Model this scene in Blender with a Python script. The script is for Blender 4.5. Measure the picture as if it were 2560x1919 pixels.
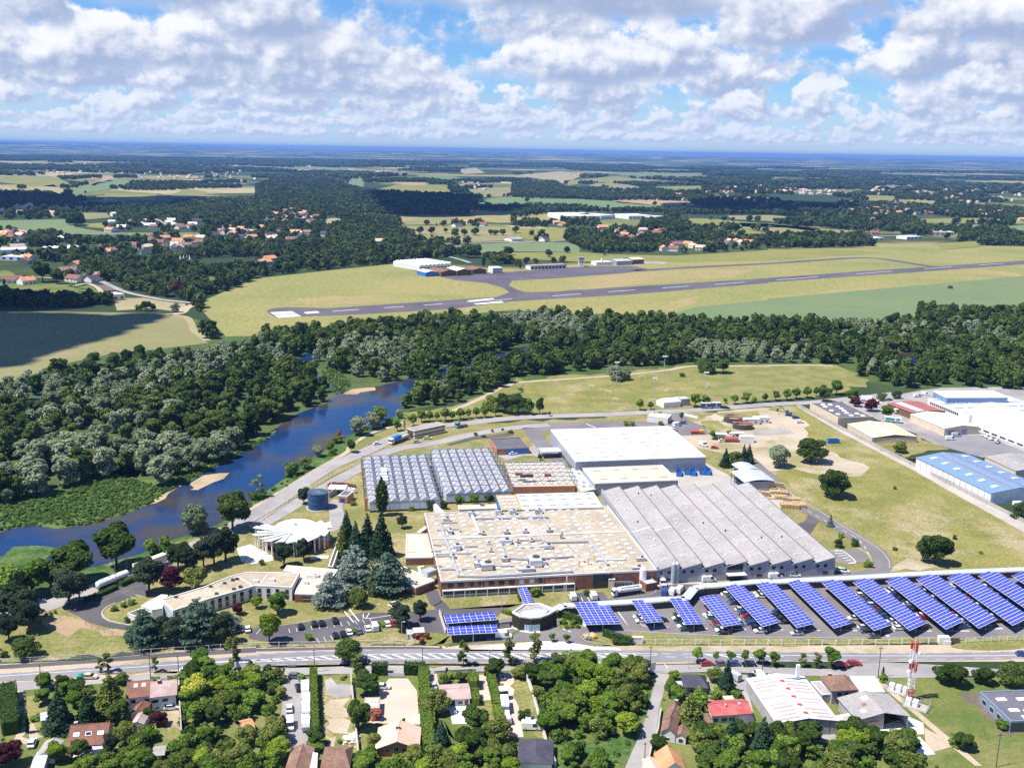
import bpy,bmesh,math,random
from math import cos,sin,pi,hypot,atan2,sqrt
import numpy as np
RS=np.random.RandomState
from mathutils import Vector,Matrix
for _o in list(bpy.data.objects):
 bpy.data.objects.remove(_o)
SC=bpy.context.scene
COL=SC.collection
RND=random.Random(7)
NR=RS(7)
R=math.radians
#   camera
CAM_H,F_PX,HORIZON_Y,ROLL=150.0,2560.0,376.0,.95
PITCH=math.atan((959.5-HORIZON_Y)*cos(R(ROLL))/F_PX)
cam=bpy.data.objects.new("camera",bpy.data.cameras.new("camera"))
COL.objects.link(cam)
CAM_M=Matrix.Rotation(R(90)-PITCH,4,'X')@Matrix.Rotation(R(ROLL),4,'Z')
cam.matrix_world=Matrix.Translation((0,0,CAM_H))@CAM_M
cam.data.sensor_width=36.0
cam.data.lens=36.0*F_PX/2560.0
cam.data.clip_start=1.0
cam.data.clip_end=150000.0
SC.camera=cam
#   render and view
SC.render.engine='CYCLES'
SC.view_settings.view_transform='Standard'
SC.view_settings.look='None'
SC.view_settings.gamma=1.0
SC.view_settings.use_curve_mapping=False
SC.view_settings.exposure=.62
cy=SC.cycles
cy.max_bounces=5
cy.diffuse_bounces=2
cy.glossy_bounces=2
cy.transmission_bounces=2
cy.transparent_max_bounces=6
cy.volume_bounces=0
cy.use_denoising=False
#   sun and sky
SUN_EL,SUN_AZ=62.0,252.0
sd=Vector((sin(R(SUN_AZ))*cos(R(SUN_EL)),cos(R(SUN_AZ))*cos(R(SUN_EL)),sin(R(SUN_EL))))
sl=bpy.data.lights.new("sun",'SUN')
sl.energy=5.0
sl.angle=R(.53)
sl.color=(1.0,.95,.87)
sun=bpy.data.objects.new("sun",sl)
COL.objects.link(sun)
sun.rotation_euler=sd.to_track_quat('Z','Y').to_euler()
sun.location=(0,0,900)
world=bpy.data.worlds.new("World")
SC.world=world
world.use_nodes=True
try:
 world.cycles.sampling_method='MANUAL'
 world.cycles.sample_map_resolution=512
except Exception:
 pass
class NT:
 def __init__(s,tree):
  s.t=tree
  s.n=tree.nodes
  s.n.clear()
 def __call__(s,kind,ins=None,**props):
  nd=s.n.new(kind)
  for k,v in props.items():
   setattr(nd,k,v)
  for k,v in(ins or{}).items():
   s.put(nd.inputs[k],v)
  return nd
 def put(s,sock,v):
  if isinstance(v,bpy.types.NodeSocket):
   s.t.links.new(v,sock)
  elif isinstance(v,bpy.types.Node):
   s.t.links.new(v.outputs[0],sock)
  else:
   sock.default_value=v
 def m(s,op,a,b=None,c=None,clamp=False):
  nd=s.n.new('ShaderNodeMath')
  nd.operation=op
  nd.use_clamp=clamp
  s.put(nd.inputs[0],a)
  if b is not None:
   s.put(nd.inputs[1],b)
  if c is not None:
   s.put(nd.inputs[2],c)
  return nd.outputs[0]
 def ramp01(s,v,a,b,smooth=True):
  nd=s.n.new('ShaderNodeMapRange')
  nd.interpolation_type='SMOOTHSTEP' if smooth else 'LINEAR'
  s.put(nd.inputs[0],v)
  nd.inputs[1].default_value=a
  nd.inputs[2].default_value=b
  return nd.outputs[0]
 def mix(s,f,a,b):
  nd=s.n.new('ShaderNodeMix')
  nd.data_type='RGBA'
  s.put(nd.inputs[0],f)
  s.put(nd.inputs[6],a)
  s.put(nd.inputs[7],b)
  return nd.outputs[2]
 def xyz(s,x,y,z):
  nd=s.n.new('ShaderNodeCombineXYZ')
  for k,v in enumerate((x,y,z)):
   s.put(nd.inputs[k],v)
  return nd.outputs[0]
 def out(s,b):
  s('ShaderNodeOutputMaterial',{0:b})
 def noise(s,vec,scale,detail=4.0,rough=.55):
  nd=s.n.new('ShaderNodeTexNoise')
  s.put(nd.inputs['Vector'],vec)
  nd.inputs['Scale'].default_value=scale
  nd.inputs['Detail'].default_value=detail
  nd.inputs['Roughness'].default_value=rough
  return nd.outputs[0]
def new_mat(name):
 m_=bpy.data.materials.new(name)
 m_.use_nodes=True
 return m_,NT(m_.node_tree)
def rgba(c):
 return(c[0],c[1],c[2],1.0)
w=NT(world.node_tree)
sky=w('ShaderNodeTexSky',sky_type='NISHITA')
sky.sun_disc=False
sky.sun_elevation=R(SUN_EL)
sky.sun_rotation=R(SUN_AZ)
sky.altitude=300
sky.air_density=1.0
sky.dust_density=.1
sky.ozone_density=4.0
tc=w('ShaderNodeTexCoord')
sep=w('ShaderNodeSeparateXYZ',{0:tc.outputs['Generated']})
X,Y,Zd=sep.outputs
hyp=w.m('SQRT',w.m('ADD',w.m('MULTIPLY',X,X),w.m('MULTIPLY',Y,Y)))
TAN=w.m('DIVIDE',Zd,w.m('MAXIMUM',hyp,.02))
AZ=w.m('ARCTAN2',X,Y)
WHITE,SHADE,FAR=(1.05,1.05,1.07,1),(.36,.45,.68,1),(.58,.71,.95,1)
cloud_col,cloud_a=FAR,.0
BANKS=[(60,.6,1.0,.36),(40,.75,1.1,.38),(28,.85,1.1,.395),(20,.95,1.15,.405),(14.5,1.0,1.25,.41),
(10.5,1.0,1.25,.415),(7.6,.92,1.0,.445),(5.4,.74,.6,.49)]
for j,(D,base,deep,thr)in enumerate(BANKS):
 u=w.m('MULTIPLY',AZ,D)
 h=w.m('MULTIPLY',TAN,D)
 v1=w.xyz(u,w.m('MULTIPLY',h,1.2),7.3*j+1.7)
 v2=w.xyz(w.m('ADD',u,-.10),w.m('MULTIPLY',w.m('ADD',h,.13),1.2),7.3*j+1.7)
 n1=w.noise(v1,.62,8,.56)
 n2=w.noise(v2,.62,5,.56)
 hn=w.m('DIVIDE',w.m('SUBTRACT',h,base),deep)
 up=w.m('MAXIMUM',hn,.0)
 need=w.m('ADD',w.m('MULTIPLY',w.m('POWER',up,1.6),.17),thr)
 dens=w.ramp01(w.m('SUBTRACT',n1,need),.0,.058)
 foot=w.ramp01(w.m('ADD',hn,w.m('MULTIPLY',w.m('SUBTRACT',n1,.5),.9)),-.10,.10)
 dens=w.m('MULTIPLY',dens,foot)
 lit=w.m('MULTIPLY',w.m('SUBTRACT',n1,n2),6.0)
 tone=w.m('ADD',w.m('ADD',w.m('MULTIPLY',hn,1.25),.16),lit)
 body=w.mix(w.ramp01(tone,.0,.95),SHADE,WHITE)
 body=w.mix(min(.6,D/75.0),body,FAR)
 cloud_col=w.mix(dens,cloud_col,body)
 cloud_a=w.m('ADD',w.m('MULTIPLY',cloud_a,w.m('SUBTRACT',1.0,dens)),dens)
zc=w.m('MAXIMUM',Zd,.05)
ov=w.xyz(w.m('DIVIDE',X,zc),w.m('DIVIDE',Y,zc),3.0)
on=w.noise(ov,.8,6,.55)
od=w.m('MULTIPLY',w.ramp01(on,.58,.68),w.ramp01(Zd,.15,.25))
ocol=w.mix(w.ramp01(on,.52,.74),WHITE,SHADE)
cloud_col=w.mix(od,cloud_col,ocol)
cloud_a=w.m('ADD',w.m('MULTIPLY',cloud_a,w.m('SUBTRACT',1.0,od)),od)
veil=w.m('MULTIPLY',w.m('SUBTRACT',1.0,w.ramp01(TAN,.0,.08)),.62)
cloud_col=w.mix(w.m('MULTIPLY',veil,w.m('SUBTRACT',1.0,w.m('MULTIPLY',cloud_a,.75))),cloud_col,FAR)
cloud_a=w.m('ADD',w.m('MULTIPLY',cloud_a,w.m('SUBTRACT',1.0,veil)),veil)
SKY_STRENGTH,CLOUD_STRENGTH=.075,.66
tint=w('ShaderNodeVectorMath',{0:sky,1:(.60,.88,1.24)},operation='MULTIPLY')
bg1=w('ShaderNodeBackground',{'Color':tint,'Strength':SKY_STRENGTH})
bg2=w('ShaderNodeBackground',{'Color':cloud_col,'Strength':CLOUD_STRENGTH})
mx=w('ShaderNodeMixShader',{0:w.m('MINIMUM',cloud_a,1.0),1:bg1,2:bg2})
w('ShaderNodeOutputWorld',{0:mx})
#   picture tiles -> ground points
TILES={'A':(0,1480,3.45625),'B':(640,1480,3.45625),'C':(1280,1480,3.45625),'D':(1920,1480,3.45625),
'E':(0,1100,3.4547),'F':(560,1100,3.4547),'K':(1120,1280,3.4547),'L':(1920,1200,3.4547),
'M':(880,1000,3.4547),'N':(1320,1000,3.4547),'O':(1920,900,3.4547),'Q':(580,1000,5.264),
'S':(0,740,3.4547),'T':(640,740,3.4547),'U':(1280,740,3.4547),'V':(1920,740,3.45625),
'W':(0,340,3.4547),'X':(640,340,3.4547),'Y':(1280,340,3.4547),'Z':(1920,340,3.4547),
'P':(0,0,1.0)}
def px(tok):
 t=TILES[tok[0]]
 x,y=tok[1:].split(',')
 return(t[0]+float(x)/t[2],t[1]+float(y)/t[2])
def pts(s):
 out,k=[],'P'
 for t in s.split():
  k=t[0]if t[0].isalpha()else k
  out.append(px(k+t.lstrip(k)))
 return out
ROT3=CAM_M.to_3x3()
def G(p,z=.0):
 if isinstance(p,str):
  p=px(p)
 d=ROT3@Vector(((p[0]-1280.0)/F_PX,-(p[1]-959.5)/F_PX,-1.0))
 t=(z-CAM_H)/min(d.z,-1e-4)
 return Vector((d.x*t,d.y*t,z))
def GS(s,z=.0):
 return[G(p,z)for p in pts(s)]
def inv(v):
 q=ROT3.transposed()@(Vector(v)-Vector((0,0,CAM_H)))
 return(1280.0+F_PX*q.x/-q.z,959.5-F_PX*q.y/-q.z)
#   materials
def bsdf(nt,base,rough=.8,spec=.25,metal=.0):
 b=nt('ShaderNodeBsdfPrincipled')
 nt.put(b.inputs['Base Color'],base)
 nt.put(b.inputs['Roughness'],rough)
 b.inputs['Specular IOR Level'].default_value=spec
 b.inputs['Metallic'].default_value=metal
 return b
MATS={}
def surf(name,a,b=None,c=None,scale=.2,scale2=2.5,rough=.85,spec=.2,metal=.0,bump=.0,fine=.18,local=False,lo=.40,hi=.62,detail=5.0):
 m,nt=new_mat(name)
 if local:
  vec=nt('ShaderNodeTexCoord').outputs['Object']
 else:
  vec=nt('ShaderNodeNewGeometry').outputs['Position']
 col=rgba(a)
 if b is not None:
  col=nt.mix(nt.ramp01(nt.noise(vec,scale,detail,.6),lo,hi),rgba(a),rgba(b))
 if c is not None:
  off=nt('ShaderNodeVectorMath',{0:vec,1:(57.0,31.0,11.0)},operation='ADD')
  col=nt.mix(nt.ramp01(nt.noise(off,scale*.6,detail,.65),.50,.68),col,rgba(c))
 if fine:
  g=nt.noise(vec,scale2,3,.7)
  k=nt.m('ADD',nt.m('MULTIPLY',nt.m('SUBTRACT',g,.5),fine*5.0),1.0)
  mul=nt('ShaderNodeVectorMath',{0:col,1:nt.xyz(k,k,k)},operation='MULTIPLY')
  col=mul.outputs[0]
 bs=bsdf(nt,col,rough,spec,metal)
 if bump:
  bp=nt('ShaderNodeBump',{'Height':nt.noise(vec,scale2,4,.6),'Strength':bump,'Distance':.25})
  nt.put(bs.inputs['Normal'],bp)
 nt.out(bs)
 MATS[name]=m
 return m
def foliage(name,a,b,var=.35,trans=.32):
 a,b=[1.5*x for x in a],[1.6*x for x in b]
 m,nt=new_mat(name)
 geo=nt('ShaderNodeNewGeometry')
 oi=nt('ShaderNodeObjectInfo')
 col=nt.mix(geo.outputs['Random Per Island'],rgba(a),rgba(b))
 k=nt.m('ADD',nt.m('MULTIPLY',nt.m('SUBTRACT',oi.outputs['Random'],.5),var*2),1.0)
 k2=nt.m('ADD',nt.m('MULTIPLY',nt.m('SUBTRACT',oi.outputs['Random'],.5),var*1.6),1.0)
 mul=nt('ShaderNodeVectorMath',{0:col,1:nt.xyz(k,k2,k)},operation='MULTIPLY')
 d=nt('ShaderNodeBsdfDiffuse',{'Color':mul.outputs[0]})
 t=nt('ShaderNodeBsdfTranslucent',{'Color':mul.outputs[0]})
 mxs=nt('ShaderNodeMixShader',{0:trans,1:d,2:t})
 nt.out(mxs)
 MATS[name]=m
 return m
def stripes(name,a,b,period,duty,axis=0,rough=.5,spec=.3,metal=.0,noise_amt=.12):
 m,nt=new_mat(name)
 v=nt('ShaderNodeTexCoord').outputs['Object']
 s=nt('ShaderNodeSeparateXYZ',{0:v}).outputs[axis]
 fr=nt.m('FRACT',nt.m('DIVIDE',s,period))
 col=nt.mix(nt.m('LESS_THAN',fr,duty),rgba(a),rgba(b))
 g=nt.noise(v,.5,5,.65)
 k=nt.m('ADD',nt.m('MULTIPLY',nt.m('SUBTRACT',g,.5),noise_amt*4),1.0)
 mul=nt('ShaderNodeVectorMath',{0:col,1:nt.xyz(k,k,k)},operation='MULTIPLY')
 nt.out(bsdf(nt,mul.outputs[0],rough,spec,metal))
 MATS[name]=m
 return m
def plain(name,c,rough=.5,spec=.4,metal=.0):
 m,nt=new_mat(name)
 v=nt('ShaderNodeTexCoord').outputs['Object']
 g=nt.noise(v,1.3,3,.6)
 k=nt.m('ADD',nt.m('MULTIPLY',nt.m('SUBTRACT',g,.5),.25),1.0)
 mul=nt('ShaderNodeVectorMath',{0:rgba(c)[:3],1:nt.xyz(k,k,k)},operation='MULTIPLY')
 nt.out(bsdf(nt,mul.outputs[0],rough,spec,metal))
 MATS[name]=m
 return m
surf('dry',(.245,.215,.085),(.165,.17,.05),(.34,.28,.165),scale=.07,scale2=.9,fine=.34)
surf('lawn',(.165,.175,.048),(.235,.215,.085),None,scale=.08,scale2=.9,fine=.34)
surf('green',(.095,.135,.030),(.15,.165,.045),(.20,.19,.07),scale=.06,scale2=1.0,fine=.22)
surf('meadow',(.235,.215,.068),(.165,.17,.042),(.33,.275,.155),scale=.05,scale2=.8,fine=.38)
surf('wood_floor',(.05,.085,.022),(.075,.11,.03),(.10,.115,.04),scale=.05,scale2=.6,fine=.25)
surf('bank_green',(.05,.105,.022),(.10,.15,.042),(.035,.07,.018),scale=.12,scale2=.7,fine=.4)
surf('airfield_grass',(.225,.225,.072),(.27,.24,.085),(.18,.20,.06),scale=.006,scale2=.22,fine=.26)
surf('airfield_dry',(.31,.245,.11),(.26,.23,.09),None,scale=.012,scale2=.22,fine=.22)
surf('crop',(.135,.185,.085),(.155,.195,.085),None,scale=.010,scale2=.2,fine=.08)
surf('crop_blue',(.12,.19,.085),(.15,.20,.08),None,scale=.010,scale2=.1,fine=.08)
surf('field_tan',(.235,.21,.095),(.20,.195,.08),(.28,.24,.12),scale=.008,scale2=.3,fine=.13)
surf('field_pale',(.32,.27,.15),(.28,.25,.12),None,scale=.01,scale2=.2,fine=.1)
surf('field_bare',(.36,.24,.15),(.33,.25,.15),None,scale=.01,scale2=.2,fine=.1)
surf('olive',(.18,.19,.05),(.22,.21,.06),None,scale=.008,scale2=.15,fine=.12)
surf('tar',(.085,.078,.088),(.105,.098,.105),(.125,.115,.12),scale=.06,scale2=2.0,fine=.12)
surf('tar_site',(.17,.155,.16),(.21,.195,.195),(.145,.135,.14),scale=.05,scale2=1.6,fine=.1)
surf('asphalt_road',(.20,.195,.21),(.24,.23,.24),None,scale=.06,scale2=1.6,fine=.08)
surf('tarmac',(.30,.28,.275),(.345,.325,.31),(.25,.24,.24),scale=.07,scale2=1.5,fine=.09)
surf('runway_asphalt',(.100,.088,.108),(.125,.11,.128),(.085,.075,.09),scale=.02,scale2=.5,fine=.1)
surf('concrete',(.43,.39,.355),(.37,.34,.315),None,scale=.1,scale2=1.2,fine=.1)
surf('gravel',(.46,.37,.275),(.40,.33,.24),(.30,.26,.14),scale=.08,scale2=1.2,fine=.12)
surf('sandy',(.46,.385,.30),(.40,.33,.245),(.27,.24,.11),scale=.045,scale2=.9,fine=.12)
surf('pink_gravel',(.56,.41,.34),(.60,.45,.37),None,scale=.1,scale2=1.5,fine=.08)
surf('sand',(.40,.31,.20),(.31,.235,.145),None,scale=.06,scale2=.5,fine=.1)
surf('white_paint',(.80,.80,.80),(.62,.62,.62),None,scale=1.5,scale2=3,fine=.06)
surf('paving',(.74,.69,.63),(.68,.62,.55),None,scale=.2,scale2=1.5,fine=.07)
surf('roof_tan',(.42,.355,.265),(.36,.305,.235),(.48,.41,.315),scale=.09,scale2=.8,fine=.2)
surf('tan_pale',(.56,.475,.385),(.50,.43,.355),None,scale=.05,scale2=1.0,fine=.07)
surf('roof_gray',(.325,.305,.30),(.365,.345,.335),(.285,.268,.268),scale=.07,scale2=.8,fine=.16)
surf('chalk',(.74,.73,.71),(.66,.65,.63),None,scale=.06,scale2=.7,fine=.08)
surf('roof_shell',(.37,.365,.39),(.31,.305,.34),None,scale=.1,scale2=.9,fine=.09)
surf('roof_slate',(.060,.058,.085),(.085,.08,.105),None,scale=.3,scale2=2.5,fine=.2)
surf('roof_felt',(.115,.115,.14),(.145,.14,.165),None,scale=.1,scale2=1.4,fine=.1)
surf('tile_brown',(.19,.115,.085),(.25,.145,.105),(.30,.20,.16),scale=.35,scale2=2.6,fine=.28)
surf('tile_red',(.265,.125,.085),(.20,.10,.075),None,scale=.35,scale2=2.6,fine=.22)
surf('tile_pink',(.47,.36,.33),(.38,.28,.26),None,scale=.3,scale2=2.6,fine=.16)
surf('tile_orange',(.56,.25,.13),(.62,.32,.17),None,scale=.3,scale2=2.6,fine=.16)
surf('tile_salmon',(.60,.43,.32),(.66,.48,.37),None,scale=.25,scale2=2.4,fine=.12)
surf('tile_bright_red',(.42,.10,.10),(.48,.15,.14),None,scale=.4,scale2=2.4,fine=.12)
surf('brick',(.285,.125,.085),(.23,.105,.075),(.33,.17,.12),scale=.5,scale2=3.2,fine=.25)
surf('brick_orange',(.48,.22,.125),(.42,.19,.11),None,scale=.5,scale2=3,fine=.2)
surf('plaster',(.78,.76,.73),(.72,.70,.68),None,scale=.3,scale2=2,fine=.05)
surf('cream',(.66,.56,.42),(.60,.51,.38),None,scale=.3,scale2=2,fine=.07)
surf('stucco',(.36,.35,.35),(.42,.41,.40),None,scale=.3,scale2=2,fine=.12)
surf('stone_wall',(.40,.33,.26),(.30,.25,.2),None,scale=.6,scale2=2.4,fine=.25)
surf('dark_wall',(.035,.034,.022),(.042,.04,.027),None,scale=.6,scale2=2.4,fine=.06)
surf('green_rust',(.10,.16,.17),(.14,.12,.10),None,scale=.8,scale2=3,fine=.2)
surf('rust',(.33,.14,.08),(.27,.11,.065),(.40,.20,.12),scale=.5,scale2=2.5,fine=.15)
surf('soil',(.13,.105,.08),(.16,.13,.10),None,scale=.3,scale2=2,fine=.2)
stripes('clad_white',(.80,.80,.82),(.66,.66,.70),1.2,.10,axis=0)
stripes('clad_grey',(.36,.37,.42),(.28,.29,.34),1.0,.14,axis=0)
stripes('clad_pale_blue',(.60,.66,.76),(.50,.57,.68),2.1,.08,axis=0)
stripes('roof_blue',(.17,.275,.46),(.135,.23,.40),1.0,.12,axis=1)
stripes('roof_cream',(.70,.61,.43),(.62,.53,.37),1.2,.12,axis=1)
stripes('rib_white',(.70,.69,.70),(.56,.56,.60),1.2,.10,axis=1)
stripes('rib_grey',(.46,.49,.55),(.40,.43,.49),1.0,.12,axis=1)
stripes('roof_rib_red',(.36,.125,.10),(.28,.10,.085),1.2,.15,axis=1)
plain('zinc',(.52,.55,.60),.4,.5,.3)
plain('steel_blue',(.22,.29,.40),.5,.4,.1)
plain('dark',(.055,.06,.07),.5)
plain('metal',(.80,.80,.80),.4)
plain('cream_metal',(.62,.56,.42),.5)
plain('trim_yellow',(.66,.47,.10),.6)
plain('trim_red',(.52,.05,.04),.5)
plain('glass',(.025,.032,.045),.12,.6)
plain('glass_pale',(.42,.55,.62),.15,.6)
plain('perspex',(.78,.80,.84),.35)
plain('hatch_grey',(.36,.40,.46),.3)
plain('tank_blue',(.022,.075,.20),.45)
plain('skip_blue',(.03,.17,.52),.5)
plain('blue_tarp',(.035,.06,.17),.5)
plain('timber',(.50,.36,.18),.8)
plain('planks',(.16,.10,.06),.85)
plain('bark',(.085,.065,.048),.9)
plain('pole_wood',(.10,.085,.075),.9)
plain('rubber',(.02,.02,.02),.8)
plain('green_plastic',(.02,.33,.27),.5)
plain('machine_yellow',(.72,.45,.04),.5)
plain('pipe_ochre',(.60,.42,.14),.6)
plain('grey',(.45,.46,.48),.5)
plain('tank_water',(.055,.085,.085),.15,.6)
PAINT={'white':(.80,.80,.80),'black':(.012,.013,.017),'grey':(.13,.14,.16),'silver':(.46,.48,.51),
'red':(.38,.02,.03),'blue':(.03,.07,.24),'pale yellow':(.66,.64,.36),'dark green':(.015,.05,.04),'orange':(.55,.15,.04),'teal':(.10,.30,.34)}
for k_,v_ in PAINT.items():
 plain('paint_'+k_.replace(' ','_'),v_,.22,.5)
foliage('leaf_green',(.038,.085,.010),(.130,.185,.034))
foliage('leaf_dark',(.018,.040,.008),(.075,.110,.026))
foliage('leaf_wood',(.016,.036,.007),(.105,.145,.036),var=.6)
foliage('leaf_silver',(.055,.085,.038),(.25,.285,.175),var=.3)
foliage('leaf_pine',(.022,.038,.020),(.045,.062,.032))
foliage('leaf_cedar',(.040,.078,.050),(.095,.140,.095))
foliage('leaf_blue_cedar',(.075,.115,.090),(.19,.235,.20))
foliage('leaf_spruce',(.020,.048,.022),(.050,.090,.045))
foliage('leaf_lime',(.085,.145,.014),(.20,.25,.032))
foliage('leaf_yellow',(.17,.21,.025),(.35,.36,.06))
foliage('leaf_purple',(.045,.012,.020),(.085,.022,.032))
foliage('leaf_russet',(.18,.060,.040),(.26,.10,.06))
foliage('leaf_olive',(.055,.082,.015),(.155,.18,.045))
foliage('leaf_bright',(.060,.125,.018),(.105,.175,.032))
foliage('leaf_bank',(.050,.105,.020),(.135,.19,.052),var=.35)
foliage('leaf_hedge',(.075,.125,.018),(.12,.17,.035))
foliage('yew_leaf',(.030,.062,.015),(.055,.09,.026))
foliage('leaf_far',(.016,.034,.009),(.085,.110,.032),var=.6)
def water_material():
 m,nt=new_mat('water')
 v=nt('ShaderNodeNewGeometry').outputs['Position']
 st=nt('ShaderNodeVectorMath',{0:v,1:(1.0,.55,1.0)},operation='MULTIPLY')
 shoal=nt.noise(v,.016,4,.55)
 col=nt.mix(nt.ramp01(shoal,.47,.64),rgba((.010,.035,.11)),rgba((.062,.047,.026)))
 bs=bsdf(nt,col,.05,.5)
 bs.inputs['IOR'].default_value=1.33
 bp=nt('ShaderNodeBump',{'Height':nt.noise(st,.9,5,.65),'Strength':.35,'Distance':.12})
 nt.put(bs.inputs['Normal'],bp)
 nt.out(bs)
 MATS['water']=m
water_material()
def solar_material():
 m,nt=new_mat('solar_cells')
 v=nt('ShaderNodeTexCoord').outputs['Object']
 s=nt('ShaderNodeSeparateXYZ',{0:v})
 fx=nt.m('ABSOLUTE',nt.m('SUBTRACT',s.outputs[0],.0))
 fy=nt.m('ABSOLUTE',nt.m('SUBTRACT',s.outputs[1],.0))
 line=nt.m('MAXIMUM',nt.m('LESS_THAN',fx,.03),nt.m('LESS_THAN',fy,.03))
 oi=nt('ShaderNodeObjectInfo').outputs['Random']
 c0=nt.mix(oi,rgba((.022,.035,.34)),rgba((.032,.055,.43)))
 col=nt.mix(nt.m('MULTIPLY',line,.5),c0,rgba((.35,.40,.75)))
 nt.out(bsdf(nt,col,.30,.35))
 MATS['solar_cells']=m
solar_material()
def country_material():
 m,nt=new_mat('country_ground')
 v=nt('ShaderNodeNewGeometry').outputs['Position']
 warp=nt('ShaderNodeTexNoise')
 nt.put(warp.inputs['Vector'],v)
 warp.inputs['Scale'].default_value=.0012
 wv=nt('ShaderNodeVectorMath',{0:warp.outputs[1],1:(500.0,500.0,.0)},operation='MULTIPLY')
 vv=nt('ShaderNodeVectorMath',{0:v,1:wv.outputs[0]},operation='ADD')
 sc=nt('ShaderNodeVectorMath',{0:vv.outputs[0],1:(.0030,.0021,.0)},operation='MULTIPLY')
 vor=nt('ShaderNodeTexVoronoi',{'Vector':sc.outputs[0],'Scale':1.0})
 sx=nt('ShaderNodeSeparateXYZ',{0:vor.outputs['Color']})
 col=nt.mix(nt.ramp01(sx.outputs[0],.30,.34,False),rgba((.055,.080,.028)),rgba((.15,.17,.055)))
 col=nt.mix(nt.ramp01(sx.outputs[0],.62,.66,False),col,rgba((.27,.235,.095)))
 col=nt.mix(nt.ramp01(sx.outputs[0],.86,.90,False),col,rgba((.36,.30,.17)))
 wood=nt.ramp01(nt.noise(v,.00075,5,.6),.46,.52)
 col=nt.mix(wood,rgba((.034,.056,.024)),col)
 g=nt.noise(v,.03,4,.7)
 k=nt.m('ADD',nt.m('MULTIPLY',nt.m('SUBTRACT',g,.5),.7),1.0)
 mul=nt('ShaderNodeVectorMath',{0:col,1:nt.xyz(k,k,k)},operation='MULTIPLY')
 nt.out(bsdf(nt,mul.outputs[0],.9,.1))
 MATS['country_ground']=m
country_material()
#   object helpers
def setp(o,label=None,cat=None,group=None,kind=None):
 if label:
  o['label']=label
 if cat:
  o['category']=cat
 if group:
  o['group']=group
 if kind:
  o['kind']=kind
 return o
def thing(name,label,cat,loc=(0,0,0),rot=.0,group=None):
 o=bpy.data.objects.new(name,None)
 o.empty_display_size=.5
 COL.objects.link(o)
 o.location=loc
 o.rotation_euler=(0,0,rot)
 return setp(o,label,cat,group)
class MB:
 def __init__(s):
  s.v,s.f,s.i,s.mats=[],[],[],[]
 def slot(s,m):
  if m not in s.mats:
   s.mats.append(m)
  return s.mats.index(m)
 def face(s,vs,m):
  b=len(s.v)
  s.v.extend([tuple(p)for p in vs])
  s.f.append(tuple(range(b,b+len(vs))))
  s.i.append(s.slot(m))
 def box(s,x0,x1,y0,y1,z0,z1,m,top=None):
  b=len(s.v)
  s.v.extend([(x0,y0,z0),(x1,y0,z0),(x1,y1,z0),(x0,y1,z0),(x0,y0,z1),(x1,y0,z1),(x1,y1,z1),(x0,y1,z1)])
  k,kt=s.slot(m),s.slot(top or m)
  for q,kk in(((3,2,1,0),k),((4,5,6,7),kt),((0,1,5,4),k),((1,2,6,5),k),((2,3,7,6),k),((3,0,4,7),k)):
   s.f.append(tuple(b+j for j in q))
   s.i.append(kk)
 def prism(s,poly,z0,z1,m,top=None,bottom=True):
  n=len(poly)
  area=sum(poly[i][0]*poly[(i+1)%n][1]-poly[(i+1)%n][0]*poly[i][1]for i in range(n))
  if area<0:
   poly=poly[::-1]
  b=len(s.v)
  s.v.extend([(p[0],p[1],z0)for p in poly]+[(p[0],p[1],z1)for p in poly])
  k=s.slot(m)
  for i in range(n):
   j=(i+1)%n
   s.f.append((b+i,b+j,b+n+j,b+n+i))
   s.i.append(k)
  s.f.append(tuple(b+n+i for i in range(n)))
  s.i.append(s.slot(top or m))
  if bottom:
   s.f.append(tuple(b+n-1-i for i in range(n)))
   s.i.append(k)
 def tube(s,p,q,r,m,n=6,r2=None):
  p,q=Vector(p),Vector(q)
  d=q-p
  if d.length<1e-6:
   return
  a=d.orthogonal().normalized()
  c=d.normalized().cross(a)
  r2=r if r2 is None else r2
  b=len(s.v)
  for(cc,rr)in((p,r),(q,r2)):
   for i in range(n):
    t=2*pi*i/n
    s.v.append(tuple(cc+a*(cos(t)*rr)+c*(sin(t)*rr)))
  k=s.slot(m)
  for i in range(n):
   j=(i+1)%n
   s.f.append((b+i,b+j,b+n+j,b+n+i))
   s.i.append(k)
  s.f.append(tuple(b+n+i for i in range(n)))
  s.f.append(tuple(b+n-1-i for i in range(n)))
  s.i.extend([k,k])
 def bar(s,p,q,wd,ht,m):
  p,q=Vector(p),Vector(q)
  d=(q-p)
  d.z=0
  if d.length<1e-6:
   return
  n=Vector((-d.y,d.x,0)).normalized()*(wd/2)
  a,b_,c,e=p-n,q-n,q+n,p+n
  up=Vector((0,0,ht))
  b=len(s.v)
  s.v.extend([tuple(x)for x in(a,b_,c,e,a+up,b_+up,c+up,e+up)])
  k=s.slot(m)
  for q_ in((3,2,1,0),(4,5,6,7),(0,1,5,4),(1,2,6,5),(2,3,7,6),(3,0,4,7)):
   s.f.append(tuple(b+j for j in q_))
   s.i.append(k)
 def disc(s,c,r,m,n=20):
  s.face([(c[0]+r*cos(2*pi*i/n),c[1]+r*sin(2*pi*i/n),c[2])for i in range(n)],m)
 def mesh(s,name):
  me=bpy.data.meshes.new(name)
  me.from_pydata(s.v,[],s.f)
  for m in s.mats:
   me.materials.append(MATS[m])
  if len(s.mats)>1:
   me.polygons.foreach_set('material_index',s.i)
  me.update()
  return me
 def build(s,name,parent=None,loc=None,**props):
  o=bpy.data.objects.new(name,s.mesh(name))
  COL.objects.link(o)
  if parent is not None:
   o.parent=parent
  if loc is not None:
   o.location=loc
  setp(o,**props)
  return o
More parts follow.
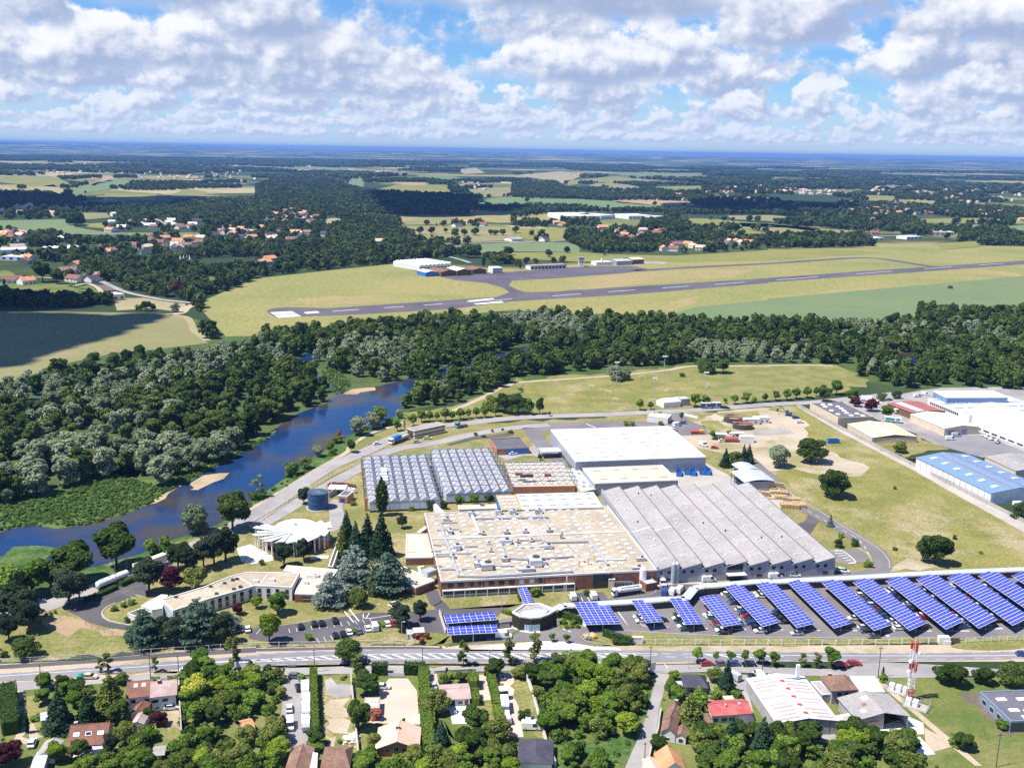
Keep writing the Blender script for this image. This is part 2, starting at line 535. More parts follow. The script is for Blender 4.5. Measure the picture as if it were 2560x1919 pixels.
def copy_tree(o,parent=None):
 c=o.copy()
 COL.objects.link(c)
 if parent is not None:
  c.parent=parent
 for ch in o.children:
  copy_tree(ch,c)
 return c
def put(name,me,parent=None,loc=None,rot=None,scale=None):
 o=bpy.data.objects.new(name,me)
 COL.objects.link(o)
 if parent is not None:
  o.parent=parent
 if loc is not None:
  o.location=loc
 if rot is not None:
  o.rotation_euler=rot
 if scale is not None:
  o.scale=scale
 return o
RAGGED='sandy dry meadow bank_green lawn green sand field_bare airfield_dry soil'.split()
def ragged(g):
 out=[]
 for a,b in zip(g,g[1:]+g[:1]):
  st=max(1.2,.011*a.length)
  n=max(1,min(60,int((b-a).length/st)))
  for i in range(n):
   p=a.lerp(b,i/n)
   q=st*.5
   out.append(Vector((p.x+RND.uniform(-q,q),p.y+RND.uniform(-q,q),0)))
 return out
def sheet(name,poly,z,mat,kind='structure'):
 g=GS(poly)if isinstance(poly,str)else poly
 if mat in RAGGED:
  g=ragged(g)
 mb=MB()
 n=len(g)
 area=sum(g[i][0]*g[(i+1)%n][1]-g[(i+1)%n][0]*g[i][1]for i in range(n))
 if area<0:
  g=g[::-1]
 mb.face([(p[0],p[1],z)for p in g],mat)
 return mb.build(name,kind=kind)
def sheets(table):
 for row in table.split('\n'):
  n_,m_,z_,line=row.split(' ',3)
  sheet(n_,line,float(z_),m_)
def smooth_line(g,k=6):
 out=[]
 for i in range(len(g)-1):
  p0,p1,p2,p3=g[max(i-1,0)],g[i],g[i+1],g[min(i+2,len(g)-1)]
  for j in range(k):
   t=j/k
   out.append(.5*((2*p1)+(p2-p0)*t+(2*p0-5*p1+4*p2-p3)*t*t+(3*p1-p0-3*p2+p3)*t**3))
 out.append(g[-1])
 return out
def offset_line(g,d):
 out=[]
 for i in range(len(g)):
  a,b=g[max(i-1,0)],g[min(i+1,len(g)-1)]
  t=Vector((b[0]-a[0],b[1]-a[1],0))
  t=t.normalized()if t.length>1e-6 else Vector((1,0,0))
  out.append(Vector((g[i][0]-t.y*d,g[i][1]+t.x*d,0)))
 return out
def ribbon(name,line,width,z,mat,kind='structure',k=6):
 g=GS(line)if isinstance(line,str)else line
 g=smooth_line([Vector((p[0],p[1],0))for p in g],k)
 a,b=offset_line(g,width/2),offset_line(g,-width/2)
 mb=MB()
 for i in range(len(g)-1):
  mb.face([(b[i].x,b[i].y,z),(b[i+1].x,b[i+1].y,z),(a[i+1].x,a[i+1].y,z),(a[i].x,a[i].y,z)],mat)
 return mb.build(name,kind=kind)
FOOT=[]
class Frame:
 def __init__(s,corners,z=.0,depth=None,deg=None):
  s.vs=.8 if corners[0]in 'ABCD' else 1.0
  a,b,c=GS(corners,z*s.vs)
  s.o=Vector((a.x,a.y,0))
  d=Vector((b.x-a.x,b.y-a.y,0))
  s.L=d.length
  s.ang=atan2(d.y,d.x)if deg is None else R(deg)
  s.u=Vector((cos(s.ang),sin(s.ang),0))
  s.L=d.dot(s.u)
  s.v=Vector((-s.u.y,s.u.x,0))
  s.D=depth if depth else Vector((c.x-a.x,c.y-a.y,0)).dot(s.v)
  s.z=z
 def loc(s,p,z=None):
  g=G(p,(s.z if z is None else z)*s.vs)
  d=Vector((g.x-s.o.x,g.y-s.o.y,0))
  return d.dot(s.u),d.dot(s.v)
 def line(s,st,z=None):
  return[s.loc(p,z)for p in pts(st)]
 def world(s,x,y,z=.0):
  q=s.o+s.u*x+s.v*y
  return Vector((q.x,q.y,z))
 def thing(s,name,label,cat,group=None):
  FOOT.append([s.world(x,y)for x,y in((-2,-2),(s.L+2,-2),(s.L+2,s.D+2),(-2,s.D+2))])
  o=thing(name,label,cat,s.o,s.ang,group)
  o.scale=(1,1,s.vs)
  return o
def one(name,parent,kind,*args):
 m_=MB()
 getattr(m_,kind)(*args)
 return m_.build(name,parent)
def many(name,parent,*shapes):
 m_=MB()
 for sh in shapes:
  getattr(m_,sh[0])(*sh[1:])
 return m_.build(name,parent)
def roof_of(t):
 return[c for c in t.children if c.name.startswith('roof')][0]
#   GROUND
mb=MB()
mb.face([(-42000,-400,-.02),(42000,-400,-.02),(42000,46000,-.02),(-42000,46000,-.02)],'country_ground')
mb.build('terrain',kind='structure')
def far_hills():
 nx,ny=220,26
 xs=np.linspace(-26000,26000,nx)
 ys=np.linspace(15000,44000,ny)
 v,f=[],[]
 for j,y in enumerate(ys):
  for i,x in enumerate(xs):
   t=j/(ny-1)
   h=30*sin(x*.00042+1.3)+22*sin(x*.0011+y*.0004)+14*sin(x*.0027+y*.0009+2)
   left=1/(1+math.exp((x/max(y,1)+.22)*16))
   h=(75+h)*min(1,t*2.4)*(.62+.9*left)-2*(1-min(1,t*12))
   v.append((x,y,min(h,150.0)))
 for j in range(ny-1):
  for i in range(nx-1):
   a=j*nx+i
   f.append((a,a+1,a+nx+1,a+nx))
 me=bpy.data.meshes.new('hills')
 me.from_pydata(v,[],f)
 me.materials.append(MATS['country_ground'])
 me.polygons.foreach_set('use_smooth',[True]*len(f))
 o=bpy.data.objects.new('hills',me)
 COL.objects.link(o)
 setp(o,kind='structure')
far_hills()
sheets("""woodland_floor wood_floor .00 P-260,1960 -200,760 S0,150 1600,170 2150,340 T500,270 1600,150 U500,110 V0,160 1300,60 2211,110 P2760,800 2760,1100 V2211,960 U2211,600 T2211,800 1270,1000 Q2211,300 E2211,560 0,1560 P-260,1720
riverbank bank_green .03 E-300,640 0,540 300,520 640,400 900,300 1300,330 1500,250 1850,200 1900,80 F560,-140 Q560,440 300,640 0,800 E1400,520 700,790 0,840 -300,900
riverbank bank_green .03 T560,640 640,600 760,700 800,790 700,850 610,740""")
sheet('riverbank',"E0,1240 500,1180 1200,980 1860,730 Q200,1330 720,1000 1080,780 1530,460 T1100,1130 1250,1000 1330,1000 1400,1080 Q1900,560 1300,820 240,1440 E1950,800 1300,1080 700,1320 0,1560",.03,'bank_green')
sheet('verge',"E1230,1040 1700,820 1960,740 Q260,1440 900,1020 1500,660 T1000,1190 1300,1050 1500,1060 1640,1090 1300,1170 900,1340 Q1400,840 300,1480 E1950,800 1280,1075",.05,'dry')
ribbon('footpath',"Q240,1500 330,1390 700,1170 1100,920 1500,690 1560,610 1800,450 2120,340 T1290,1085",2.6,.07,'gravel')
river_up="E-320,850 0,800 60,770 300,735 480,765 740,735 1000,665 1250,575 1400,490 1480,425 1620,370 1850,240 2000,165 Q0,780 100,715 300,620 450,530 560,440 600,360 700,270 900,165 1150,75 1350,12 T560,925 690,855 705,835 640,780 500,690 440,610 330,600 270,560 430,500 560,470 540,520 470,560 470,590 560,680 640,760 720,830 780,845 830,845 980,815 1000,790 1250,730 1480,675 1650,605 1900,555 2000,520 U60,445 310,405"
_dn="U310,435 200,470 T2211,520 1900,610 1700,660 1500,750 1290,835 1255,960 1200,1040 1100,1085 1090,1120 800,1200 700,1270 480,1390 360,1490 Q480,1180 210,1350 E2190,565 1850,740 1500,850 1200,985 850,1080 500,1160 200,1240 0,1300 -320,1420"
sheet('river_water',river_up+" "+_dn,.09,'water')
sheets("""pond_water water .09 S190,930 290,890 520,855 520,890 480,960 380,985 220,990
pond_water water .09 S880,690 1000,655 1180,640 1200,655 1020,740 900,755
pond_water water .09 V230,380 340,385 360,420 290,430
pond_water water .09 V1080,500 1290,470 1280,600 1200,590 1090,580
island_ground bank_green .13 E-320,1060 0,1000 120,925 300,905 470,910 550,935 450,985 330,1040 200,1080 80,1120 -320,1220
sandbar sand .125 E1600,440 1680,370 1750,310 1850,292 1960,292 1935,335 1880,375 1800,405 1700,425
sandbar sand .125 E1470,412 1540,385 1610,375 1560,402
sandbar sand .125 T765,842 780,818 850,802 980,790 1000,812 930,828 830,852
sandbar sand .125 E1290,545 1400,475 1500,425 1520,432 1420,495 1310,552""")
sheet('field',"S-300,830 0,770 180,710 600,575 1000,490 1300,465 1800,405 1700,335 1660,270 1620,195 1450,150 900,140 0,130 -300,130",.05,'field_tan')
ribbon('farm_track',"S1690,70 1610,100 1560,145 1450,160",9,.09,'gravel')
ribbon('farm_track',"S1450,160 1600,180 1650,230 1680,300 1790,385",6,.09,'field_pale')
sheets("""field field_pale .05 S1000,20 1250,15 1460,45 1600,65 1610,105 1500,130 1300,105 1010,125 990,60
airfield_grass airfield_grass .06 S1740,120 1780,30 X0,1230 600,1165 1190,1105 1400,1180 1400,1105 2211,1160 Y200,1150 700,1095 1300,1085 2211,1000 Z0,985 1000,960 2211,955 P2760,605 2760,830 V2211,60 1300,100 900,230 600,200 0,210 U1800,200 1330,160 500,150 0,120 T1600,180 900,240 400,295 0,345 S1950,350
airfield_grass airfield_dry .10 X300,1400 900,1380 1300,1400 1380,1430 900,1450 400,1450
airfield_grass airfield_dry .10 Y520,1250 900,1190 1700,1145 2060,1160 1900,1220 1000,1290 480,1340
airfield_grass airfield_dry .10 Y1190,1490 1400,1420 1620,1385 1570,1450 1400,1500 1190,1500
airfield_grass airfield_dry .10 Z400,1360 700,1300 1120,1285 900,1330 560,1370
airfield_grass airfield_dry .10 Z1300,1175 1800,1145 2211,1190 2100,1210 1700,1200
airfield_grass airfield_dry .10 X1600,1480 1960,1455 1900,1500 1720,1515
crop_field crop .12 Y1600,1475 2211,1420 Z0,1405 1300,1290 2211,1210 P2760,660 2760,790 Z2211,1480 1300,1560 880,1630 0,1600 Y1600,1590 1350,1540
green_strip olive .10 Y800,1020 1400,1035 2211,985 Z0,975 800,990 1000,1010 0,1080 Y2211,1080 1400,1090 1100,1085
runway runway_asphalt .16 X90,1515 105,1500 150,1487 250,1478 440,1481 600,1489 1200,1450 2211,1382 Y500,1333 2211,1228 Z0,1226 1000,1155 2211,1076 P2760,633 2760,643 Z2211,1108 1000,1195 0,1264 Y2211,1270 1000,1370 0,1428 X1700,1493 900,1540 390,1560 190,1575 140,1550
apron runway_asphalt .15 X1590,1215 1760,1190 2000,1180 2211,1172 Y0,1172 500,1135 700,1125 1000,1122 1080,1130 1180,1150 1000,1180 700,1205 400,1228 0,1250 -30,1290 60,1335 130,1350 500,1340 300,1400 0,1400 X2150,1420 2050,1400 2190,1350 2130,1310 1990,1270 1720,1245""")
ribbon('taxiway',"Y1060,1165 1300,1150 1600,1132 2211,1102 Z300,1082 700,1056 860,1054 1000,1064 1200,1095 1400,1125 1520,1128",16,.15,'runway_asphalt')
ribbon('taxiway',"Y1020,1108 1180,1092 1330,1100",26,.14,'tarmac')
def runway_marks():
 mb=MB()
 z=.22
 def quad(s):
  mb.face(GS(s,z)[::-1],'white_paint')
 a,b,c,d=GS("X120,1521 308,1511 392,1556 192,1571",z)
 for i in range(9):
  t0,t1=i/9+.008,(i+1)/9-.02-(.05 if i==4 else 0)
  p=lambda q,r,t:q.lerp(r,t)
  mb.face([p(d,a,t0),p(c,b,t0),p(c,b,t1),p(d,a,t1)],'white_paint')
 for s in("X415,1521 530,1511 535,1517 420,1527","X420,1528 540,1518 555,1524 440,1534",
"X1820,1422 2045,1399 2060,1408 1855,1429","X1880,1447 2118,1425 2140,1437 1905,1455"):
  quad(s)
 line=GS("X610,1516 1070,1484 1415,1463 1740,1440 Y300,1384 780,1348 1250,1316 1700,1284 2211,1248 Z700,1196 1300,1150 2211,1088",z)
 acc=.0
 for p,q in zip(line[:-1],line[1:]):
  L=(q-p).length
  n=max(1,int(L/100))
  dirv=(q-p).normalized()
  w_=Vector((-dirv.y,dirv.x,0))*.75
  for i in range(n):
   s0,s1=p.lerp(q,(i+.1)/n),p.lerp(q,(i+.6)/n)
   mb.face([s0-w_,s1-w_,s1+w_,s0+w_],'white_paint')
 mb.build('runway_markings',kind='structure')
runway_marks()
FIELDS="""crop W-300,740 0,730 590,720 650,790 950,838 1740,835 1740,885 1450,880 700,850 240,862 80,805 -300,800
olive W-300,340 0,345 400,345 500,360 630,430 600,448 200,425 0,400 -300,395
field_pale W-300,430 0,425 180,460 460,420 560,470 560,515 0,480 -300,480
crop_blue W620,490 700,432 1000,370 1170,390 1080,440 620,512
field_bare W800,405 900,345 1000,350 940,390 830,430
olive W1500,500 1600,460 1780,480 1760,528
crop W700,560 1500,590 1500,615 900,620 640,600
olive W880,500 1350,500 1340,560 1000,550
field_tan W700,665 930,665 950,705 720,725
olive W720,760 930,750 900,800 760,790
green W0,1150 120,1170 110,1220 0,1230
green W560,1215 740,1200 760,1260 640,1290
green W650,1300 790,1290 850,1340 740,1360
soil W790,1290 980,1290 1000,1340 860,1345
green W60,1240 600,1290 700,1350 900,1400 600,1420 0,1400 0,1290
green W1250,1320 1360,1290 1380,1330 1270,1350
green W1730,1230 1860,1220 1920,1300 1760,1320
crop X790,372 930,376 930,440 800,430
crop X180,282 450,262 800,280 760,310 640,318 450,290
olive X1200,425 1650,430 1690,500 1250,500 1010,470
field_bare X1180,398 1480,402 1500,425 1240,425
crop_blue X1400,330 1700,350 1900,385 1650,395 1400,370
olive X1000,465 1220,480 1200,495 1060,485
field_pale X1730,290 1900,275 1980,320 1800,330
field_tan X1800,460 2211,440 Y0,520 X2211,520 1880,530
crop_blue X1860,545 2211,530 Y0,600 X2211,620 1920,620
field_tan X1260,735 1450,705 1690,705 1680,760 1300,770
field_tan X1240,785 1700,775 2211,790 Y0,800 0,900 X2211,900 1760,925 1400,930 1340,850
crop X1600,950 2211,925 Y480,920 590,960 580,1005 0,1000 X2211,1010 1700,1020
olive X580,1010 640,1020 700,1050 640,1060
field_pale X560,720 680,710 840,730 700,775 600,770
crop X830,690 980,680 960,705 840,705
olive Y0,800 480,795 470,900 250,905 0,880
olive Y0,1010 590,1005 800,1020 1100,1080 600,1090 0,1060
crop_blue Y0,540 560,545 900,565 1310,605 1100,622 600,625 0,600
field_bare Y850,560 1200,555 1500,565 1620,600 1300,605 1000,585
field_tan Y650,430 760,400 1000,420 1210,465 900,455
field_pale Y60,335 420,305 640,330 420,420 300,380 100,350
olive Y460,385 900,350 1250,390 1000,410 640,405 480,430
crop Y830,310 1280,320 1740,318 1520,350 1000,345
olive Y1210,440 1650,430 1640,480 1400,490 1240,470
olive Y1390,710 1700,715 2211,760 Z480,800 Y2211,790 1790,780 1500,745
field_tan Y1490,755 1780,775 1800,800 1600,815
field_tan Y1960,750 2211,760 Z0,780 780,820 780,868 0,872 Y2211,830 2000,800
olive Y1720,830 2000,800 2211,840 2211,880 1900,890
crop_blue Z0,755 480,800 380,822 0,775
olive Y750,750 1000,755 970,810 780,800
field_tan Y1860,690 2211,685 Z200,700 60,745 Y2211,735 1900,720
olive Z1230,720 1500,712 2211,705 2211,760 1500,755 1300,750
crop_blue Z1420,760 1900,768 1880,800 1500,785
crop Z1900,790 2211,770 P2760,575 2760,590 Z2211,820
olive Z810,510 1100,520 1100,570 860,560
olive Z1300,590 1900,600 1960,625 1500,625
field_pale Z920,395 1130,390 1130,412 930,410
olive Z1480,930 1830,905 1820,960 1480,985
field_tan Z1000,430 1300,430 1250,460 1040,460"""
FIELD_PX=[]
for e_ in FIELDS.split('\n'):
 mt_,s_=e_.split(' ',1)
 sheet('field',s_,.5,mt_)
 FIELD_PX.append(pts(s_))
ribbon('country_road',"X880,985 1180,968 1400,945 2211,915 Y0,925 450,905 600,890",9,.8,'tarmac')
ribbon('country_road',"W880,1400 860,1330 760,1280 640,1300",5,.8,'gravel')
ribbon('country_road',"W740,1190 900,1270 1080,1350 1300,1400 1450,1425 1690,1450",7,.8,'tarmac')
ribbon('country_road',"W0,1235 300,1225 560,1240",5,.8,'gravel')
ribbon('country_road',"X1600,1030 1760,1070 1850,1100",7,.8,'tarmac')
ribbon('country_road',"Y2150,905 Z0,893 600,880 1000,868 1300,850 1210,825",9,.8,'tarmac')
#   sports ground
sheets("""playing_field lawn .06 U50,750 400,690 860,665 1550,600 1900,600 V0,590 600,590 800,700 890,760 640,830 440,880 0,905 U1800,960 1280,1000 0,1050 T2100,1050 1900,1000 U200,1000 90,850
playing_field meadow .08 U90,790 700,740 1250,690 1560,700 1800,930 1290,985 300,1010
sports_lawn lawn .07 T1280,1010 1700,960 2090,800 2211,740 U60,700 90,760 60,830 T2211,880 2050,990 2100,1050 1700,1080 1400,1080""")
ribbon('footpath',"T1700,990 1950,880 2095,800 2211,760 U60,745 500,715 900,685 1300,645 1560,605 1900,605 V300,595 560,603",3.5,.1,'gravel')
#   factory site
sheets("""site_lawn dry .04 P0,1653 640,1616 1000,1613 1640,1610 2560,1600 2900,1590 2900,1480 O2211,1480 1270,890 600,590 250,400 U2211,960 1600,1000 700,1025 M2211,150 1500,180 900,230 380,330 0,520 Q1300,880 420,1470 E1950,830 1400,1060 1000,1240 500,1430 0,1580
meadow meadow .06 O0,390 300,410 620,600 1270,900 2211,1460 P2900,1500 L2211,770 1050,810 1060,740 1010,640 850,500 500,250 250,80 0,-110 O-200,880 -60,760 100,560
sandy_ground sandy .08 N1180,200 1520,170 1640,100 2050,70 2211,110 O160,430 330,560 360,690 520,770 640,830 860,940 700,1010 420,990 230,940 0,960 N1940,560 1880,480 1640,460 1450,410 1340,340
meadow_patch meadow .10 N1500,190 1640,180 1720,330 1560,260
meadow_patch dry .10 N1640,110 1950,90 1980,170 1700,190
sandy_ground sandy .08 L1060,730 1260,690 1500,740 1050,800
foundation_slab tarmac .12 O-140,605 180,595 230,635 -120,650
yard concrete .10 N1240,640 1260,570 1540,545 1640,600 1720,640 1880,760 2040,730 2160,750 2211,760 L300,190 130,240 60,260 N1820,740 1300,770
yard tar_site .10 N-120,210 0,200 500,190 870,185 1130,175 1240,110 1330,110 1400,180 1530,230 1560,300 1300,310 1230,270 1180,230 560,240 180,260 60,290 -40,260
yard tarmac .11 M1310,430 1560,400 1560,300 1480,240 1560,230 1700,420 1650,500 1560,480 1480,480 1340,520 1250,480""")
ribbon('river_road',"E-300,1640 0,1545 250,1470 440,1420 800,1290 1100,1180 1400,1060 1650,930 1920,805 Q250,1530 600,1320 900,1120 1300,870 1650,725 1900,610 M400,312 700,236 1000,200 1300,165 1700,140 2211,125 U1250,1000 1600,985 O0,385 350,368 600,345 850,320 1100,290",8.5,.14,'tarmac')
ribbon('site_road',"Q300,1680 600,1510 900,1330 1250,1130 1700,880 M250,470 450,410 700,375 1000,305 1200,270 1450,235 1700,215",7.5,.15,'tarmac')
ribbon('site_road',"Q1420,1310 1360,1400 1380,1530 F940,760 800,785",6,.15,'tarmac')
ribbon('site_road',"M1540,240 1600,330 1700,440 1800,520",9,.15,'tar_site')
sheet('asphalt_strip',"M820,385 1050,318 1240,300 1400,275 1400,300 1230,325 1060,340 840,395",.16,'tar')
ribbon('ring_road',"N1900,500 1985,580 2100,680 L150,140 300,240 480,330 640,420 800,520 930,610 990,690 985,750 900,805 600,845 300,845 0,840",6.8,.15,'tar_site')
sheet('ring_road',"L345,250 480,310 440,350 360,470 235,385 310,360 345,310",.145,'tar')
sheet('yard',"L510,610 690,605 790,590 850,640 880,700 730,720 600,720",.13,'tar_site')
sheet('yard',"K1050,760 1100,700 1330,690 1400,740 1700,690 1900,600 N1110,1580 1700,1600 2211,1560 L0,840 600,800 700,830 0,900 K2211,640 1880,740 1380,770 1090,785",.12,'tar')
sheet('forecourt_pavement',"K1790,600 1880,590 2000,615 2211,600 N1640,1590 1300,1590 1180,1600 K1900,645 1800,640",.14,'concrete')
sheet('car_park',"B-60,330 0,310 220,295 780,215 900,180 1180,175 1560,150 1620,150 2211,130 K640,790 500,830 420,900 B1580,380 1300,290 1060,320 900,390 700,430 480,445 220,445 -60,400",.12,'tar')
ribbon('site_road',"B1640,190 1590,110 F1830,1400 1790,1300",4.5,.15,'tar')
sheet('drive',"E1210,1180 820,1330 700,1390 560,1470 640,1500 760,1570 900,1610 1150,1655 A1160,300 1100,290 940,260 880,220 880,180 930,120 1010,90 1090,60 1200,20 E1290,1350 1260,1240",.12,'tar')
sheet('entrance_court',"K0,1120 200,1080 420,1000 430,930 540,910 660,990 900,990 960,1010 1170,990 1490,960 1480,830 1100,860 950,850 1080,790 2211,690 2211,1040 1840,1050 1480,1045 1180,1060 1150,1100 1290,1160 900,1110 400,1120 200,1150",.13,'tar_site')
sheet('car_park',"K1080,790 2211,690 L0,900 2211,780 P2900,1440 2900,1620 2560,1575 D2211,370 1640,400 1000,400 0,390 C1900,375 1200,350 900,330 650,290 560,190 K1100,870",.14,'tar_site')
ribbon('car_park_lane',"C700,320 1000,330 1400,345 1800,365 D0,365 900,368 1500,365 2211,345 P2800,1562",6.0,.16,'tar_site')
sheets("""forecourt_pavement paving .16 K150,1190 400,1150 820,1115 1000,1120 1290,1165 1480,1190 200,1200
front_lawn lawn .17 C600,400 650,375 900,355 1200,355 1800,385 D0,395 1000,400 1480,395 1490,440 0,455 C1100,450 860,455 700,435
front_lawn lawn .17 D1650,405 2211,375 P2900,1580 2900,1610 D2211,490 1640,480 1560,450
front_lawn lawn .17 B1420,440 1600,460 1570,440 1700,390 1640,370 1480,340 1360,370
front_lawn dry .17 B560,440 900,400 1060,330 1190,310 1290,350 1340,430 900,440
front_lawn lawn .10 A360,240 640,330 1150,400 1200,510 0,600 0,520 180,560 380,420
sandy_ground field_bare .11 A350,210 600,180 760,260 900,300 1140,340 1130,400 900,370 720,290 560,370 440,350""")
#   main road, service road, side lane
sheets("""verge gravel .10 P-300,1690 A0,620 700,590 1500,510 2211,470 B0,480 900,460 1360,460 1600,465 C0,440 700,470 1100,460 D0,460 1500,455 2211,480 P2900,1600 2900,1640 D2211,600 0,600 C0,650 B0,650 A2211,650 0,800 P-300,1730
pavement tar .12 P-300,1676 A0,630 700,590 1500,520 2211,480 B0,488 800,472 1360,470 1600,480 1600,490 800,495 0,512 A2211,520 1500,560 700,620 0,665 P-300,1690
main_road asphalt_road .16 P-300,1705 A0,704 500,672 1000,632 1600,588 2211,545 B0,536 400,515 1000,497 1600,492 C0,497 1000,503 2211,514 D0,515 1000,527 1500,525 2211,512 P2900,1610 2900,1632 D2211,577 1500,590 1000,590 0,598 C2211,600 1400,602 0,612 B1500,616 800,624 0,636 A2211,632 1500,668 900,710 300,760 0,772 P-300,1725
roadside_grass dry .17 B0,640 800,628 2211,618 C0,614 1150,606 1150,625 0,640 B2211,640 800,640 0,655
roadside_grass dry .17 A850,715 1400,690 2211,645 B0,640 0,652 A2211,660 1400,700 860,728
service_road tarmac .15 P-300,1745 A0,790 300,770 560,770 840,742 1080,728 1540,700 2211,662 B0,657 500,650 800,645 C0,640 1150,632 1480,625 2211,628 D0,650 700,668 820,605 1000,605 1400,625 1760,650 2211,680 P2900,1690 2900,1720 D2211,700 1400,740 1000,740 0,712 C2211,700 1700,690 1250,700 1140,690 0,678 B1500,700 800,705 220,720 0,715 A2211,712 1540,750 1100,772 700,805 200,850 0,850 P-300,1790
side_lane tarmac .155 C1240,700 1370,705 1340,760 1300,900 1270,1010 1250,1180 1200,1320 1130,1560 960,1560 1040,1370 1110,1220 1170,1040 1210,870 1245,760""")
#   painted markings
def stripe(mb,line,width,z,dash=None,mat='white_paint'):
 g=smooth_line([Vector((p[0],p[1],0))for p in(GS(line)if isinstance(line,str)else line)],5)
 acc=.0
 for p,q in zip(g[:-1],g[1:]):
  d=q-p
  L=d.length
  if L<1e-4:
   continue
  t=d/L
  n=Vector((-t.y,t.x,0))*(width/2)
  s=.0
  while s<L:
   if dash:
    ph=(acc+s)%(dash[0]+dash[1])
    run=(dash[0]-ph)if ph<dash[0]else 0
    step=run if run>0 else(dash[0]+dash[1]-ph)
    e=min(L,s+max(step,.05))
   else:
    run,e=1,L
   if run>0:
    a,b=p+t*s,p+t*e
    mb.face([(a.x-n.x,a.y-n.y,z),(b.x-n.x,b.y-n.y,z),(b.x+n.x,b.y+n.y,z),(a.x+n.x,a.y+n.y,z)],mat)
   s=e
  acc+=L
def hatch(mb,top,bot,z,step,width,slant):
 a=smooth_line([Vector((p.x,p.y,0))for p in GS(top)],8)
 b=smooth_line([Vector((p.x,p.y,0))for p in GS(bot)],8)
 def at(g,s):
  for p,q in zip(g[:-1],g[1:]):
   L=(q-p).length
   if s<=L:
    return p.lerp(q,s/L)
   s-=L
  return g[-1]
 LA,LB=sum((q-p).length for p,q in zip(a[:-1],a[1:])),sum((q-p).length for p,q in zip(b[:-1],b[1:]))
 s=1.0
 while s+slant+width<min(LA,LB):
  p0,p1=at(a,s),at(a,s+width)
  q0,q1=at(b,s+slant),at(b,s+slant+width)
  mb.face([(q0.x,q0.y,z),(q1.x,q1.y,z),(p1.x,p1.y,z),(p0.x,p0.y,z)],'white_paint')
  s+=step
mb=MB()
Z_R=.19
stripe(mb,"B0,585 700,548 1500,531 C0,531 600,531 1250,533",.22,Z_R)
stripe(mb,"B0,603 700,583 1500,577 C0,577 600,572 1180,551 1250,533",.22,Z_R)
hatch(mb,"B-20,585 700,548 1500,531 C0,531 600,531 1150,533","B-20,603 700,583 1500,577 C0,577 600,572 1150,553",Z_R,3.6,.9,4.0)
hatch(mb,"C1640,540 2000,545 2211,547 D0,547 180,548","C1640,562 2000,566 2211,566 D0,565 180,555",Z_R,3.6,.8,3.5)
stripe(mb,"C1640,538 2211,545 D0,545 300,548 1000,551 2211,545 P2900,1620",.22,Z_R)
stripe(mb,"C1300,533 1640,538",.18,Z_R,(3,3))
stripe(mb,"C1330,560 1640,563",.18,Z_R,(3,3))
stripe(mb,"P-300,1714 A0,728 700,680 1300,640 1750,612 B0,585",.22,Z_R)
stripe(mb,"B-60,606 0,603",.2,Z_R)
stripe(mb,"A1650,620 1900,606 2211,590 B0,590",.2,Z_R)
stripe(mb,"A0,708 1000,637 1600,592 2211,550 B0,541 400,520 1000,501",.12,Z_R,(3,3))
stripe(mb,"B0,631 800,620 1500,612 C0,608 1000,604",.12,Z_R,(3,3))
stripe(mb,"C1330,505 2211,517 D0,518 1000,530 2211,516",.12,Z_R,(3,3))
stripe(mb,"C1480,602 2211,597 D0,595 1000,586 2211,573",.12,Z_R,(3,3))
for i in range(9):
 a,b=G(('C%g,%g'%(738+i*22,466+i*2.2)),Z_R),G(('C%g,%g'%(757+i*22,494+i*.6)),Z_R)
 d=(b-a).normalized()*0
 n=Vector((.42,0,0))
 mb.face([a-n,b-n,b+n,a+n][::-1],'white_paint')
stripe(mb,"K180,1115 300,1100 420,1098",.3,.19,(1.6,1.2))
stripe(mb,"C1320,625 1345,655",.2,.19)
stripe(mb,"K990,1010 1060,1035",.4,.19,(1.2,1.0))
mb.build('road_markings',kind='structure')
mb=MB()
for i in range(13):
 x=219+i*63.5
 y=320-i*7.9
 p,q=G('B%g,%g'%(x,y),.15),G('B%g,%g'%(x+9+i*1.2,y+34),.15)
 if i not in(0,):
  stripe(mb,[p,q],.14,.15)
for i in range(14):
 x=524+i*60
 y=393-i*10.5
 p,q=G('B%g,%g'%(x,y),.15),G('B%g,%g'%(x+24,y+44),.15)
 stripe(mb,[p,q],.14,.15)
stripe(mb,"B5,362 38,318",.14,.15)
stripe(mb,"B928,190 950,228 1180,198",.25,.15)
stripe(mb,"B950,228 978,182",.25,.15)
stripe(mb,"B750,150 845,262",.4,.16)
stripe(mb,"B800,140 890,252",.4,.16)
for i in range(4):
 stripe(mb,[G('A%g,%g'%(1052+i*40,72-i*18),.15),G('A%g,%g'%(1092+i*42,96-i*20),.15)],.16,.15)
stripe(mb,"A820,105 1090,-5 E1205,1250",.35,.16,None,'lawn')
stripe(mb,"K1465,850 1550,975",.15,.18)
stripe(mb,"K1600,880 1695,985 1910,992",.22,.18)
stripe(mb,"C900,150 998,287",.15,.18)
stripe(mb,"L1015,1335 1040,1350",1.2,.19)
for s in("K2010,995 2211,1002","C1465,305 1690,315","C1800,320 2025,325","C2130,322 2211,325 D0,325 130,325","D245,328 450,332","D560,330 770,333",
"D875,332 1095,335","D1200,335 1415,337","D1530,335 1740,337","D1830,322 2030,315","D2120,312 2300,300"):
 stripe(mb,s,.45,.18)
for i in range(9):
 stripe(mb,"L%g,%g L%g,%g"%(215+i*34,945+i*34.5,268+i*34,940+i*34.5),.12,.18)
 stripe(mb,"L%g,%g L%g,%g"%(510+i*36,945+i*33,560+i*36,941+i*33),.12,.18)
for i in range(6):
 stripe(mb,"L%g,%g L%g,%g"%(545+i*33,612+i*21,640+i*20,612+i*19),.35,.165)
stripe(mb,"L560,612 640,610 755,705 690,720",.4,.165)
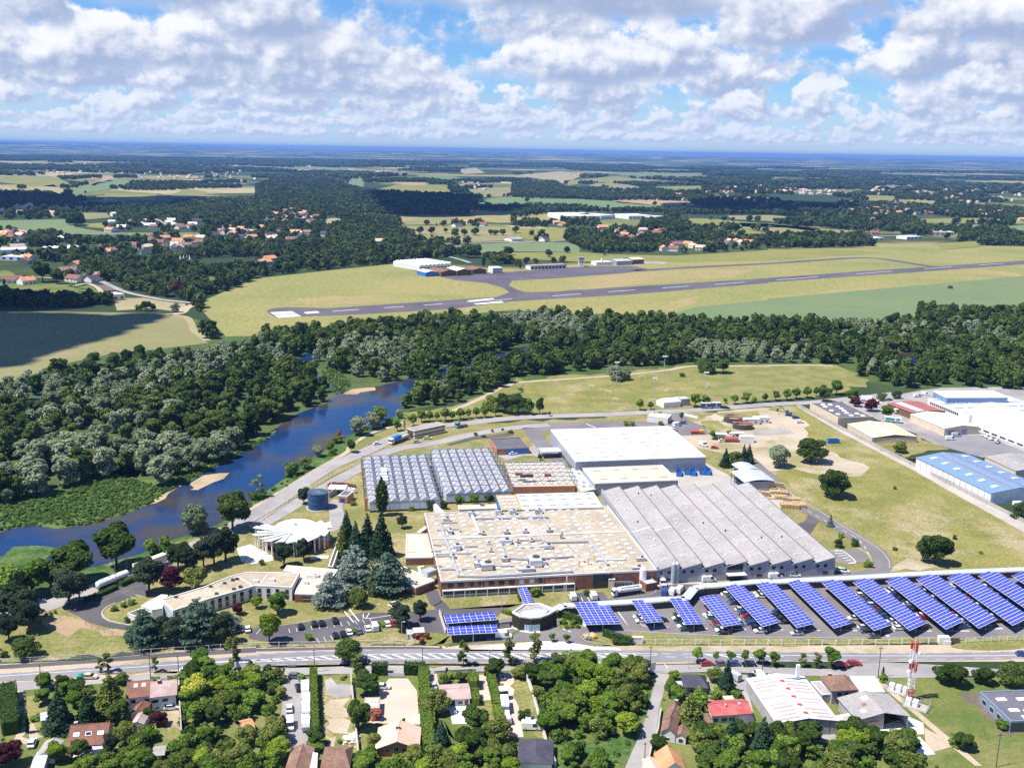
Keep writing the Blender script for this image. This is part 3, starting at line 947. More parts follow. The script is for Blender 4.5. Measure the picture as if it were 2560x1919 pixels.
stripe(mb,"L150,150 470,340 760,500 870,640 905,730",.2,.17,(3,3))
stripe(mb,"N500,205 585,240",.6,.16)
stripe(mb,"K1150,735 1165,770",.2,.17)
stripe(mb,"K1205,735 1225,770",.2,.17)
mb.build('parking_markings',kind='structure')
mb=MB()
for row in range(3):
 for i in range(26):
  t=i/26
  p=G('B%g,%g'%(1590+330*t**.6+150*max(0,t-.55)+row*6,462-66*t**.55+row*9),.18)
  mb.box(p.x-.35,p.x+.35,p.y-.3,p.y+.3,.16,.19,'green')
for row in range(2):
 for i in range(12):
  p=G('K%g,%g'%(530+i*11+row*14,1062-i*7.4+row*6),.18)
  mb.box(p.x-.4,p.x+.4,p.y-.3,p.y+.3,.16,.19,'green')
mb.build('grass_pavers',kind='stuff',label='green squares of grass set in the pavement beside the entrance drive')
mb=MB()
def kerb(mb,line,w=.25,h=.13,z=.1,mat='concrete'):
 g=smooth_line(GS(line),5)
 for p,q in zip(g[:-1],g[1:]):
  mb.bar((p.x,p.y,z),(q.x,q.y,z),w,h,mat)
kerb(mb,"A1160,290 1040,270 940,245 890,210 885,170 930,125 1000,95",.5)
kerb(mb,"B0,300 220,288 480,250 780,208")
kerb(mb,"C600,395 610,380 660,345 900,330 1200,348 1800,378 D0,390 1000,396 1470,392")
kerb(mb,"C1130,440 900,455 700,440 600,400")
kerb(mb,"K1790,655 1790,690 1700,720 1420,752 1380,730")
kerb(mb,"L1050,760 1040,690 950,590 760,470 480,290 200,120",.3)
kerb(mb,"L890,755 905,720 860,640 770,585",.3)
mb.build('kerbs',kind='structure')
#   BUILDINGS
def win_box(name,parent,x,z,w_,h_,y=.0,axis='y',mat='glass',frame='metal',out=.05,side=-1,sub=False):
 mb=MB()
 t=.08
 d0,d1=(y-out,y+.06)if side<0 else(y-.06,y+out)
 p0,p1=(y-out-.012,y)if side<0 else(y,y+out+.012)
 if axis=='y':
  mb.box(x-w_/2-t,x+w_/2+t,d0,d1,z-t,z+h_+t,frame)
  mb.box(x-w_/2,x+w_/2,p0,p1,z,z+h_,mat)
 else:
  mb.box(d0,d1,x-w_/2-t,x+w_/2+t,z-t,z+h_+t,frame)
  mb.box(p0,p1,x-w_/2,x+w_/2,z,z+h_,mat)
 return mb.build(name,parent)
def hall(name,label,cat,fr,h,wall,roof,parapet=.35,roof_name='roof',group=None,trim=None,z0=.0):
 t=fr.thing(name,label,cat,group)
 one('wall',t,'box',0,fr.L,0,fr.D,z0,h,wall)
 mb=MB()
 mb.box(.3,fr.L-.3,.3,fr.D-.3,h,h+.06,roof)
 mb.build(roof_name,t)
 if parapet:
  mb=MB()
  tm=trim or wall
  for a in((-.04,fr.L+.04,-.04,.3),(-.04,fr.L+.04,fr.D-.3,fr.D+.04),(-.04,.3,.3,fr.D-.3),(fr.L-.3,fr.L+.04,.3,fr.D-.3)):
   mb.box(a[0],a[1],a[2],a[3],h-.25,h+parapet,tm)
  mb.build('parapet',t)
 return t
def gable(name,label,cat,fr,h,rise,wall,roof,ridge='u',over=.4,group=None,gable_mat=None,windows=(),chimneys=(),door=None,thick=.18,hip=.0,roof_z=None):
 t=fr.thing(name,label,cat,group)
 L,D=fr.L,fr.D
 gm=gable_mat or wall
 mb=MB()
 mb.box(0,L,0,D,0,h,wall)
 if not hip:
  if ridge=='u':
   for x in(0,L):
    tri=[(x,0,h),(x,D,h),(x,D/2,h+rise)]
    mb.face(tri if x else tri[::-1],gm)
  else:
   for y in(0,D):
    tri=[(0,y,h),(L,y,h),(L/2,y,h+rise)]
    mb.face(tri[::-1]if y else tri,gm)
 mb.build('wall',t)
 mb=MB()
 o=over
 k=rise/((D if ridge=='u' else L)/2)
 e=h-o*k+.06
 top=h+rise+.06
 if ridge=='u':
  i=hip*L
  A=[(-o,-o,e),(L+o,-o,e),(L+o-i,D/2,top),(-o+i,D/2,top)]
  B=[(L+o,D+o,e),(-o,D+o,e),(-o+i,D/2,top),(L+o-i,D/2,top)]
  ends=[[(L+o,-o,e),(L+o,D+o,e),(L+o-i,D/2,top)],[(-o,D+o,e),(-o,-o,e),(-o+i,D/2,top)]]
 else:
  i=hip*D
  A=[(L/2,-o+i,top),(-o,-o,e),(-o,D+o,e),(L/2,D+o-i,top)][::-1]
  A=[(-o,D+o,e),(-o,-o,e),(L/2,-o+i,top),(L/2,D+o-i,top)]
  B=[(L+o,-o,e),(L+o,D+o,e),(L/2,D+o-i,top),(L/2,-o+i,top)]
  ends=[[(-o,-o,e),(L+o,-o,e),(L/2,-o+i,top)],[(L+o,D+o,e),(-o,D+o,e),(L/2,D+o-i,top)]]
 planes=[A,B]+(ends if hip else[])
 for P in planes:
  mb.face([(p[0],p[1],p[2]+thick)for p in P],roof)
  mb.face([(p[0],p[1],p[2])for p in P[::-1]],roof)
  for a,b in zip(P,P[1:]+P[:1]):
   mb.face([a,b,(b[0],b[1],b[2]+thick),(a[0],a[1],a[2]+thick)],roof)
 rf=mb.build('roof',t)
 if not hip:
  mr=MB()
  if ridge=='u':
   mr.tube((-o,D/2,top+thick),(L+o,D/2,top+thick),.13,roof,6)
  else:
   mr.tube((L/2,-o,top+thick),(L/2,D+o,top+thick),.13,roof,6)
  mr.build('ridge',rf)
 for(x,y,s)in chimneys:
  mc=MB()
  y_=abs((y-D/2)if ridge=='u' else(x-L/2))
  zz=top-y_*k
  mc.box(x-s/2,x+s/2,y-s/2,y+s/2,zz-.4,zz+1.1,'brick')
  mc.box(x-s/2-.08,x+s/2+.08,y-s/2-.08,y+s/2+.08,zz+1.1,zz+1.22,'stucco')
  mc.build('chimney',rf)
 for q in windows:
  x,z,ww,hh=q[:4]
  face=q[4]if len(q)>4 else 'front'
  gl=q[5]if len(q)>5 else 'glass'
  if face=='front':
   win_box('window',t,x,z,ww,hh,.0,mat=gl)
  elif face=='left':
   win_box('window',t,x,z,ww,hh,.0,axis='x',mat=gl)
  elif face=='right':
   win_box('window',t,x,z,ww,hh,L,axis='x',side=1,mat=gl)
 if door:
  md=MB()
  md.box(door-.5,door+.5,-.05,.05,0,2.15,'planks')
  md.build('door',t)
 return t
def lights(t,fr,spots,z,w_,d_,hh,mat='perspex',name='skylight',base='chalk'):
 mb=MB()
 mb.box(-w_/2-.12,w_/2+.12,-d_/2-.12,d_/2+.12,0,hh*.5,base)
 mb.box(-w_/2,w_/2,-d_/2,d_/2,hh*.5,hh,mat)
 me=mb.mesh(name)
 for(x,y)in spots:
  put(name,me,t,(x,y,z))
#   brick factory hall
FB=Frame('M770,1570 N1113,1470 M590,985',5.6)
brick_hall=hall('factory_hall','long brick factory hall with a tan flat roof crowded with ducts and skylights','factory',FB,5.6,'brick','roof_tan',.4,trim='chalk')
t=brick_hall
L,D=FB.L,FB.D
mb=MB()
x0,x1=.4,FB.loc('K1130,605')[0]
mb.box(x0,x1,-.9,-.05,2.45,2.75,'metal')
mb.build('canopy',t)
n=12
cm=MB()
cm.box(-.14,.14,-.14,.14,0,2.45,'metal')
cme=cm.mesh('column')
wm=MB()
wm.box(-2.9,2.9,-.06,.05,.85,2.4,'glass')
wm.box(-2.9,2.9,-.10,.05,.75,.84,'metal')
wme=wm.mesh('window')
for i in range(n+1):
 x=x0+(x1-x0)*i/n
 put('column',cme,t,(x,-.75,0))
 if i<n and i not in(6,7):
  put('window',wme,t,(x+(x1-x0)/n/2,0,0),scale=((x1-x0)/n/6.2,1,1))
one('plinth',t,'box',x0,x1,-.04,.02,.05,.74,'plaster')
wx=[FB.loc('K%g,632'%k)[0]for k in(33,85,138,190,242,294,346,398,449,499)]
xa=FB.loc('K33,590')[0]
for i in range(10):
 win_box('window',t,3.2+i*3.55,3.45,1.7,1.5,0,frame='dark',mat='glass_pale' if i in(7,8)else 'glass')
xg=FB.loc('K1345,535')[0]
mb=MB()
mb.box(xg-3.6,xg+3.6,-.08,.05,0,5.5,'dark')
for i in range(5):
 mb.box(xg-3.4+i*1.4,xg-2.2+i*1.4,-.12,-.08,.2,2.5,'glass')
 mb.box(xg-3.4+i*1.4,xg-2.2+i*1.4,-.12,-.08,2.8,5.2,'glass')
mb.build('entrance_glazing',t)
mb=MB()
xs_=FB.loc('K590,570')[0]
mb.box(xs_-.15,xs_+7.5,-.06,.02,2.8,5.3,'rust')
mb.build('wall_panel',t)
ZR=5.66
spots=[]
nx_,ny_=21,15
for i in range(nx_):
 for j in range(ny_):
  if RND.random()<.86:
   spots.append((4.0+(L-8)*i/(nx_-1),3.5+(D-7)*j/(ny_-1)+(1.2 if i%2 else 0)))
spots=[s for s in spots if s[1]<D-2]
RND.shuffle(spots)
lights(t,FB,spots[:205],ZR,1.5,1.0,.42)
lights(t,FB,spots[205:240],ZR,1.5,1.0,.42,'hatch_grey')
mb=MB()
for s in("M1830,940 N695,1500","M1130,975 1390,1510"):
 a,b=FB.line(s)
 mb.bar((a[0],a[1],ZR),(b[0],b[1],ZR),.35,.10,'roof_gray')
a,b=FB.line("M680,1205 N870,1140")
mb.bar((a[0],a[1],ZR),(b[0],b[1],ZR),.8,.45,'chalk')
a,b=FB.line("M1470,1185 N820,1155")
mb.bar((a[0],a[1]+1.6,ZR),(b[0],b[1]+1.6,ZR),.5,.3,'tan_pale')
mb.build('roof_joint',t)
DUCTS=["M735,1070 905,1062","M740,1130 930,1120 935,1140","M1030,990 1100,1160","M1270,985 1350,1150","M1395,985 1485,1140","M1625,975 1725,1135",
"M1060,1035 1690,1020","M760,1080 850,1320 920,1530 1160,1535 1905,1490","M1540,1030 1640,1200 1690,1290","M1640,1240 2045,1230 2110,1300 2211,1430",
"M1280,1230 1340,1400","M1360,1375 1540,1385 1910,1360","M840,1190 1120,1185","M900,1275 1110,1268","M720,1340 1050,1330 1060,1360",
"M1200,1440 1480,1440","M1300,1220 1640,1215","N600,1390 840,1385","M850,1350 700,1360","M760,1260 700,1255","M760,1310 690,1312","M770,1440 720,1442",
"M780,1470 1030,1465","M1420,1250 1420,1280 1650,1270","M1870,1260 2010,1400"]
for i,s in enumerate(DUCTS):
 ln=FB.line(s)
 mb=MB()
 big=i in(2,7,8,9,11,6)
 wd=.75 if big else .48
 mt='zinc' if i not in(2,12,23,17)else 'metal'
 for a,b in zip(ln[:-1],ln[1:]):
  mb.bar((a[0],a[1],ZR+.28),(b[0],b[1],ZR+.28),wd,wd*.8,mt)
  k=max(1,int(hypot(b[0]-a[0],b[1]-a[1])/5))
  for j in range(k+1):
   x,y=a[0]+(b[0]-a[0])*j/k,a[1]+(b[1]-a[1])*j/k
   mb.box(x-wd*.6,x+wd*.6,y-.12,y+.12,ZR,ZR+.28,'dark')
 mb.build('duct',t)
UNITS=[("M815,1050",2.6,2.0,1.6),("M845,1150",1.6,3.6,1.5),("M1035,1000",2.8,1.8,1.7),("M1265,985",2.6,1.6,1.7),("M1390,985",2.6,1.6,1.7),("M1610,978",2.8,1.6,1.8),
("M905,1290",2.4,3.0,1.8),("M1160,1455",4.2,4.2,2.2),("M1095,1440",3.2,2.6,1.8),("M1575,1420",4.4,6.0,2.6),("M1640,1425",3.0,3.0,1.8),("M1500,1475",6.0,2.4,1.2),
("M1325,1240",4.4,2.6,1.7),("M1130,1165",1.6,1.6,1.1),("M1335,1155",2.0,1.5,1.2),("M1495,1148",2.0,1.5,1.2),("M1700,1140",2.0,1.5,1.2),("M1810,1195",1.0,1.0,2.0),
("M1180,1255",1.3,1.2,1.1),("M1200,1315",1.2,1.2,1.1),("M1430,1235",1.4,1.2,1.0),("M1550,1225",1.4,1.2,1.0),("N975,1385",3.4,1.6,1.2),("N945,1455",4.4,2.0,.8),("M1690,1280",3.4,2.2,1.4),("M1320,1390",2.4,2.0,1.4),("M870,1365",2.0,1.6,1.1)]
for i,(p,a,b,hh)in enumerate(UNITS):
 x,y=FB.loc(p)
 mb=MB()
 mb.box(-a/2,a/2,-b/2,b/2,.3,hh,'zinc' if i%3 else 'metal')
 mb.box(-a/2-.06,a/2+.06,-b/2-.06,b/2+.06,hh,hh+.08,'grey')
 for sx in(-1,1):
  mb.box(sx*a*.4-.1,sx*a*.4+.1,-b/2,b/2,0,.3,'dark')
 mb.tube((a*.15,b*.1,hh+.08),(a*.15,b*.1,hh+.45),min(a,b)*.3,'dark',10)
 mb.box(-a/2-.03,-a/2,-b*.35,b*.35,.5,hh-.3,'dark')
 mb.build('ventilation_unit',t,(x,y,ZR))
for p in("N440,1440","N518,1420","N570,1400","N620,1450"):
 x,y=FB.loc(p)
 one('vent_pipe',t,'tube',(x,y,ZR),(x,y,ZR+(2.6 if p!="N620,1450" else 1.2)),.22,'pipe_ochre',8)
fa=Frame('M465,1365 700,1360 410,1160',2.8)
fa.D=min(fa.D,26)
an=hall('factory_annex','low tan-roofed annex on the west side of the brick hall, nearer the tall spruces','building',fa,2.8,'brick','tan_pale',.3,trim='chalk')
mb=MB()
a,b,c=fa.loc('M550,1165'),fa.loc('M600,1360'),fa.loc('M480,1310')
mb.bar((a[0],a[1],2.9),(b[0],b[1],2.9),1.5,.1,'chalk')
mb.bar((c[0],c[1],3.0),(b[0],c[1],3.0),.4,.1,'chalk')
mb.build('roof_walkway',an)
fa2=Frame('M553,1620 715,1560 505,1410',2.9)
fa2.L*=1.0
an2=hall('factory_annex','southern annex of the brick hall with a caged ventilation unit on its pale roof','building',fa2,2.9,'brick','tan_pale',.3,trim='chalk')
mb=MB()
for q in("M575,1440 605,1540","M605,1540 680,1545","M575,1440 620,1435"):
 a,b=fa2.line(q)
 mb.bar((a[0],a[1],3.0),(b[0],b[1],3.0),.9,.1,'chalk')
mb.build('roof_walkway',an2)
mb=MB()
x,y=fa2.loc('M665,1510')
mb.box(-2.2,2.2,-1.8,1.8,.2,2.0,'zinc')
for i in range(5):
 mb.box(-2.3+i*1.1,-2.2+i*1.1,-1.9,-1.8,0,2.3,'grey')
mb.build('ventilation_unit',an2,(x,y,3.0))
one('gate',an2,'box',fa2.L*.72,fa2.L*.95,-.05,.02,.1,2.6,'dark')
fw=Frame('M1470,945 2165,925 1400,815',6.4)
rb=hall('factory_bay','white-roofed rear bay of the factory between the brick hall and the truss halls','factory',fw,6.4,'stucco','chalk',.25,trim='chalk')
lights(rb,fw,[(fw.L*(.06+.17*i),fw.D*q)for i in range(6)for q in(.2,.55,.85)],6.46,2.6,1.1,.5,'hatch_grey',base='chalk')
ft=Frame('M1295,950 1468,944 1222,825',6.4)
ft.L-=.3
tb=hall('factory_bay','small tan-roofed bay with a blue flank and yellow coping beside the white-roofed bay','building',ft,6.4,'skip_blue','roof_tan',.25,trim='trim_yellow')
lights(tb,ft,[(ft.L*(.25+.28*i),ft.D*q)for i in range(3)for q in(.15,.38,.6,.83)],6.46,1.3,.9,.4)
fl=Frame('M925,945 1255,935 925,908',3.2)
lb=hall('covered_passage','low pale flat-roofed link behind the brick hall with two roof vents','building',fl,3.2,'cream','tan_pale',.2,trim='chalk')
lights(lb,fl,[(fl.L*.6,fl.D*.6),(fl.L*.66,fl.D*.6)],3.26,.8,.8,.8,'dark')
fl=Frame('M560,1140 590,1145 505,985',3.0)
cw=hall('covered_walkway','narrow covered walkway with a yellow edge along the west flank of the brick hall','walkway',fl,3.0,'trim_yellow','tan_pale',.15,trim='chalk')
fl=Frame('M775,975 800,972 725,890',3.0)
cw=hall('covered_walkway','short pale covered walkway from the truss hall to the brick hall','walkway',fl,3.0,'chalk','chalk',.1)
#   sawtooth hall
FS=Frame('N1110,1462 L597,716 N560,790',5.4,None,8.6)
t=FS.thing('sawtooth_hall','grey factory hall with eight long sawtooth roofs and metal walls','factory')
NT_=8
tw=FS.L/NT_
RISE=2.1
one('wall',t,'box',0,FS.L,0,FS.D,0,5.2,'clad_grey')
for i in range(NT_):
 mb=MB()
 xa,xb=i*tw,(i+1)*tw-.15
 za,zb=5.3,5.3+RISE
 o=.35
 v0=[(xa,-o,za),(xb,-o,zb),(xb,FS.D+o,zb),(xa,FS.D+o,za)]
 mb.face(v0,'roof_gray')
 mb.face([(p[0],p[1],p[2]-.15)for p in v0[::-1]],'roof_gray')
 mb.face([(xa,-o,za-.15),(xb,-o,zb-.15),(xb,-o,zb),(xa,-o,za)],'chalk')
 r=mb.build('roof',t)
 many('gable_wall',t,('face',[(xa,0,5.1),(xb,0,5.1),(xb,0,zb-.15),(xa,0,za-.15)],'clad_grey'),('face',[(xb,0,5.1),(xb,FS.D,5.1),(xb,FS.D,zb-.15),(xb,0,zb-.15)],'glass'),('face',[(xb,FS.D,5.1),(xa,FS.D,5.1),(xa,FS.D,za-.15),(xb,FS.D,zb-.15)],'clad_grey'))
 one('ridge_shade_strip',r,'box',xb-.12,xb+.2,-o,FS.D+o,zb-.4,zb+.07,'roof_felt')  # dark strip standing in for the thin shadow line along each roof drop
 sm=MB()
 sm.box(-.9,.9,-.6,.6,0,.25,'chalk')
 sm.box(-.75,.75,-.5,.5,.25,.38,'hatch_grey')
 sme=sm.mesh('skylight')
 for j in range(6):
  y=FS.D*(.07+.155*j)+(3 if i%2 else 0)
  sk=put('skylight',sme,r,(xa+tw*.52,y,za+RISE*.52),(0,-atan2(RISE,tw),0))
 if i<7:
  mb=MB()
  for q in range(2):
   y=FS.D*RND.uniform(.1,.9)
   x=xa+tw*RND.uniform(.3,.8)
   zz=za+RISE*(x-xa)/tw
   mb.tube((x,y,zz),(x,y,zz+.7),.28,'metal' if q else 'dark',8)
  mb.build('roof_vent',r)
one('gutter_duct',t,'bar',(.35,0,5.9),(.35,FS.D,5.9),.5,.55,'zinc')
mb=MB()
for(ia,yy)in((0,.42),(1,.42)):
 xa,xb=ia*tw,(ia+1)*tw-.3
 mb.face([(xa,FS.D*yy,5.36),(xb,FS.D*yy,5.36+RISE),(xb,FS.D*yy+.7,5.36+RISE),(xa,FS.D*yy+.7,5.36)],'chalk')
mb.build('roof_strip',t)
for i in range(NT_):
 if i==3:
  mb=MB()
  mb.box(i*tw+1.0,i*tw+7.0,-.10,.05,0,6.2,'dark')
  for q in range(4):
   mb.box(i*tw+1.2+q*1.45,i*tw+2.4+q*1.45,-.14,-.10,1.2,5.8,'glass')
  mb.build('entrance_glazing',t)
  one('porch',t,'box',i*tw+.6,i*tw+7.6,-2.6,-.1,2.7,2.95,'metal')
  k0=7.8
 else:
  k0=1.2
 x=k0
 while x<tw-1.6:
  win_box('window',t,i*tw+x+.6,3.5,1.25,1.15,0,frame='grey')
  if RND.random()<.72:
   win_box('window',t,i*tw+x+.6,.9,2.1,1.15,0,frame='grey')
  x+=3.0
for xx in(0,1):
 mb=MB()
 p=G('N1250,1580')if xx==0 else G('N1275,1575')
 q=(FS.loc('N1250,1583',0)if xx==0 else FS.loc('N1283,1578',0))
 mb.tube((q[0],q[1],0),(q[0],q[1],7.6),.8,'zinc',14)
 mb.tube((q[0],q[1],7.6),(q[0],q[1],8.2),.8,'zinc',14,.25)
 mb.build('exhaust_stack',t)
#   white warehouses
FW=Frame('N412,533 1537,492 165,258',7.2)
ww=hall('warehouse','largest white-roofed warehouse with grey walls in the middle of the site','warehouse',FW,7.2,'clad_grey','chalk',.3,trim='clad_white')
sp=[]
for i in range(10):
 for j in range(7):
  if RND.random()<.62:
   sp.append((FW.L*(.06+.098*i)+RND.uniform(-1,1),FW.D*(.1+.135*j)))
lights(ww,FW,sp,7.26,3.0,1.0,.32,'hatch_grey')
mb=MB()
for k in(.33,.66):
 mb.box(FW.L*k-.12,FW.L*k+.12,.5,FW.D-.5,7.26,7.42,'chalk')
mb.build('roof_joint',ww)
mb=MB()
for i in range(8):
 y=4+i*3.4
 mb.box(-.08,.04,y,y+2.4,.8,2.6,'glass')
mb.build('loading_windows',ww)
mb=MB()
x,y=FW.loc('N110,330',3)
mb.box(-10.5,-.1,FW.D*.52,FW.D*.66,3.2,3.5,'grey')
for q in(-10,-5.5):
 for r_ in(.53,.65):
  mb.tube((q,FW.D*r_,0),(q,FW.D*r_,3.2),.15,'dark',6)
mb.build('loading_canopy',ww)
FW2=Frame('N578,722 1297,692 440,590',5.6)
w2=hall('warehouse','lower cream-roofed warehouse in front of the largest white one','warehouse',FW2,5.6,'clad_grey','tan_pale',.3,trim='clad_white')
lights(w2,FW2,[(FW2.L*(.14+.24*i),FW2.D*q)for i in range(4)for q in(.25,.8)],5.66,3.2,1.4,.55,'cream')
#   truss halls
def truss_hall(label,fr,h,teeth,rows,wall,front=True,roof='roof_shell',rise=1.7,clear=.5,brick_front=False,x_front=.0):
 t=fr.thing('truss_hall',label,'factory')
 L,D=fr.L,fr.D
 tw=L/teeth
 one('wall',t,'box',0,L,0,D,0,h-.1,'brick_orange' if brick_front else wall)
 if rise>0:
  for i in range(teeth):
   mb=MB()
   xa,xb=i*tw,(i+1)*tw-.1
   m_=xa+tw*.62
   for(p,q,za,zb)in((xa,m_,h,h+rise),):
    mb.face([(p,-.2,za),(q,-.2,zb),(q,D+.2,zb),(p,D+.2,za)],roof)
   mb.face([(m_,-.2,h+rise),(xb,-.2,h),(xb,D+.2,h),(m_,D+.2,h+rise)],roof)
   mb.face([(xa,-.2,h),(xb,-.2,h),(m_,-.2,h+rise)],wall)
   mb.face([(xb,D+.2,h),(xa,D+.2,h),(m_,D+.2,h+rise)],wall)
   r=mb.build('roof',t)
   one('gutter',r,'box',xb-.35,xb+.05,.2,D-.2,h,h+.14,'dark')
 else:
  one('roof',t,'box',.05,L-.05,.05,D-.05,h-.1,h+.05,roof)
 top=h+rise+clear+(1.6 if rise==0 else .45)
 bot=h+(.2 if rise==0 else .35)
 tm=MB()
 n=teeth
 tm.tube((-1.5,0,top),(L+1.2,0,top),.22,'steel_blue',6)
 for i in range(n):
  a,b,c=i*tw,i*tw+tw/2,(i+1)*tw
  tm.tube((a,0,bot),(b,0,top),.14,'steel_blue',4)
  tm.tube((b,0,top),(c,0,bot),.14,'steel_blue',4)
 tm.tube((-1.3,0,0),(-1.3,0,top),.15,'steel_blue',6)
 tm.tube((L+1.0,0,h-1),(L+1.0,0,top),.15,'steel_blue',6)
 tme=tm.mesh('lattice_girder')
 for j in range(rows):
  put('lattice_girder',tme,t,(0,D*(j+.35)/rows,0))
 if front:
  mb=MB()
  for i in range(teeth):
   mb.box(i*tw+.05,(i+1)*tw-.25,-.12,-.02,.9,h-.3,'clad_pale_blue')
  o_=mb.build('front_panels',t)
  one('plinth',t,'box',0,L,-.08,0,0,.85,'dark')
 return t
FT1=Frame('M150,842 755,790 80,472',6.6,None,10)
th1=truss_hall('western truss hall with folded grey roofs under blue lattice girders, the tall poplar before it',FT1,4.6,7,10,'clad_pale_blue')
mb=MB()
x,y=FT1.loc('M280,650')
for k in range(5):
 mb.box(x-1.2,x+1.2,y-9+k*4,y-6.4+k*4,5.8,7.4,'metal')
mb.build('ventilation_unit',th1)
mb=MB()
for k in range(5):
 yy=FT1.D*(.03+.23*k)
 mb.box(-1.9,-.7,yy,yy+1.4,0,5.6,'brick_orange')
mb.build('brick_pier',th1)
FT2=Frame('M815,772 1365,722 700,412',6.6,None,10)
th2=truss_hall('middle truss hall with folded roofs and blue girders, larger than its western neighbour',FT2,4.6,7,9,'clad_pale_blue')
FT3=Frame('M1390,748 1930,738 1290,545',3.6)
th3=truss_hall('low brick hall with a pale flat roof under lattice girders east of the folded roofs',FT3,3.6,8,6,'brick',front=False,roof='tan_pale',rise=.0,clear=.4,brick_front=True)
mb=MB()
for k in range(4):
 x,y=FT3.loc(("M1480,708","M1535,706","M1690,700","M1440,690")[k])
 mb.box(x-1.5,x+1.5,y-.9,y+.9,6.1,7.2,'dark' if k<2 else 'rust')
mb.build('ventilation_unit',th3)
#   brick garage with blue front, striped shed by the road
fr=Frame('M1250,428 1530,415 1222,338',3.0)
t=hall('garage','small brick garage with blue doors and a caged roof west of the big warehouse','garage',fr,3.0,'brick_orange','roof_felt',.4,trim='brick_orange')
mb=MB()
nb=8
for i in range(nb):
 mb.box(fr.L*(.28+.085*i),fr.L*(.28+.085*i)+fr.L*.07,-.09,.02,.2,3.2,'skip_blue')
mb.build('door',t)
mb=MB()
for i in range(13):
 x=fr.L*i/12
 mb.tube((x,.2,3),(x,.2,4.2),.07,'grey',4)
 mb.tube((x,fr.D-.2,3),(x,fr.D-.2,4.2),.07,'grey',4)
for y in(.2,fr.D-.2):
 mb.tube((0,y,4.2),(fr.L,y,4.2),.08,'grey',4)
 for i in range(12):
  mb.tube((fr.L*i/12,y,3),(fr.L*(i+1)/12,y,4.2),.05,'grey',4)
mb.build('roof_railing',t)
fr=Frame('M540,268 803,213 500,262',4.4,depth=7.5)
t=hall('long_shed','long cream shed with two dark bands standing in the river road','shed',fr,4.4,'cream','roof_gray',.15)
many('dark_band',t,('box',-.05,fr.L+.05,-.06,fr.D+.06,3.5,4.1,'planks'),('box',-.05,fr.L+.05,-.06,fr.D+.06,1.4,2.0,'planks'))
one('gateway',t,'box',-.12,.05,1.2,6.2,0,3.4,'dark')
#   blue tank, pump house, compound
c=G('F815,585')
t=thing('storage_tank','tall dark blue cylindrical tank on a pale round base','tank',c)
rad=4.3
mb=MB()
n=40
for k in range(3):
 mb.tube((0,0,.3+2.3*k),(0,0,.3+2.3*(k+1)),rad,'tank_blue',n)
mb.tube((0,0,0),(0,0,.3),rad+.9,'concrete',n)
mb.build('shell',t)
mb=MB()
for k in range(4):
 z=.3+2.3*k
 for i in range(n):
  a,b=2*pi*i/n,2*pi*(i+1)/n
  mb.tube((rad*cos(a),rad*sin(a),z),(rad*cos(b),rad*sin(b),z),.12,'tank_blue',4)
setp(mb.build('hoops',t),kind='stuff')
mb=MB()
mb.disc((0,0,7.25),rad-.2,'tank_water',n)
for i in range(8):
 a=pi*i/8
 mb.bar((rad*cos(a),rad*sin(a),7.2),(-rad*cos(a),-rad*sin(a),7.2),.12,.1,'steel_blue')
mb.build('cover',t)
fr=Frame('Q1405,1325 1535,1360 1425,1255',.0,depth=5.5)
fr=Frame('F990,540 1065,548 1000,500',.0,depth=7.0)
t=hall('pump_house','orange brick pump house with a blue door and white rim beside the blue tank','building',fr,3.2,'brick_orange','roof_felt',.35,trim='plaster')
one('door',t,'box',fr.L*.22,fr.L*.72,-.06,.03,.1,2.2,'tank_blue')
fr=Frame('F905,500 975,455 890,440',.0)
t=thing('walled_compound','walled compound with white cabinets behind the blue tank','compound')
mb=MB()
g=GS("F885,428 925,405 1130,455 1100,465")
for s,mt,h in(("F905,500 980,455",'stucco',2.6),("F905,498 890,430",'brick_orange',2.6),("F888,430 920,405",'brick_orange',2.6)):
 p,q=GS(s)
 mb.bar(p,q,.4,h,mt)
mb.build('wall',t)
mb=MB()
for k in range(7):
 p=G('F%g,%g'%(945+k*27,425+k*5))
 mb.box(p.x-1.3,p.x+1.3,p.y-1,p.y+1,0,2.0,'metal')
mb.build('cabinets',t)
mb=MB()
p,q=GS("F920,455 970,455")
mb.box(p.x-1,p.x+7,p.y-2,p.y+4,2.2,2.5,'chalk')
mb.build('roof',t)
#   canteen with the fan roof
c=G('F575,905')
c0=G('F590,775',5.5)
cx_,cy_=c0.x,c0.y
t=thing('fan_roof_pavilion','round white pavilion whose roof opens like a fan of wedges','pavilion',(cx_,cy_,0))
rad=13.5
mb=MB()
for k in range(15):
 a0,a1=R(150+17*k),R(150+17*(k+1))
 r_=rad+(1.6 if k%2 else 0)
 am=(a0+a1)/2
 zi,zo=5.0-.25*(k%2),5.8+.5*(k%2)
 A=[(3.2*cos(a0),3.2*sin(a0),zi),(r_*cos(a0),r_*sin(a0),zo-.5),(r_*cos(a1),r_*sin(a1),zo+.35),(3.2*cos(a1),3.2*sin(a1),zi+.15)]
 m2=MB()
 m2.face(A,'rib_white')
 m2.face([(p[0],p[1],p[2]-.3)for p in A[::-1]],'rib_white')
 for p,q in zip(A,A[1:]+A[:1]):
  m2.face([(p[0],p[1],p[2]-.3),(q[0],q[1],q[2]-.3),q,p],'metal')
 m2.build('roof_wedge',t)
 for(aa)in(a0+.04,a1-.04):
  mb.tube(((r_-1)*cos(aa),(r_-1)*sin(aa),0),((r_-1)*cos(aa),(r_-1)*sin(aa),zo-.5),.32,'plaster',6)
mb.build('column',t)
one('glazed_wall',t,'prism',[(9.8*cos(R(20*i)),9.8*sin(R(20*i)))for i in range(18)],0,4.6,'glass')
mb=MB()
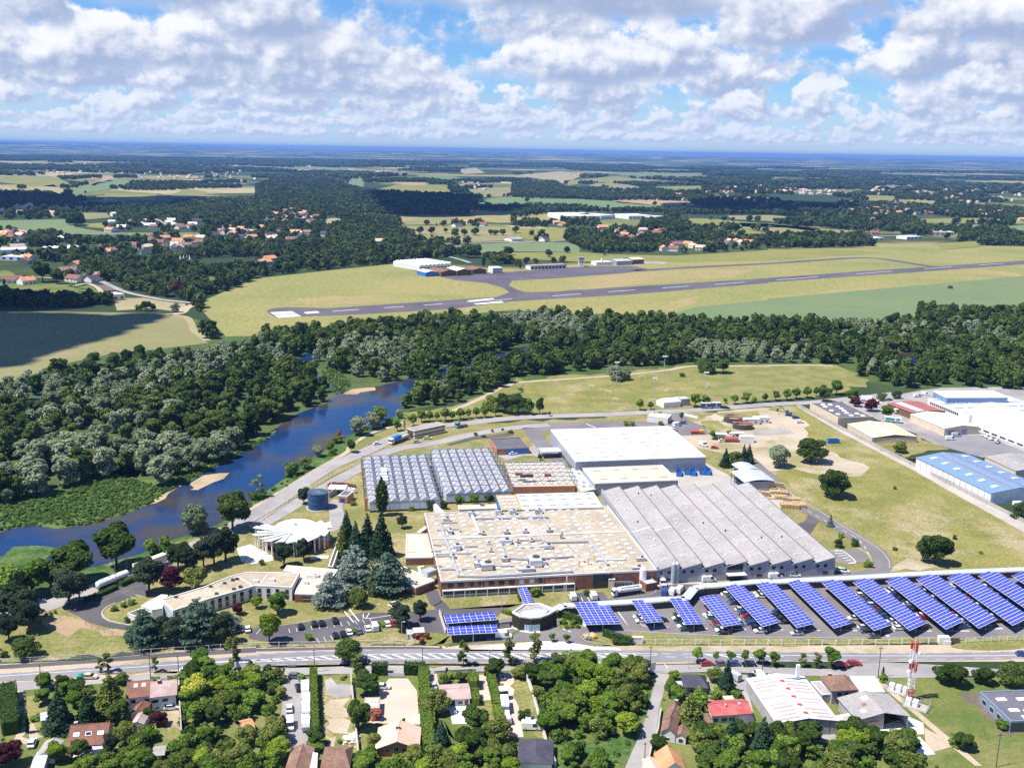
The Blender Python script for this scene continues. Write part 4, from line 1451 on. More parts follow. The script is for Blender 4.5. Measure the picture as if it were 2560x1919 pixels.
for k in range(4):
 mb.tube((0,6.5,4.4+.35*k),(0,6.5,4.75+.35*k),8.4-1.2*k,'chalk',24,8.0-1.2*k)
mb.tube((0,5,5.6),(0,5,6.5),.8,'zinc',8)
mb.build('dome',t)
mb=MB()
for q,w_ in(("F790,900 895,890",7),):
 p,e=GS(q)
 mb.bar((p.x-cx_,p.y-cy_,0),(e.x-cx_,e.y-cy_,0),9,3.4,'brick_orange')
 mb.bar((p.x-cx_,p.y-cy_,3.4),(e.x-cx_,e.y-cy_,3.4),9.4,.25,'chalk')
mb.build('kitchen_wing',t)
sheet('terrace',"F110,935 230,900 420,1000 420,1040 240,1070 150,1050",.12,'paving')
ribbon('footpath',"F740,1020 830,1010 900,1010",3,.12,'paving')
fr=Frame('F900,1090 940,1090 895,830',2.8)
t=hall('covered_walkway','narrow dark-roofed walkway joining the fan roof pavilion to the offices','walkway',fr,2.8,'plaster','tar',.12,trim='plaster')
#   curved office block
def poly_block(name,label,cat,roof_pts,h,wall,roof,parapet=.35,trim=None,inset=.35):
 g=GS(roof_pts,h)if isinstance(roof_pts,str)else roof_pts
 c=sum(g,Vector())/len(g)
 t=thing(name,label,cat,(c.x,c.y,0))
 pl=[(p.x-c.x,p.y-c.y)for p in g]
 area=sum(pl[i][0]*pl[(i+1)%len(pl)][1]-pl[(i+1)%len(pl)][0]*pl[i][1]for i in range(len(pl)))
 if area<0:
  pl=pl[::-1]
 one('wall',t,'prism',pl,0,h,wall)
 ins=[]
 n=len(pl)
 for i in range(n):
  p,a,b=Vector(pl[i]),Vector(pl[i-1]),Vector(pl[(i+1)%n])
  e1,e2=(p-a).normalized(),(b-p).normalized()
  n1,n2=Vector((-e1.y,e1.x)),Vector((-e2.y,e2.x))
  m_=(n1+n2)
  m_=m_/max(.4,m_.dot(n1))
  ins.append((p.x+m_.x*inset,p.y+m_.y*inset))
 one('roof',t,'prism',ins,h,h+.05,roof)
 mb=MB()
 for i in range(n):
  a,b=pl[i],pl[(i+1)%n]
  c_,d=ins[(i+1)%n],ins[i]
  z0,z1=h-.3,h+parapet
  tm=trim or wall
  mb.face([(a[0],a[1],z1),(b[0],b[1],z1),(c_[0],c_[1],z1),(d[0],d[1],z1)],tm)
  mb.face([(a[0],a[1],z0),(b[0],b[1],z0),(b[0],b[1],z1),(a[0],a[1],z1)],tm)
  mb.face([(c_[0],c_[1],h),(d[0],d[1],h),(d[0],d[1],z1),(c_[0],c_[1],z1)],tm)
 mb.build('parapet',t)
 return t,c,pl
g2,gc,gp=poly_block('link_building','grey flat-roofed link with a yellow rail between the truss hall and the warehouses','building',"N455,797 590,772 435,586 330,592",3.0,'stucco','rib_grey',.25,'trim_yellow')
for p in("N480,750","535,748","480,715","440,640"):
 q=G('N'+p.lstrip('N'),3.0)
 one('roof_vent',g2,'box',q.x-gc.x-.5,q.x-gc.x+.5,q.y-gc.y-.5,q.y-gc.y+.5,3.05,3.9,'zinc')
off,oc,opl=poly_block('office_block','long curved two-storey office block with a tan roof and striped window front','office',"E1492,1478 1800,1375 2050,1305 F265,1262 420,1266 585,1277 652,1152 400,1143 190,1145 60,1178 E1760,1270 1395,1380",4.6,'plaster','roof_tan',.35,'plaster')
def strip_windows(t,c,p,q,z0,z1,pitch,frac,name='window',out=.07,mat='glass'):
 a,b=Vector((p.x-c.x,p.y-c.y,0)),Vector((q.x-c.x,q.y-c.y,0))
 d=(b-a)
 L=d.length
 n=int(L/pitch)
 ang=atan2(d.y,d.x)
 mb=MB()
 mb.box(0,pitch*frac,-out,.05,z0,z1,mat)
 mb.box(0,pitch*frac,-out-.03,.05,(z0+z1)/2-.25,(z0+z1)/2+.05,'stucco')
 me=mb.mesh(name)
 for i in range(n):
  s=a+d*((i+.3)/n)
  put(name,me,t,(s.x,s.y,0),(0,0,ang))
gg=GS("E1492,1478 1800,1375 2050,1305 F265,1262 420,1266 585,1277",4.6)
for a,b in zip(gg[:-1],gg[1:]):
 strip_windows(off,oc,a,b,.5,4.0,2.45,.5)
for p in("E1520,1360","E1550,1520","E1820,1270","E1870,1330","E1940,1240","E2010,1215","E2050,1205","E2020,1290","E2080,1275","F75,1210","F110,1205","F140,1270","F275,1228","F415,1215"):
 q=G(p,4.6)
 mb=MB()
 if p in("F275,1228","F415,1215"):
  mb.box(-.9,.9,-.6,.6,0,.9,'metal')
 else:
  mb.box(-.5,.5,-.4,.4,0,.6,'dark')
 mb.build('roof_vent',off,(q.x-oc.x,q.y-oc.y,4.65))
for s in("F140,1185 245,1255","F300,1250 370,1165"):
 a,b=GS(s,4.7)
 one('roof_joint',off,'bar',(a.x-oc.x,a.y-oc.y,4.65),(b.x-oc.x,b.y-oc.y,4.65),.35,.08,'chalk')
gg=GS("E1395,1380 1492,1478",4.6)
strip_windows(off,oc,gg[0],gg[1],.4,4.2,2.2,.92,mat='glass_pale')
t2,c2,pl2=poly_block('office_wing','low brick wing with a pale roof at the east end of the curved offices','building',"F610,1330 830,1335 985,1120 545,1082 510,1130 660,1150 655,1200",2.9,'brick','tan_pale',.25,'plaster')
g0,g1=GS("F610,1330 830,1335",2.9)
strip_windows(t2,c2,g0,g1,.6,2.1,5.2,.45)
for p,a,b in(("F755,1185",3.5,1.2),("F800,1180",1.6,1.6),("F710,1240",1.4,1.0)):
 q=G(p,2.9)
 mb=MB()
 mb.box(-a/2,a/2,-b/2,b/2,.1,1.1,'metal')
 mb.build('roof_unit',t2,(q.x-c2.x,q.y-c2.y,2.95))
t3,c3,pl3=poly_block('office_annex','low white annex with a dark gravel roof at the west tip of the offices','building',"E1100,1500 1165,1525 1330,1480 1310,1450 1215,1455",2.6,'plaster','soil',.3,'plaster')
t4,c4,pl4=poly_block('office_annex','white-roofed annex stepping up to the curved offices','building',"E1218,1430 1312,1470 1400,1455 1450,1340 1395,1335",3.4,'plaster','rib_white',.25,'plaster')
#   gatehouse
g=GS("K553,870 620,905 720,920 800,915 870,890 940,850 795,795 655,800",4.6)
t,c,pl=poly_block('gatehouse','curved dark gatehouse with a sagging pale roof and glass doors','gatehouse',g,4.6,'dark_wall','roof_gray',.5,'chalk',.6)
mb=MB()
g2=GS("K620,868 655,850 780,830 870,845 840,880 760,905 680,900",4.9)
mb.face([(p.x-c.x,p.y-c.y,4.75+.3*(i%2))for i,p in enumerate(g2)],'rib_grey')
mb.build('roof_dish',t)
ga=GS("K553,870 620,905 720,920 800,915",4.6)
mb=MB()
a,b=Vector((ga[1].x-c.x,ga[1].y-c.y,0)),Vector((ga[2].x-c.x,ga[2].y-c.y,0))
d=b-a
ang=atan2(d.y,d.x)
for k in range(2):
 w1=MB()
 w1.box(0,.9,-.07,.04,.1,2.3,'glass_pale')
 put('glass_door',w1.mesh('glass_door'),t,tuple(a+d*(.42+.14*k)),(0,0,ang))
e=Vector((ga[3].x-c.x,ga[3].y-c.y,0))
d2=e-b
ang2=atan2(d2.y,d2.x)
w1=MB()
w1.box(0,1.25,-.07,.04,.1,2.5,'glass_pale')
me=w1.mesh('window')
for k in range(4):
 put('window',me,t,tuple(b+d2*(-.25+.26*k)),(0,0,ang2))
mb=MB()
for p,q in zip(ga[:-1],ga[1:]):
 mb.bar((p.x-c.x,p.y-c.y-.4,0),(q.x-c.x,q.y-c.y-.4,0),.9,.18,'paving')
mb.build('step',t)
t=thing('covered_walkway','long grey-roofed covered walkway running along the solar car parks','walkway')
wl=smooth_line(GS("K935,835 1000,800 1090,800 1400,780 1700,762 1900,745 2050,745 2130,650 2211,635 L-60,870 40,872 400,855 800,835 1200,810 1600,790 2211,765 P2900,1395",2.9),1)
mb,mp=MB(),MB()
for p,q in zip(wl[:-1],wl[1:]):
 mb.bar((p.x,p.y,2.8),(q.x,q.y,2.8),3.4,.16,'rib_grey')
 mp.bar((p.x+.2,p.y-1.2,.15),(q.x+.2,q.y-1.2,.15),.12,2.1,'dark')
mb.build('roof',t)
mp.build('screen',t)
pm=MB()
pm.tube((0,0,0),(0,0,2.8),.11,'grey',6)
pme=pm.mesh('post')
for p,q in zip(wl[:-1],wl[1:]):
 for i in range(int((q-p).length/7)+1):
  a=p+(q-p).normalized()*(7*i)
  put('post',pme,t,(a.x,a.y-1.0,0))
#   solar roofs over the cars
def solar_roof(label,quad,z=3.0,pw=2.05,ph=1.75,group='solar roofs over the car parks',cat='solar canopy',dz=.45,posts=True):
 q=GS(quad,z)
 c=sum(q,Vector())/4
 u=((q[1]-q[0])+(q[2]-q[3]))/2
 v=((q[0]-q[3])+(q[1]-q[2]))/2
 o=c-u/2-v/2
 ang=atan2(u.y,u.x)
 Lu,Lv=u.length,v.length
 sh=v.dot(u.normalized())/Lv
 vy=sqrt(max(.05,1-sh*sh))
 t=thing('solar_canopy',label,cat,(o.x,o.y,0),ang,group)
 nu,nv=max(2,round(Lu/pw)),max(2,round(Lv/ph))
 P=lambda a,b,zz=.0:(Lu*a+Lv*b*sh,Lv*b*vy,z+dz*(.5-a)*2*.5+zz)
 mb=MB()
 A=[P(0,0),P(1,0),P(1,1),P(0,1)]
 mb.face([(p[0],p[1],p[2]-.02)for p in A],'metal')
 mb.face([(p[0],p[1],p[2]-.16)for p in A[::-1]],'dark')
 for p,r_ in zip(A,A[1:]+A[:1]):
  mb.face([(p[0],p[1],p[2]-.16),(r_[0],r_[1],r_[2]-.16),(r_[0],r_[1],r_[2]-.02),(p[0],p[1],p[2]-.02)],'grey')
 mb.build('deck',t)
 g,gv=.15,.30
 cu,cv=Lu/nu,Lv/nv
 pm=MB()
 s0=sh*cv/2
 k=1-g/cu
 k2=1-gv/cv
 hu,hv=cu/2*k,cv/2*vy*k2
 tz=-dz*.5/nu*k
 top=[(-hu-s0*k2,-hv,.05-tz),(hu-s0*k2,-hv,.05+tz),(hu+s0*k2,hv,.05+tz),(-hu+s0*k2,hv,.05-tz)]
 pm.face(top,'solar_cells')
 for p,r_ in zip(top,top[1:]+top[:1]):
  pm.face([(p[0],p[1],p[2]-.05),(r_[0],r_[1],r_[2]-.05),r_,p],'solar_cells')
 pme=pm.mesh('solar_panel')
 for i in range(nu):
  for j in range(nv):
   put('solar_panel',pme,t,P((i+.5)/nu,(j+.5)/nv))
 if posts:
  pm=MB()
  pm.tube((0,0,0),(0,0,z-.2),.12,'grey',6)
  pme2=pm.mesh('post')
  k=max(2,int(Lv/7.5))
  for j in range(k+1):
   x,y,_=P(.5,min(.97,max(.03,j/k)))
   put('post',pme2,t,(x,y,0))
  mb=MB()
  for a in(.15,.5,.85):
   p,r_=P(a,.02),P(a,.98)
   mb.bar((p[0],p[1],p[2]-.36),(r_[0],r_[1],r_[2]-.36),.16,.2,'grey')
  mb.build('beam',t)
 return t
CARPORTS=[
("broad solar roof nearest the gatehouse, widest of all the solar roofs","K1080,785 1380,768 1487,955 1195,975"),
("short narrow solar roof next to the broad one by the gatehouse","K1580,765 1730,748 1860,937 1715,957"),
("solar roof just before the bend of the covered walkway","K1908,750 2060,730 2202,955 2058,972"),
("solar roof just past the bend of the covered walkway","C1620,45 1770,12 1985,262 1830,300"),
("solar roof in front of the porch of the sawtooth hall","N1700,1612 1835,1572 L100,1215 -50,1272"),
("solar roof with a lone black car at its near left corner, facing the sawtooth hall","N1970,1595 2115,1550 L405,1230 250,1275"),
("solar roof opposite the east end of the sawtooth hall, empty bays on its left","L170,885 305,842 718,1225 570,1283"),
("solar roof opposite the grass triangle beside the sawtooth hall","L465,887 600,838 1070,1240 915,1303"),
("solar roof whose far end meets the curve of the ring road","L735,885 870,823 1372,1225 1222,1300"),
("solar roof opposite the sandy edge of the meadow","L1017,875 1158,803 1692,1212 1533,1288"),
("solar roof opposite the lone round tree of the meadow","L1280,858 1430,788 1983,1192 1820,1283"),
("solar roof ending behind the gap in the front fence","L1550,848 1693,770 2270,1178 2110,1252"),
("last but one solar roof at the east edge of the car parks","L1817,832 1945,755 2540,1150 2390,1225"),
("last solar roof at the east edge of the car parks","L2105,830 2235,765 2800,1120 2660,1190"),
]
for lb_,q_ in CARPORTS:
 solar_roof(lb_,q_)
solar_roof('far one of the two flat solar roofs west of the gatehouse',"B1620,205 2055,160 2082,238 1645,265",group='solar roofs west of the gatehouse',dz=.1)
solar_roof('near one of the two flat solar roofs west of the gatehouse',"B1645,298 2078,272 2095,345 1660,368",group='solar roofs west of the gatehouse',dz=.1)
solar_roof('steep solar roof over the path to the brick hall door',"K600,655 680,640 742,780 655,795",group='solar roofs west of the gatehouse',pw=1.8,ph=1.5,dz=.1)
#   GARDENS SOUTH OF THE ROAD
sheets("""garden_ground green .06 P-320,1775 A0,850 700,805 1540,750 2211,712 B0,715 800,705 C0,678 1240,700 1370,705 1700,695 2211,700 D0,712 1000,742 2211,700 P2950,1700 2950,2120 -320,2120
gravel_drive sandy .10 A90,870 170,860 200,1000 230,1180 225,1360 160,1340 150,1150 130,960
gravel_drive sandy .10 A255,1150 300,1150 400,1260 260,1290
lawn_patch lawn .09 A190,880 320,880 420,1000 430,1080 330,1180 260,1100 200,1010
lawn_patch lawn .09 A960,1160 1130,1150 1230,1240 1000,1330
terrace cream .11 A575,1392 790,1382 790,1412 600,1432
terrace gravel .10 A1410,1040 1540,980 1560,1180 1450,1190
lawn_patch lawn .11 A1440,1170 1560,1160 1570,1330 1440,1340
gravel_plot tarmac .10 B225,735 330,730 470,745 475,1330 270,1340 220,1050 235,880
garden_plot dry .09 B575,730 820,710 870,1220 880,1420 600,1390 590,1000
garden_plot sandy .11 B600,930 790,925 790,1070 600,1080
garden_plot sandy .11 B605,1085 785,1080 790,1230 620,1235
gravel_drive concrete .11 B590,760 650,740 700,800 760,810 650,870 610,860
garden_plot gravel .11 B640,1260 690,1250 660,1400 610,1390
gravel_court pink_gravel .10 B1150,745 1310,745 1390,850 1410,1140 960,1130 1080,1040 1060,850
terrace paving .12 B1350,1075 1415,1050 1418,1140 1350,1140
garden_plot dry .085 B880,1190 1010,1150 1400,1150 1420,900 1470,1370 890,1400
gravel_drive pink_gravel .10 B1490,705 1560,700 1600,900 1560,920
gravel_drive pink_gravel .10 B1900,715 2010,715 2030,930 1930,940 1900,800
terrace paving .11 B1670,985 1880,965 1890,1060 1820,1135 1695,1138 1675,1020 1600,1015 1605,985
lawn_patch green .10 B1600,1030 1690,1030 1700,1290 1640,1290
lawn_patch lawn .10 B1900,940 2040,940 2080,1170 1960,1160
gravel_drive pink_gravel .10 B2050,720 2211,690 C20,760 100,1250 0,1250 B2150,1180
lawn_patch lawn .11 C10,740 120,760 230,1190 250,1250 220,1240 160,1130 40,1000
lawn_patch bank_green .09 C320,1300 600,1290 1000,1250 1100,1000 1160,760 1240,720 1230,800 1170,1040 1060,1320 960,1517 380,1517
lawn_patch dry .11 C1110,720 1200,720 1180,800 1120,800
yard tarmac .10 C1600,860 1720,700 1840,700 2070,720 2050,900 2100,1090 1690,1070 1620,930
lawn_patch lawn .12 C1710,770 1800,770 1820,840 1730,850
yard tarmac .10 D270,1180 600,1110 630,1180 640,1300 300,1290
yard paving .11 D830,1160 1010,1140 1215,1075 1340,1130 1350,1225 1120,1230 950,1210 1025,1330 985,1345 870,1220
garden_plot soil .12 D950,1215 1120,1205 1150,1290 1050,1310
lawn_patch green .10 D1040,760 1400,745 2211,760 P2950,1710 2950,2100 D1850,1490 1500,1180 1320,1040 1130,860
gravel_strip gravel .12 D920,740 960,745 1320,1050 1560,1250 1850,1500 1790,1500 1530,1290 1290,1075 1000,830
garden_plot gravel .11 D1350,1170 1480,1240 1600,1330 1400,1390 1360,1300
gravel_strip soil .12 D1660,885 1790,875 2100,1190 2211,1250 2050,1240""")
#   houses
f=Frame('A590,1325 910,1300 600,1200',2.8,depth=9.5)
h=gable('house','long stone house with a red-brown tiled roof and three roof windows','house',f,2.8,3.4,'stone_wall','tile_red',windows=[(f.L*.18,.3,1.6,2.0),(f.L*.5,.9,2.2,1.1)],chimneys=[(f.L*.06,6.5,.8)])
rf=roof_of(h)
for i,k in enumerate((.17,.5,.83)):
 mb=MB()
 mb.box(-.75,.75,-.6,.6,0,.12,'metal')
 mb.box(-.6,.6,-.45,.45,.12,.16,'glass_pale' if i!=1 else 'glass')
 o=mb.build('roof_window',rf,(f.L*k,2.4,2.8+2.4*3.4/4.75+.25))
 o.rotation_euler=(atan2(3.4,4.75),0,0)
f=Frame('A790,1360 900,1345 800,1310',2.2,depth=3.6)
hall('lean_to','small grey flat-roofed lean-to at the corner of the long stone house','shed',f,2.2,'plaster','rib_grey',.08)
f=Frame('A1100,908 1298,888 1100,800',5.6,depth=8.5)
h=gable('house','white two-storey house with a brown tiled roof by the service road','house',f,5.6,2.7,'plaster','tile_red',windows=[(f.L*.25,3.3,1.2,1.3),(f.L*.85,3.3,1.2,1.3),(f.L*.72,2.9,.7,.7),(f.L*.55,1.2,.5,.6)])
rf=roof_of(h)
for k in(.33,.68):
 mb=MB()
 mb.box(-.5,.5,-.6,.6,0,.1,'metal')
 mb.box(-.38,.38,-.45,.45,.1,.14,'glass_pale')
 o=mb.build('roof_window',rf,(f.L*k,3.0,5.6+3.0*2.7/4.25+.25))
 o.rotation_euler=(atan2(2.7,4.25),0,0)
f=Frame('A1308,900 1516,876 1308,790',5.6,depth=8.2)
gable('house','white two-storey house with a pale pink roof joined to the brown-roofed one','house',f,5.5,2.6,'plaster','tile_pink',windows=[(f.L*.14,3.2,1.7,1.1),(f.L*.56,3.2,1.5,1.1),(f.L*.2,.9,1.1,.7),(f.L*.8,.9,1.1,.8)],chimneys=[(f.L*.3,3.6,.7)],door=f.L*.6)
f=Frame('A1135,1040 1240,1042 1130,950',3.0)
gable('outbuilding','narrow brown-roofed outbuilding behind the white double house','shed',f,2.9,1.2,'cream','tile_red',ridge='v',over=.15)
f=Frame('A1135,1138 1240,1138 1130,1048',2.8)
gable('outbuilding','narrow grey-roofed outbuilding with a white open porch, south of the brown-roofed one','shed',f,2.7,.9,'plaster','tile_pink',ridge='v',over=.15,windows=[(f.L*.3,.4,.9,1.9),(f.L*.7,.4,.9,1.9)])
f=Frame('A310,1410 462,1408 300,1285',2.8)
gable('garage','grey-roofed white garage beside the gravel drive at the west edge','garage',f,2.7,1.0,'plaster','roof_gray',ridge='v',over=.2)
f=Frame('A262,1540 370,1530 262,1460',2.6,depth=8)
gable('shed','pale grey-roofed shed at the bottom edge, west of the stone house','shed',f,2.6,.8,'stucco','rib_grey',over=.2)
f=Frame('A355,1110 418,1098 358,1070',2.0,depth=4)
gable('garden_shed','tiny garden shed with a pale roof and two rusty crates in the west garden','shed',f,2.0,.5,'cream','rib_grey',over=.2)
f=Frame('A2118,1210 2200,1190 2118,1150',2.6,depth=6)
gable('garden_shed','small hut with an orange-brown tiled roof west of the caravan plot','shed',f,2.6,1.6,'stone_wall','tile_orange',ridge='u',over=.3,windows=[(f.L*.5,.8,.9,.9)])
f=Frame('A1318,1412 1415,1402 1318,1385',2.1,depth=4)
gable('garden_shed','flat little shed with a mossy grey roof among the trees below the white houses','shed',f,2.0,.4,'planks','roof_gray',over=.25)
f=Frame('B250,1560 438,1560 245,1348',2.8)
gable('house','house with a faded pink-brown roof at the bottom end of the caravan plot','house',f,2.8,1.3,'cream','tile_brown',ridge='v',over=.3)
f=Frame('B450,1545 522,1540 448,1398',2.4)
gable('shed','narrow white-roofed shed beside the pink-brown roofed house','shed',f,2.4,.4,'plaster','rib_white',ridge='v',over=.1)
f=Frame('B570,1510 800,1505 590,1400',2.6,depth=8.5)
gable('house','low house with a mossy grey-brown hipped roof at the bottom edge','house',f,2.6,2.2,'stone_wall','tile_brown',over=.4,hip=.25)
f=Frame('B1045,1345 1397,1342 1003,1175',3.0)
gable('house','villa with a broad salmon tiled roof and a brown gable facing south','house',f,3.0,2.5,'brick_orange','tile_salmon',ridge='v',over=.5,windows=[(f.L*.26,1.6,1.1,1.2),(f.L*.47,1.8,1.2,1.5),(f.L*.66,1.6,1.1,1.2)],chimneys=[(f.L*.47,f.D*.62,.8)])
f=Frame('B930,1005 1068,1000 838,912',2.9)
t=hall('house','flat-roofed low house with tan and blue-grey roof bands beside the pink gravel court','house',f,2.9,'stone_wall','tan_pale',.1)
mb=MB()
for k in(.15,.5):
 mb.box(.4,f.L-.4,f.D*k,f.D*(k+.2),2.97,3.03,'rib_grey')
mb.build('roof_band',t)
f=Frame('B1605,926 1848,912 1588,805',2.8)
t=gable('house','white bungalow with a pale pink roof above a white patio','house',f,2.8,1.1,'plaster','tile_pink',over=.4,windows=[(f.L*.12,.7,1.2,1.2),(f.L*.36,.3,1.8,2.0),(f.L*.66,.7,1.4,1.2)],door=f.L*.88)
f=Frame('C58,1466 345,1478 36,1272',2.8)
gable('house','house with a dark blue slate roof and white edges beside the long white wall','house',f,2.8,1.5,'plaster','roof_slate',ridge='v',over=.35,hip=.15)
f=Frame('C1492,812 1688,820 1468,712',3.0)
gable('house','house with a dark hipped slate roof by the side lane','house',f,3.0,2.4,'stone_wall','roof_slate',over=.4,hip=.36,windows=[(f.L*.3,.8,1.2,1.2),(f.L*.7,.8,1.2,1.2)])
f=Frame('C1415,815 1492,810 1400,768',2.5)
hall('lean_to','pale flat-roofed lean-to on the west side of the slate-roofed house','shed',f,2.5,'stucco','rib_grey',.06)
f=Frame('C1292,1200 1412,1218 1300,1100',3.4)
gable('house','white cottage with a brown gabled roof at the lower end of the lane terrace','house',f,3.3,1.9,'plaster','tile_brown',ridge='v',over=.3,windows=[(f.L*.45,.7,1.0,.8)],chimneys=[])
f=Frame('C1312,1095 1432,1120 1320,965',3.6)
gable('house','brown-roofed cottage at the upper end of the lane terrace with a chimney','house',f,3.5,2.0,'cream','tile_brown',ridge='v',over=.3,chimneys=[(f.L*.5,f.D-.9,.8)])
f=Frame('C1418,1235 1502,1250 1420,1155',2.8)
gable('lean_to','low brown-roofed wing on the garden side of the white cottage','house',f,2.7,.9,'plaster','tile_brown',ridge='v',over=.2,windows=[(f.L*.5,.6,1.1,1.3)])
f=Frame('C1300,1540 1500,1530 1225,1395',3.0)
gable('house','house with a bright orange tiled roof at the bottom edge by the lane','house',f,3.0,2.6,'plaster','tile_orange',ridge='v',over=.35,windows=[(f.L*.6,2.6,.9,.9)])
f=Frame('C1195,1570 1300,1560 1190,1440',2.8)
gable('house_wing','lower orange-roofed wing on the lane side of the bright orange house','house',f,2.7,1.0,'plaster','tile_salmon',ridge='v',over=.25)
f=Frame('C1730,1062 2065,1040 1702,940',3.2)
t=gable('house','white house with a bright red tiled roof beside the striped hall','house',f,3.1,1.7,'plaster','tile_bright_red',over=.35,windows=[(f.L*.1,.7,1.2,1.3),(f.L*.32,.7,1.6,1.3),(f.L*.5,.7,1.3,1.3)])
rf=roof_of(t)
mb=MB()
y_=f.D*.34
z_=3.1+y_*1.7/(f.D/2)+.2
mb.box(f.L*.4,f.L*.43,y_-.3,y_+.3,z_-.3,z_+.9,'cream')
mb.build('chimney',rf)
one('roof_window',rf,'box',f.L*.76,f.L*.81,y_,y_+1.1,z_+.1,z_+.5,'glass_pale')
mb=MB()
mb.face([(f.L*.66,-3.8,2.3),(f.L*1.0,-3.8,2.3),(f.L*1.0,0,2.9),(f.L*.66,0,2.9)],'roof_slate')
mb.face([(f.L*1.0,-3.8,2.2),(f.L*.66,-3.8,2.2),(f.L*.66,0,2.8),(f.L*1.0,0,2.8)],'roof_slate')
for a in(.67,.99):
 mb.box(f.L*a-.12,f.L*a+.12,-3.7,-3.46,0,2.25,'metal')
mb.build('porch',t)
f=Frame('C1630,1148 1745,1145 1650,1085',2.4,depth=6)
gable('shed','small brown tiled outhouse below the red-roofed house','shed',f,2.3,1.3,'cream','tile_brown',over=.25,hip=.3)
f=Frame('C1835,925 1922,922 1818,893',2.4)
t=f.thing('sunshade','pale yellow sunshade roof behind the red-roofed house','shelter')
one('canvas',t,'box',0,f.L,0,f.D,2.35,2.45,'cream_metal')
mb=MB()
for a in(.05,.95):
 for b in(.05,.95):
  mb.tube((f.L*a,f.D*b,0),(f.L*a,f.D*b,2.4),.06,'grey',5)
mb.build('frame',t)
f=Frame('D78,1135 605,1108 C2078,748',5.0)
t=gable('workshop_hall','big white-roofed workshop hall with rows of brown translucent strips','workshop',f,5.0,1.5,'stucco','rib_white',ridge='v',over=.25,gable_mat='stucco')
rf=roof_of(t)
sm=MB()
sm.box(-3.1,3.1,-.38,.38,0,.05,'tile_pink')
sme=sm.mesh('translucent_strip')
k_=atan2(1.5,f.L/2)
for j in range(12):
 y=f.D*(.05+.078*j)
 for s,x in((-1,f.L*.2),(1,f.L*.78)):
  if RND.random()<.9:
   xx=x+RND.uniform(-.8,.8)
   zz=5.0+1.5*(1-abs(xx-f.L/2)/(f.L/2))+.27
   put('translucent_strip',sme,rf,(xx,y,zz),(0,s*k_,0),(RND.uniform(.7,1.1),1,1))
dm=MB()
dm.box(-.6,.6,-.5,.5,0,.35,'trim_red')
dme=dm.mesh('roof_vent')
for j in range(5):
 put('roof_vent',dme,rf,(f.L*.46+1.0,f.D*(.1+.18*j),6.55))
mb=MB()
for k in range(6):
 mb.box(f.L*(.12+.15*k)-.06,f.L*(.12+.15*k)+.06,-.05,.03,.2,5.0,'dark')
mb.build('wall_joint',t)
f=Frame('D40,742 280,738 40,725',6.5,depth=1.2)
t=f.thing('sign_parapet','blue-grey front parapet with a tall white flue on the striped hall','parapet')
one('board',t,'box',0,f.L,0,.4,0,6.4,'steel_blue')
mb=MB()
x=f.loc('D238,700')[0]
mb.box(x-.5,x+.5,.5,1.3,0,11.0,'metal')
mb.build('flue',t)
f=Frame('D556,842 766,832 446,726',5.6)
gable('house','square house with a grey-brown hipped roof behind the striped hall','house',f,5.6,2.4,'stucco','tile_brown',over=.5,hip=.42,windows=[(f.L*.3,3.2,1.2,1.3),(f.L*.6,3.2,1.2,1.3)],chimneys=[(f.L*.25,f.D*.8,.8)])
f=Frame('D470,885 556,878 372,772',3.4)
hall('house_wing','flat grey-roofed wing between the striped hall and the hip-roofed house','building',f,3.4,'stucco','roof_gray',.15,trim='chalk')
f=Frame('D790,858 1012,862 680,725',4.0)
hall('flat_hall','bright white flat-roofed hall behind the open barn','workshop',f,4.0,'stucco','chalk',.15,trim='chalk')
f=Frame('D775,1098 1215,1064 495,926',4.4)
t=f.thing('barn','large grey barn with a low gable and an open front full of machinery','barn')
L,D=f.L,f.D
mb=MB()
mb.box(0,.3,0,D,0,4.4,'stucco')
mb.box(L-.3,L,0,D,0,4.4,'stucco')
mb.box(0,L,D-.3,D,0,4.4,'stucco')
mb.box(.3,L*.52,.0,.25,0,4.4,'stucco')
mb.box(.3,L-.3,6.5,6.7,0,4.4,'planks')
mb.face([(0,.1,4.4),(L*.52,.1,4.4),(L*.5,.1,6.2),],'stucco')
mb.face([(L,D,4.4),(0,D,4.4),(L/2,D,6.4)],'stucco')
mb.build('wall',t)
mb=MB()
for s in(0,1):
 xa,xb,za,zb=((-.4,L/2,4.35,6.45),(L/2,L+.4,6.45,4.35))[s]
 P=[(xa,-.5,za),(xb,-.5,zb),(xb,D+.4,zb),(xa,D+.4,za)]
 mb.face([(p[0],p[1],p[2]+.15)for p in P],'roof_gray')
 mb.face(P[::-1],'roof_gray')
 for p,q in zip(P,P[1:]+P[:1]):
  mb.face([p,q,(q[0],q[1],q[2]+.15),(p[0],p[1],p[2]+.15)],'roof_gray')
rf=mb.build('roof',t)
for(a,b,w_,mt)in((.2,.25,1.6,'cream'),(.62,.5,1.5,'roof_tan'),(.4,.72,2.0,'cream'),(.3,.48,1.4,'rust')):
 mb=MB()
 x,y=L*a,D*b
 z=4.35+2.1*(1-abs(x-L/2)/(L/2))+.16
 mb.box(-w_/2,w_/2,-w_/2,w_/2,0,.08,mt)
 o=mb.build('roof_patch',rf,(x,y,z))
 o.rotation_euler=(0,(-1 if x<L/2 else 1)*atan2(2.1,L/2+.4),0)
one('door',t,'box',L*.06,L*.2,-.06,.04,.1,3.0,'planks')
one('sign_band',t,'box',L*.22,L*.42,-.10,-.02,3.2,3.5,'trim_red')
f=Frame('D648,1118 785,1092 600,1062',3.0)
t=hall('lean_to','small pale lean-to roof with a tan patch between the striped hall and the barn','shed',f,3.0,'plaster','chalk',.05)
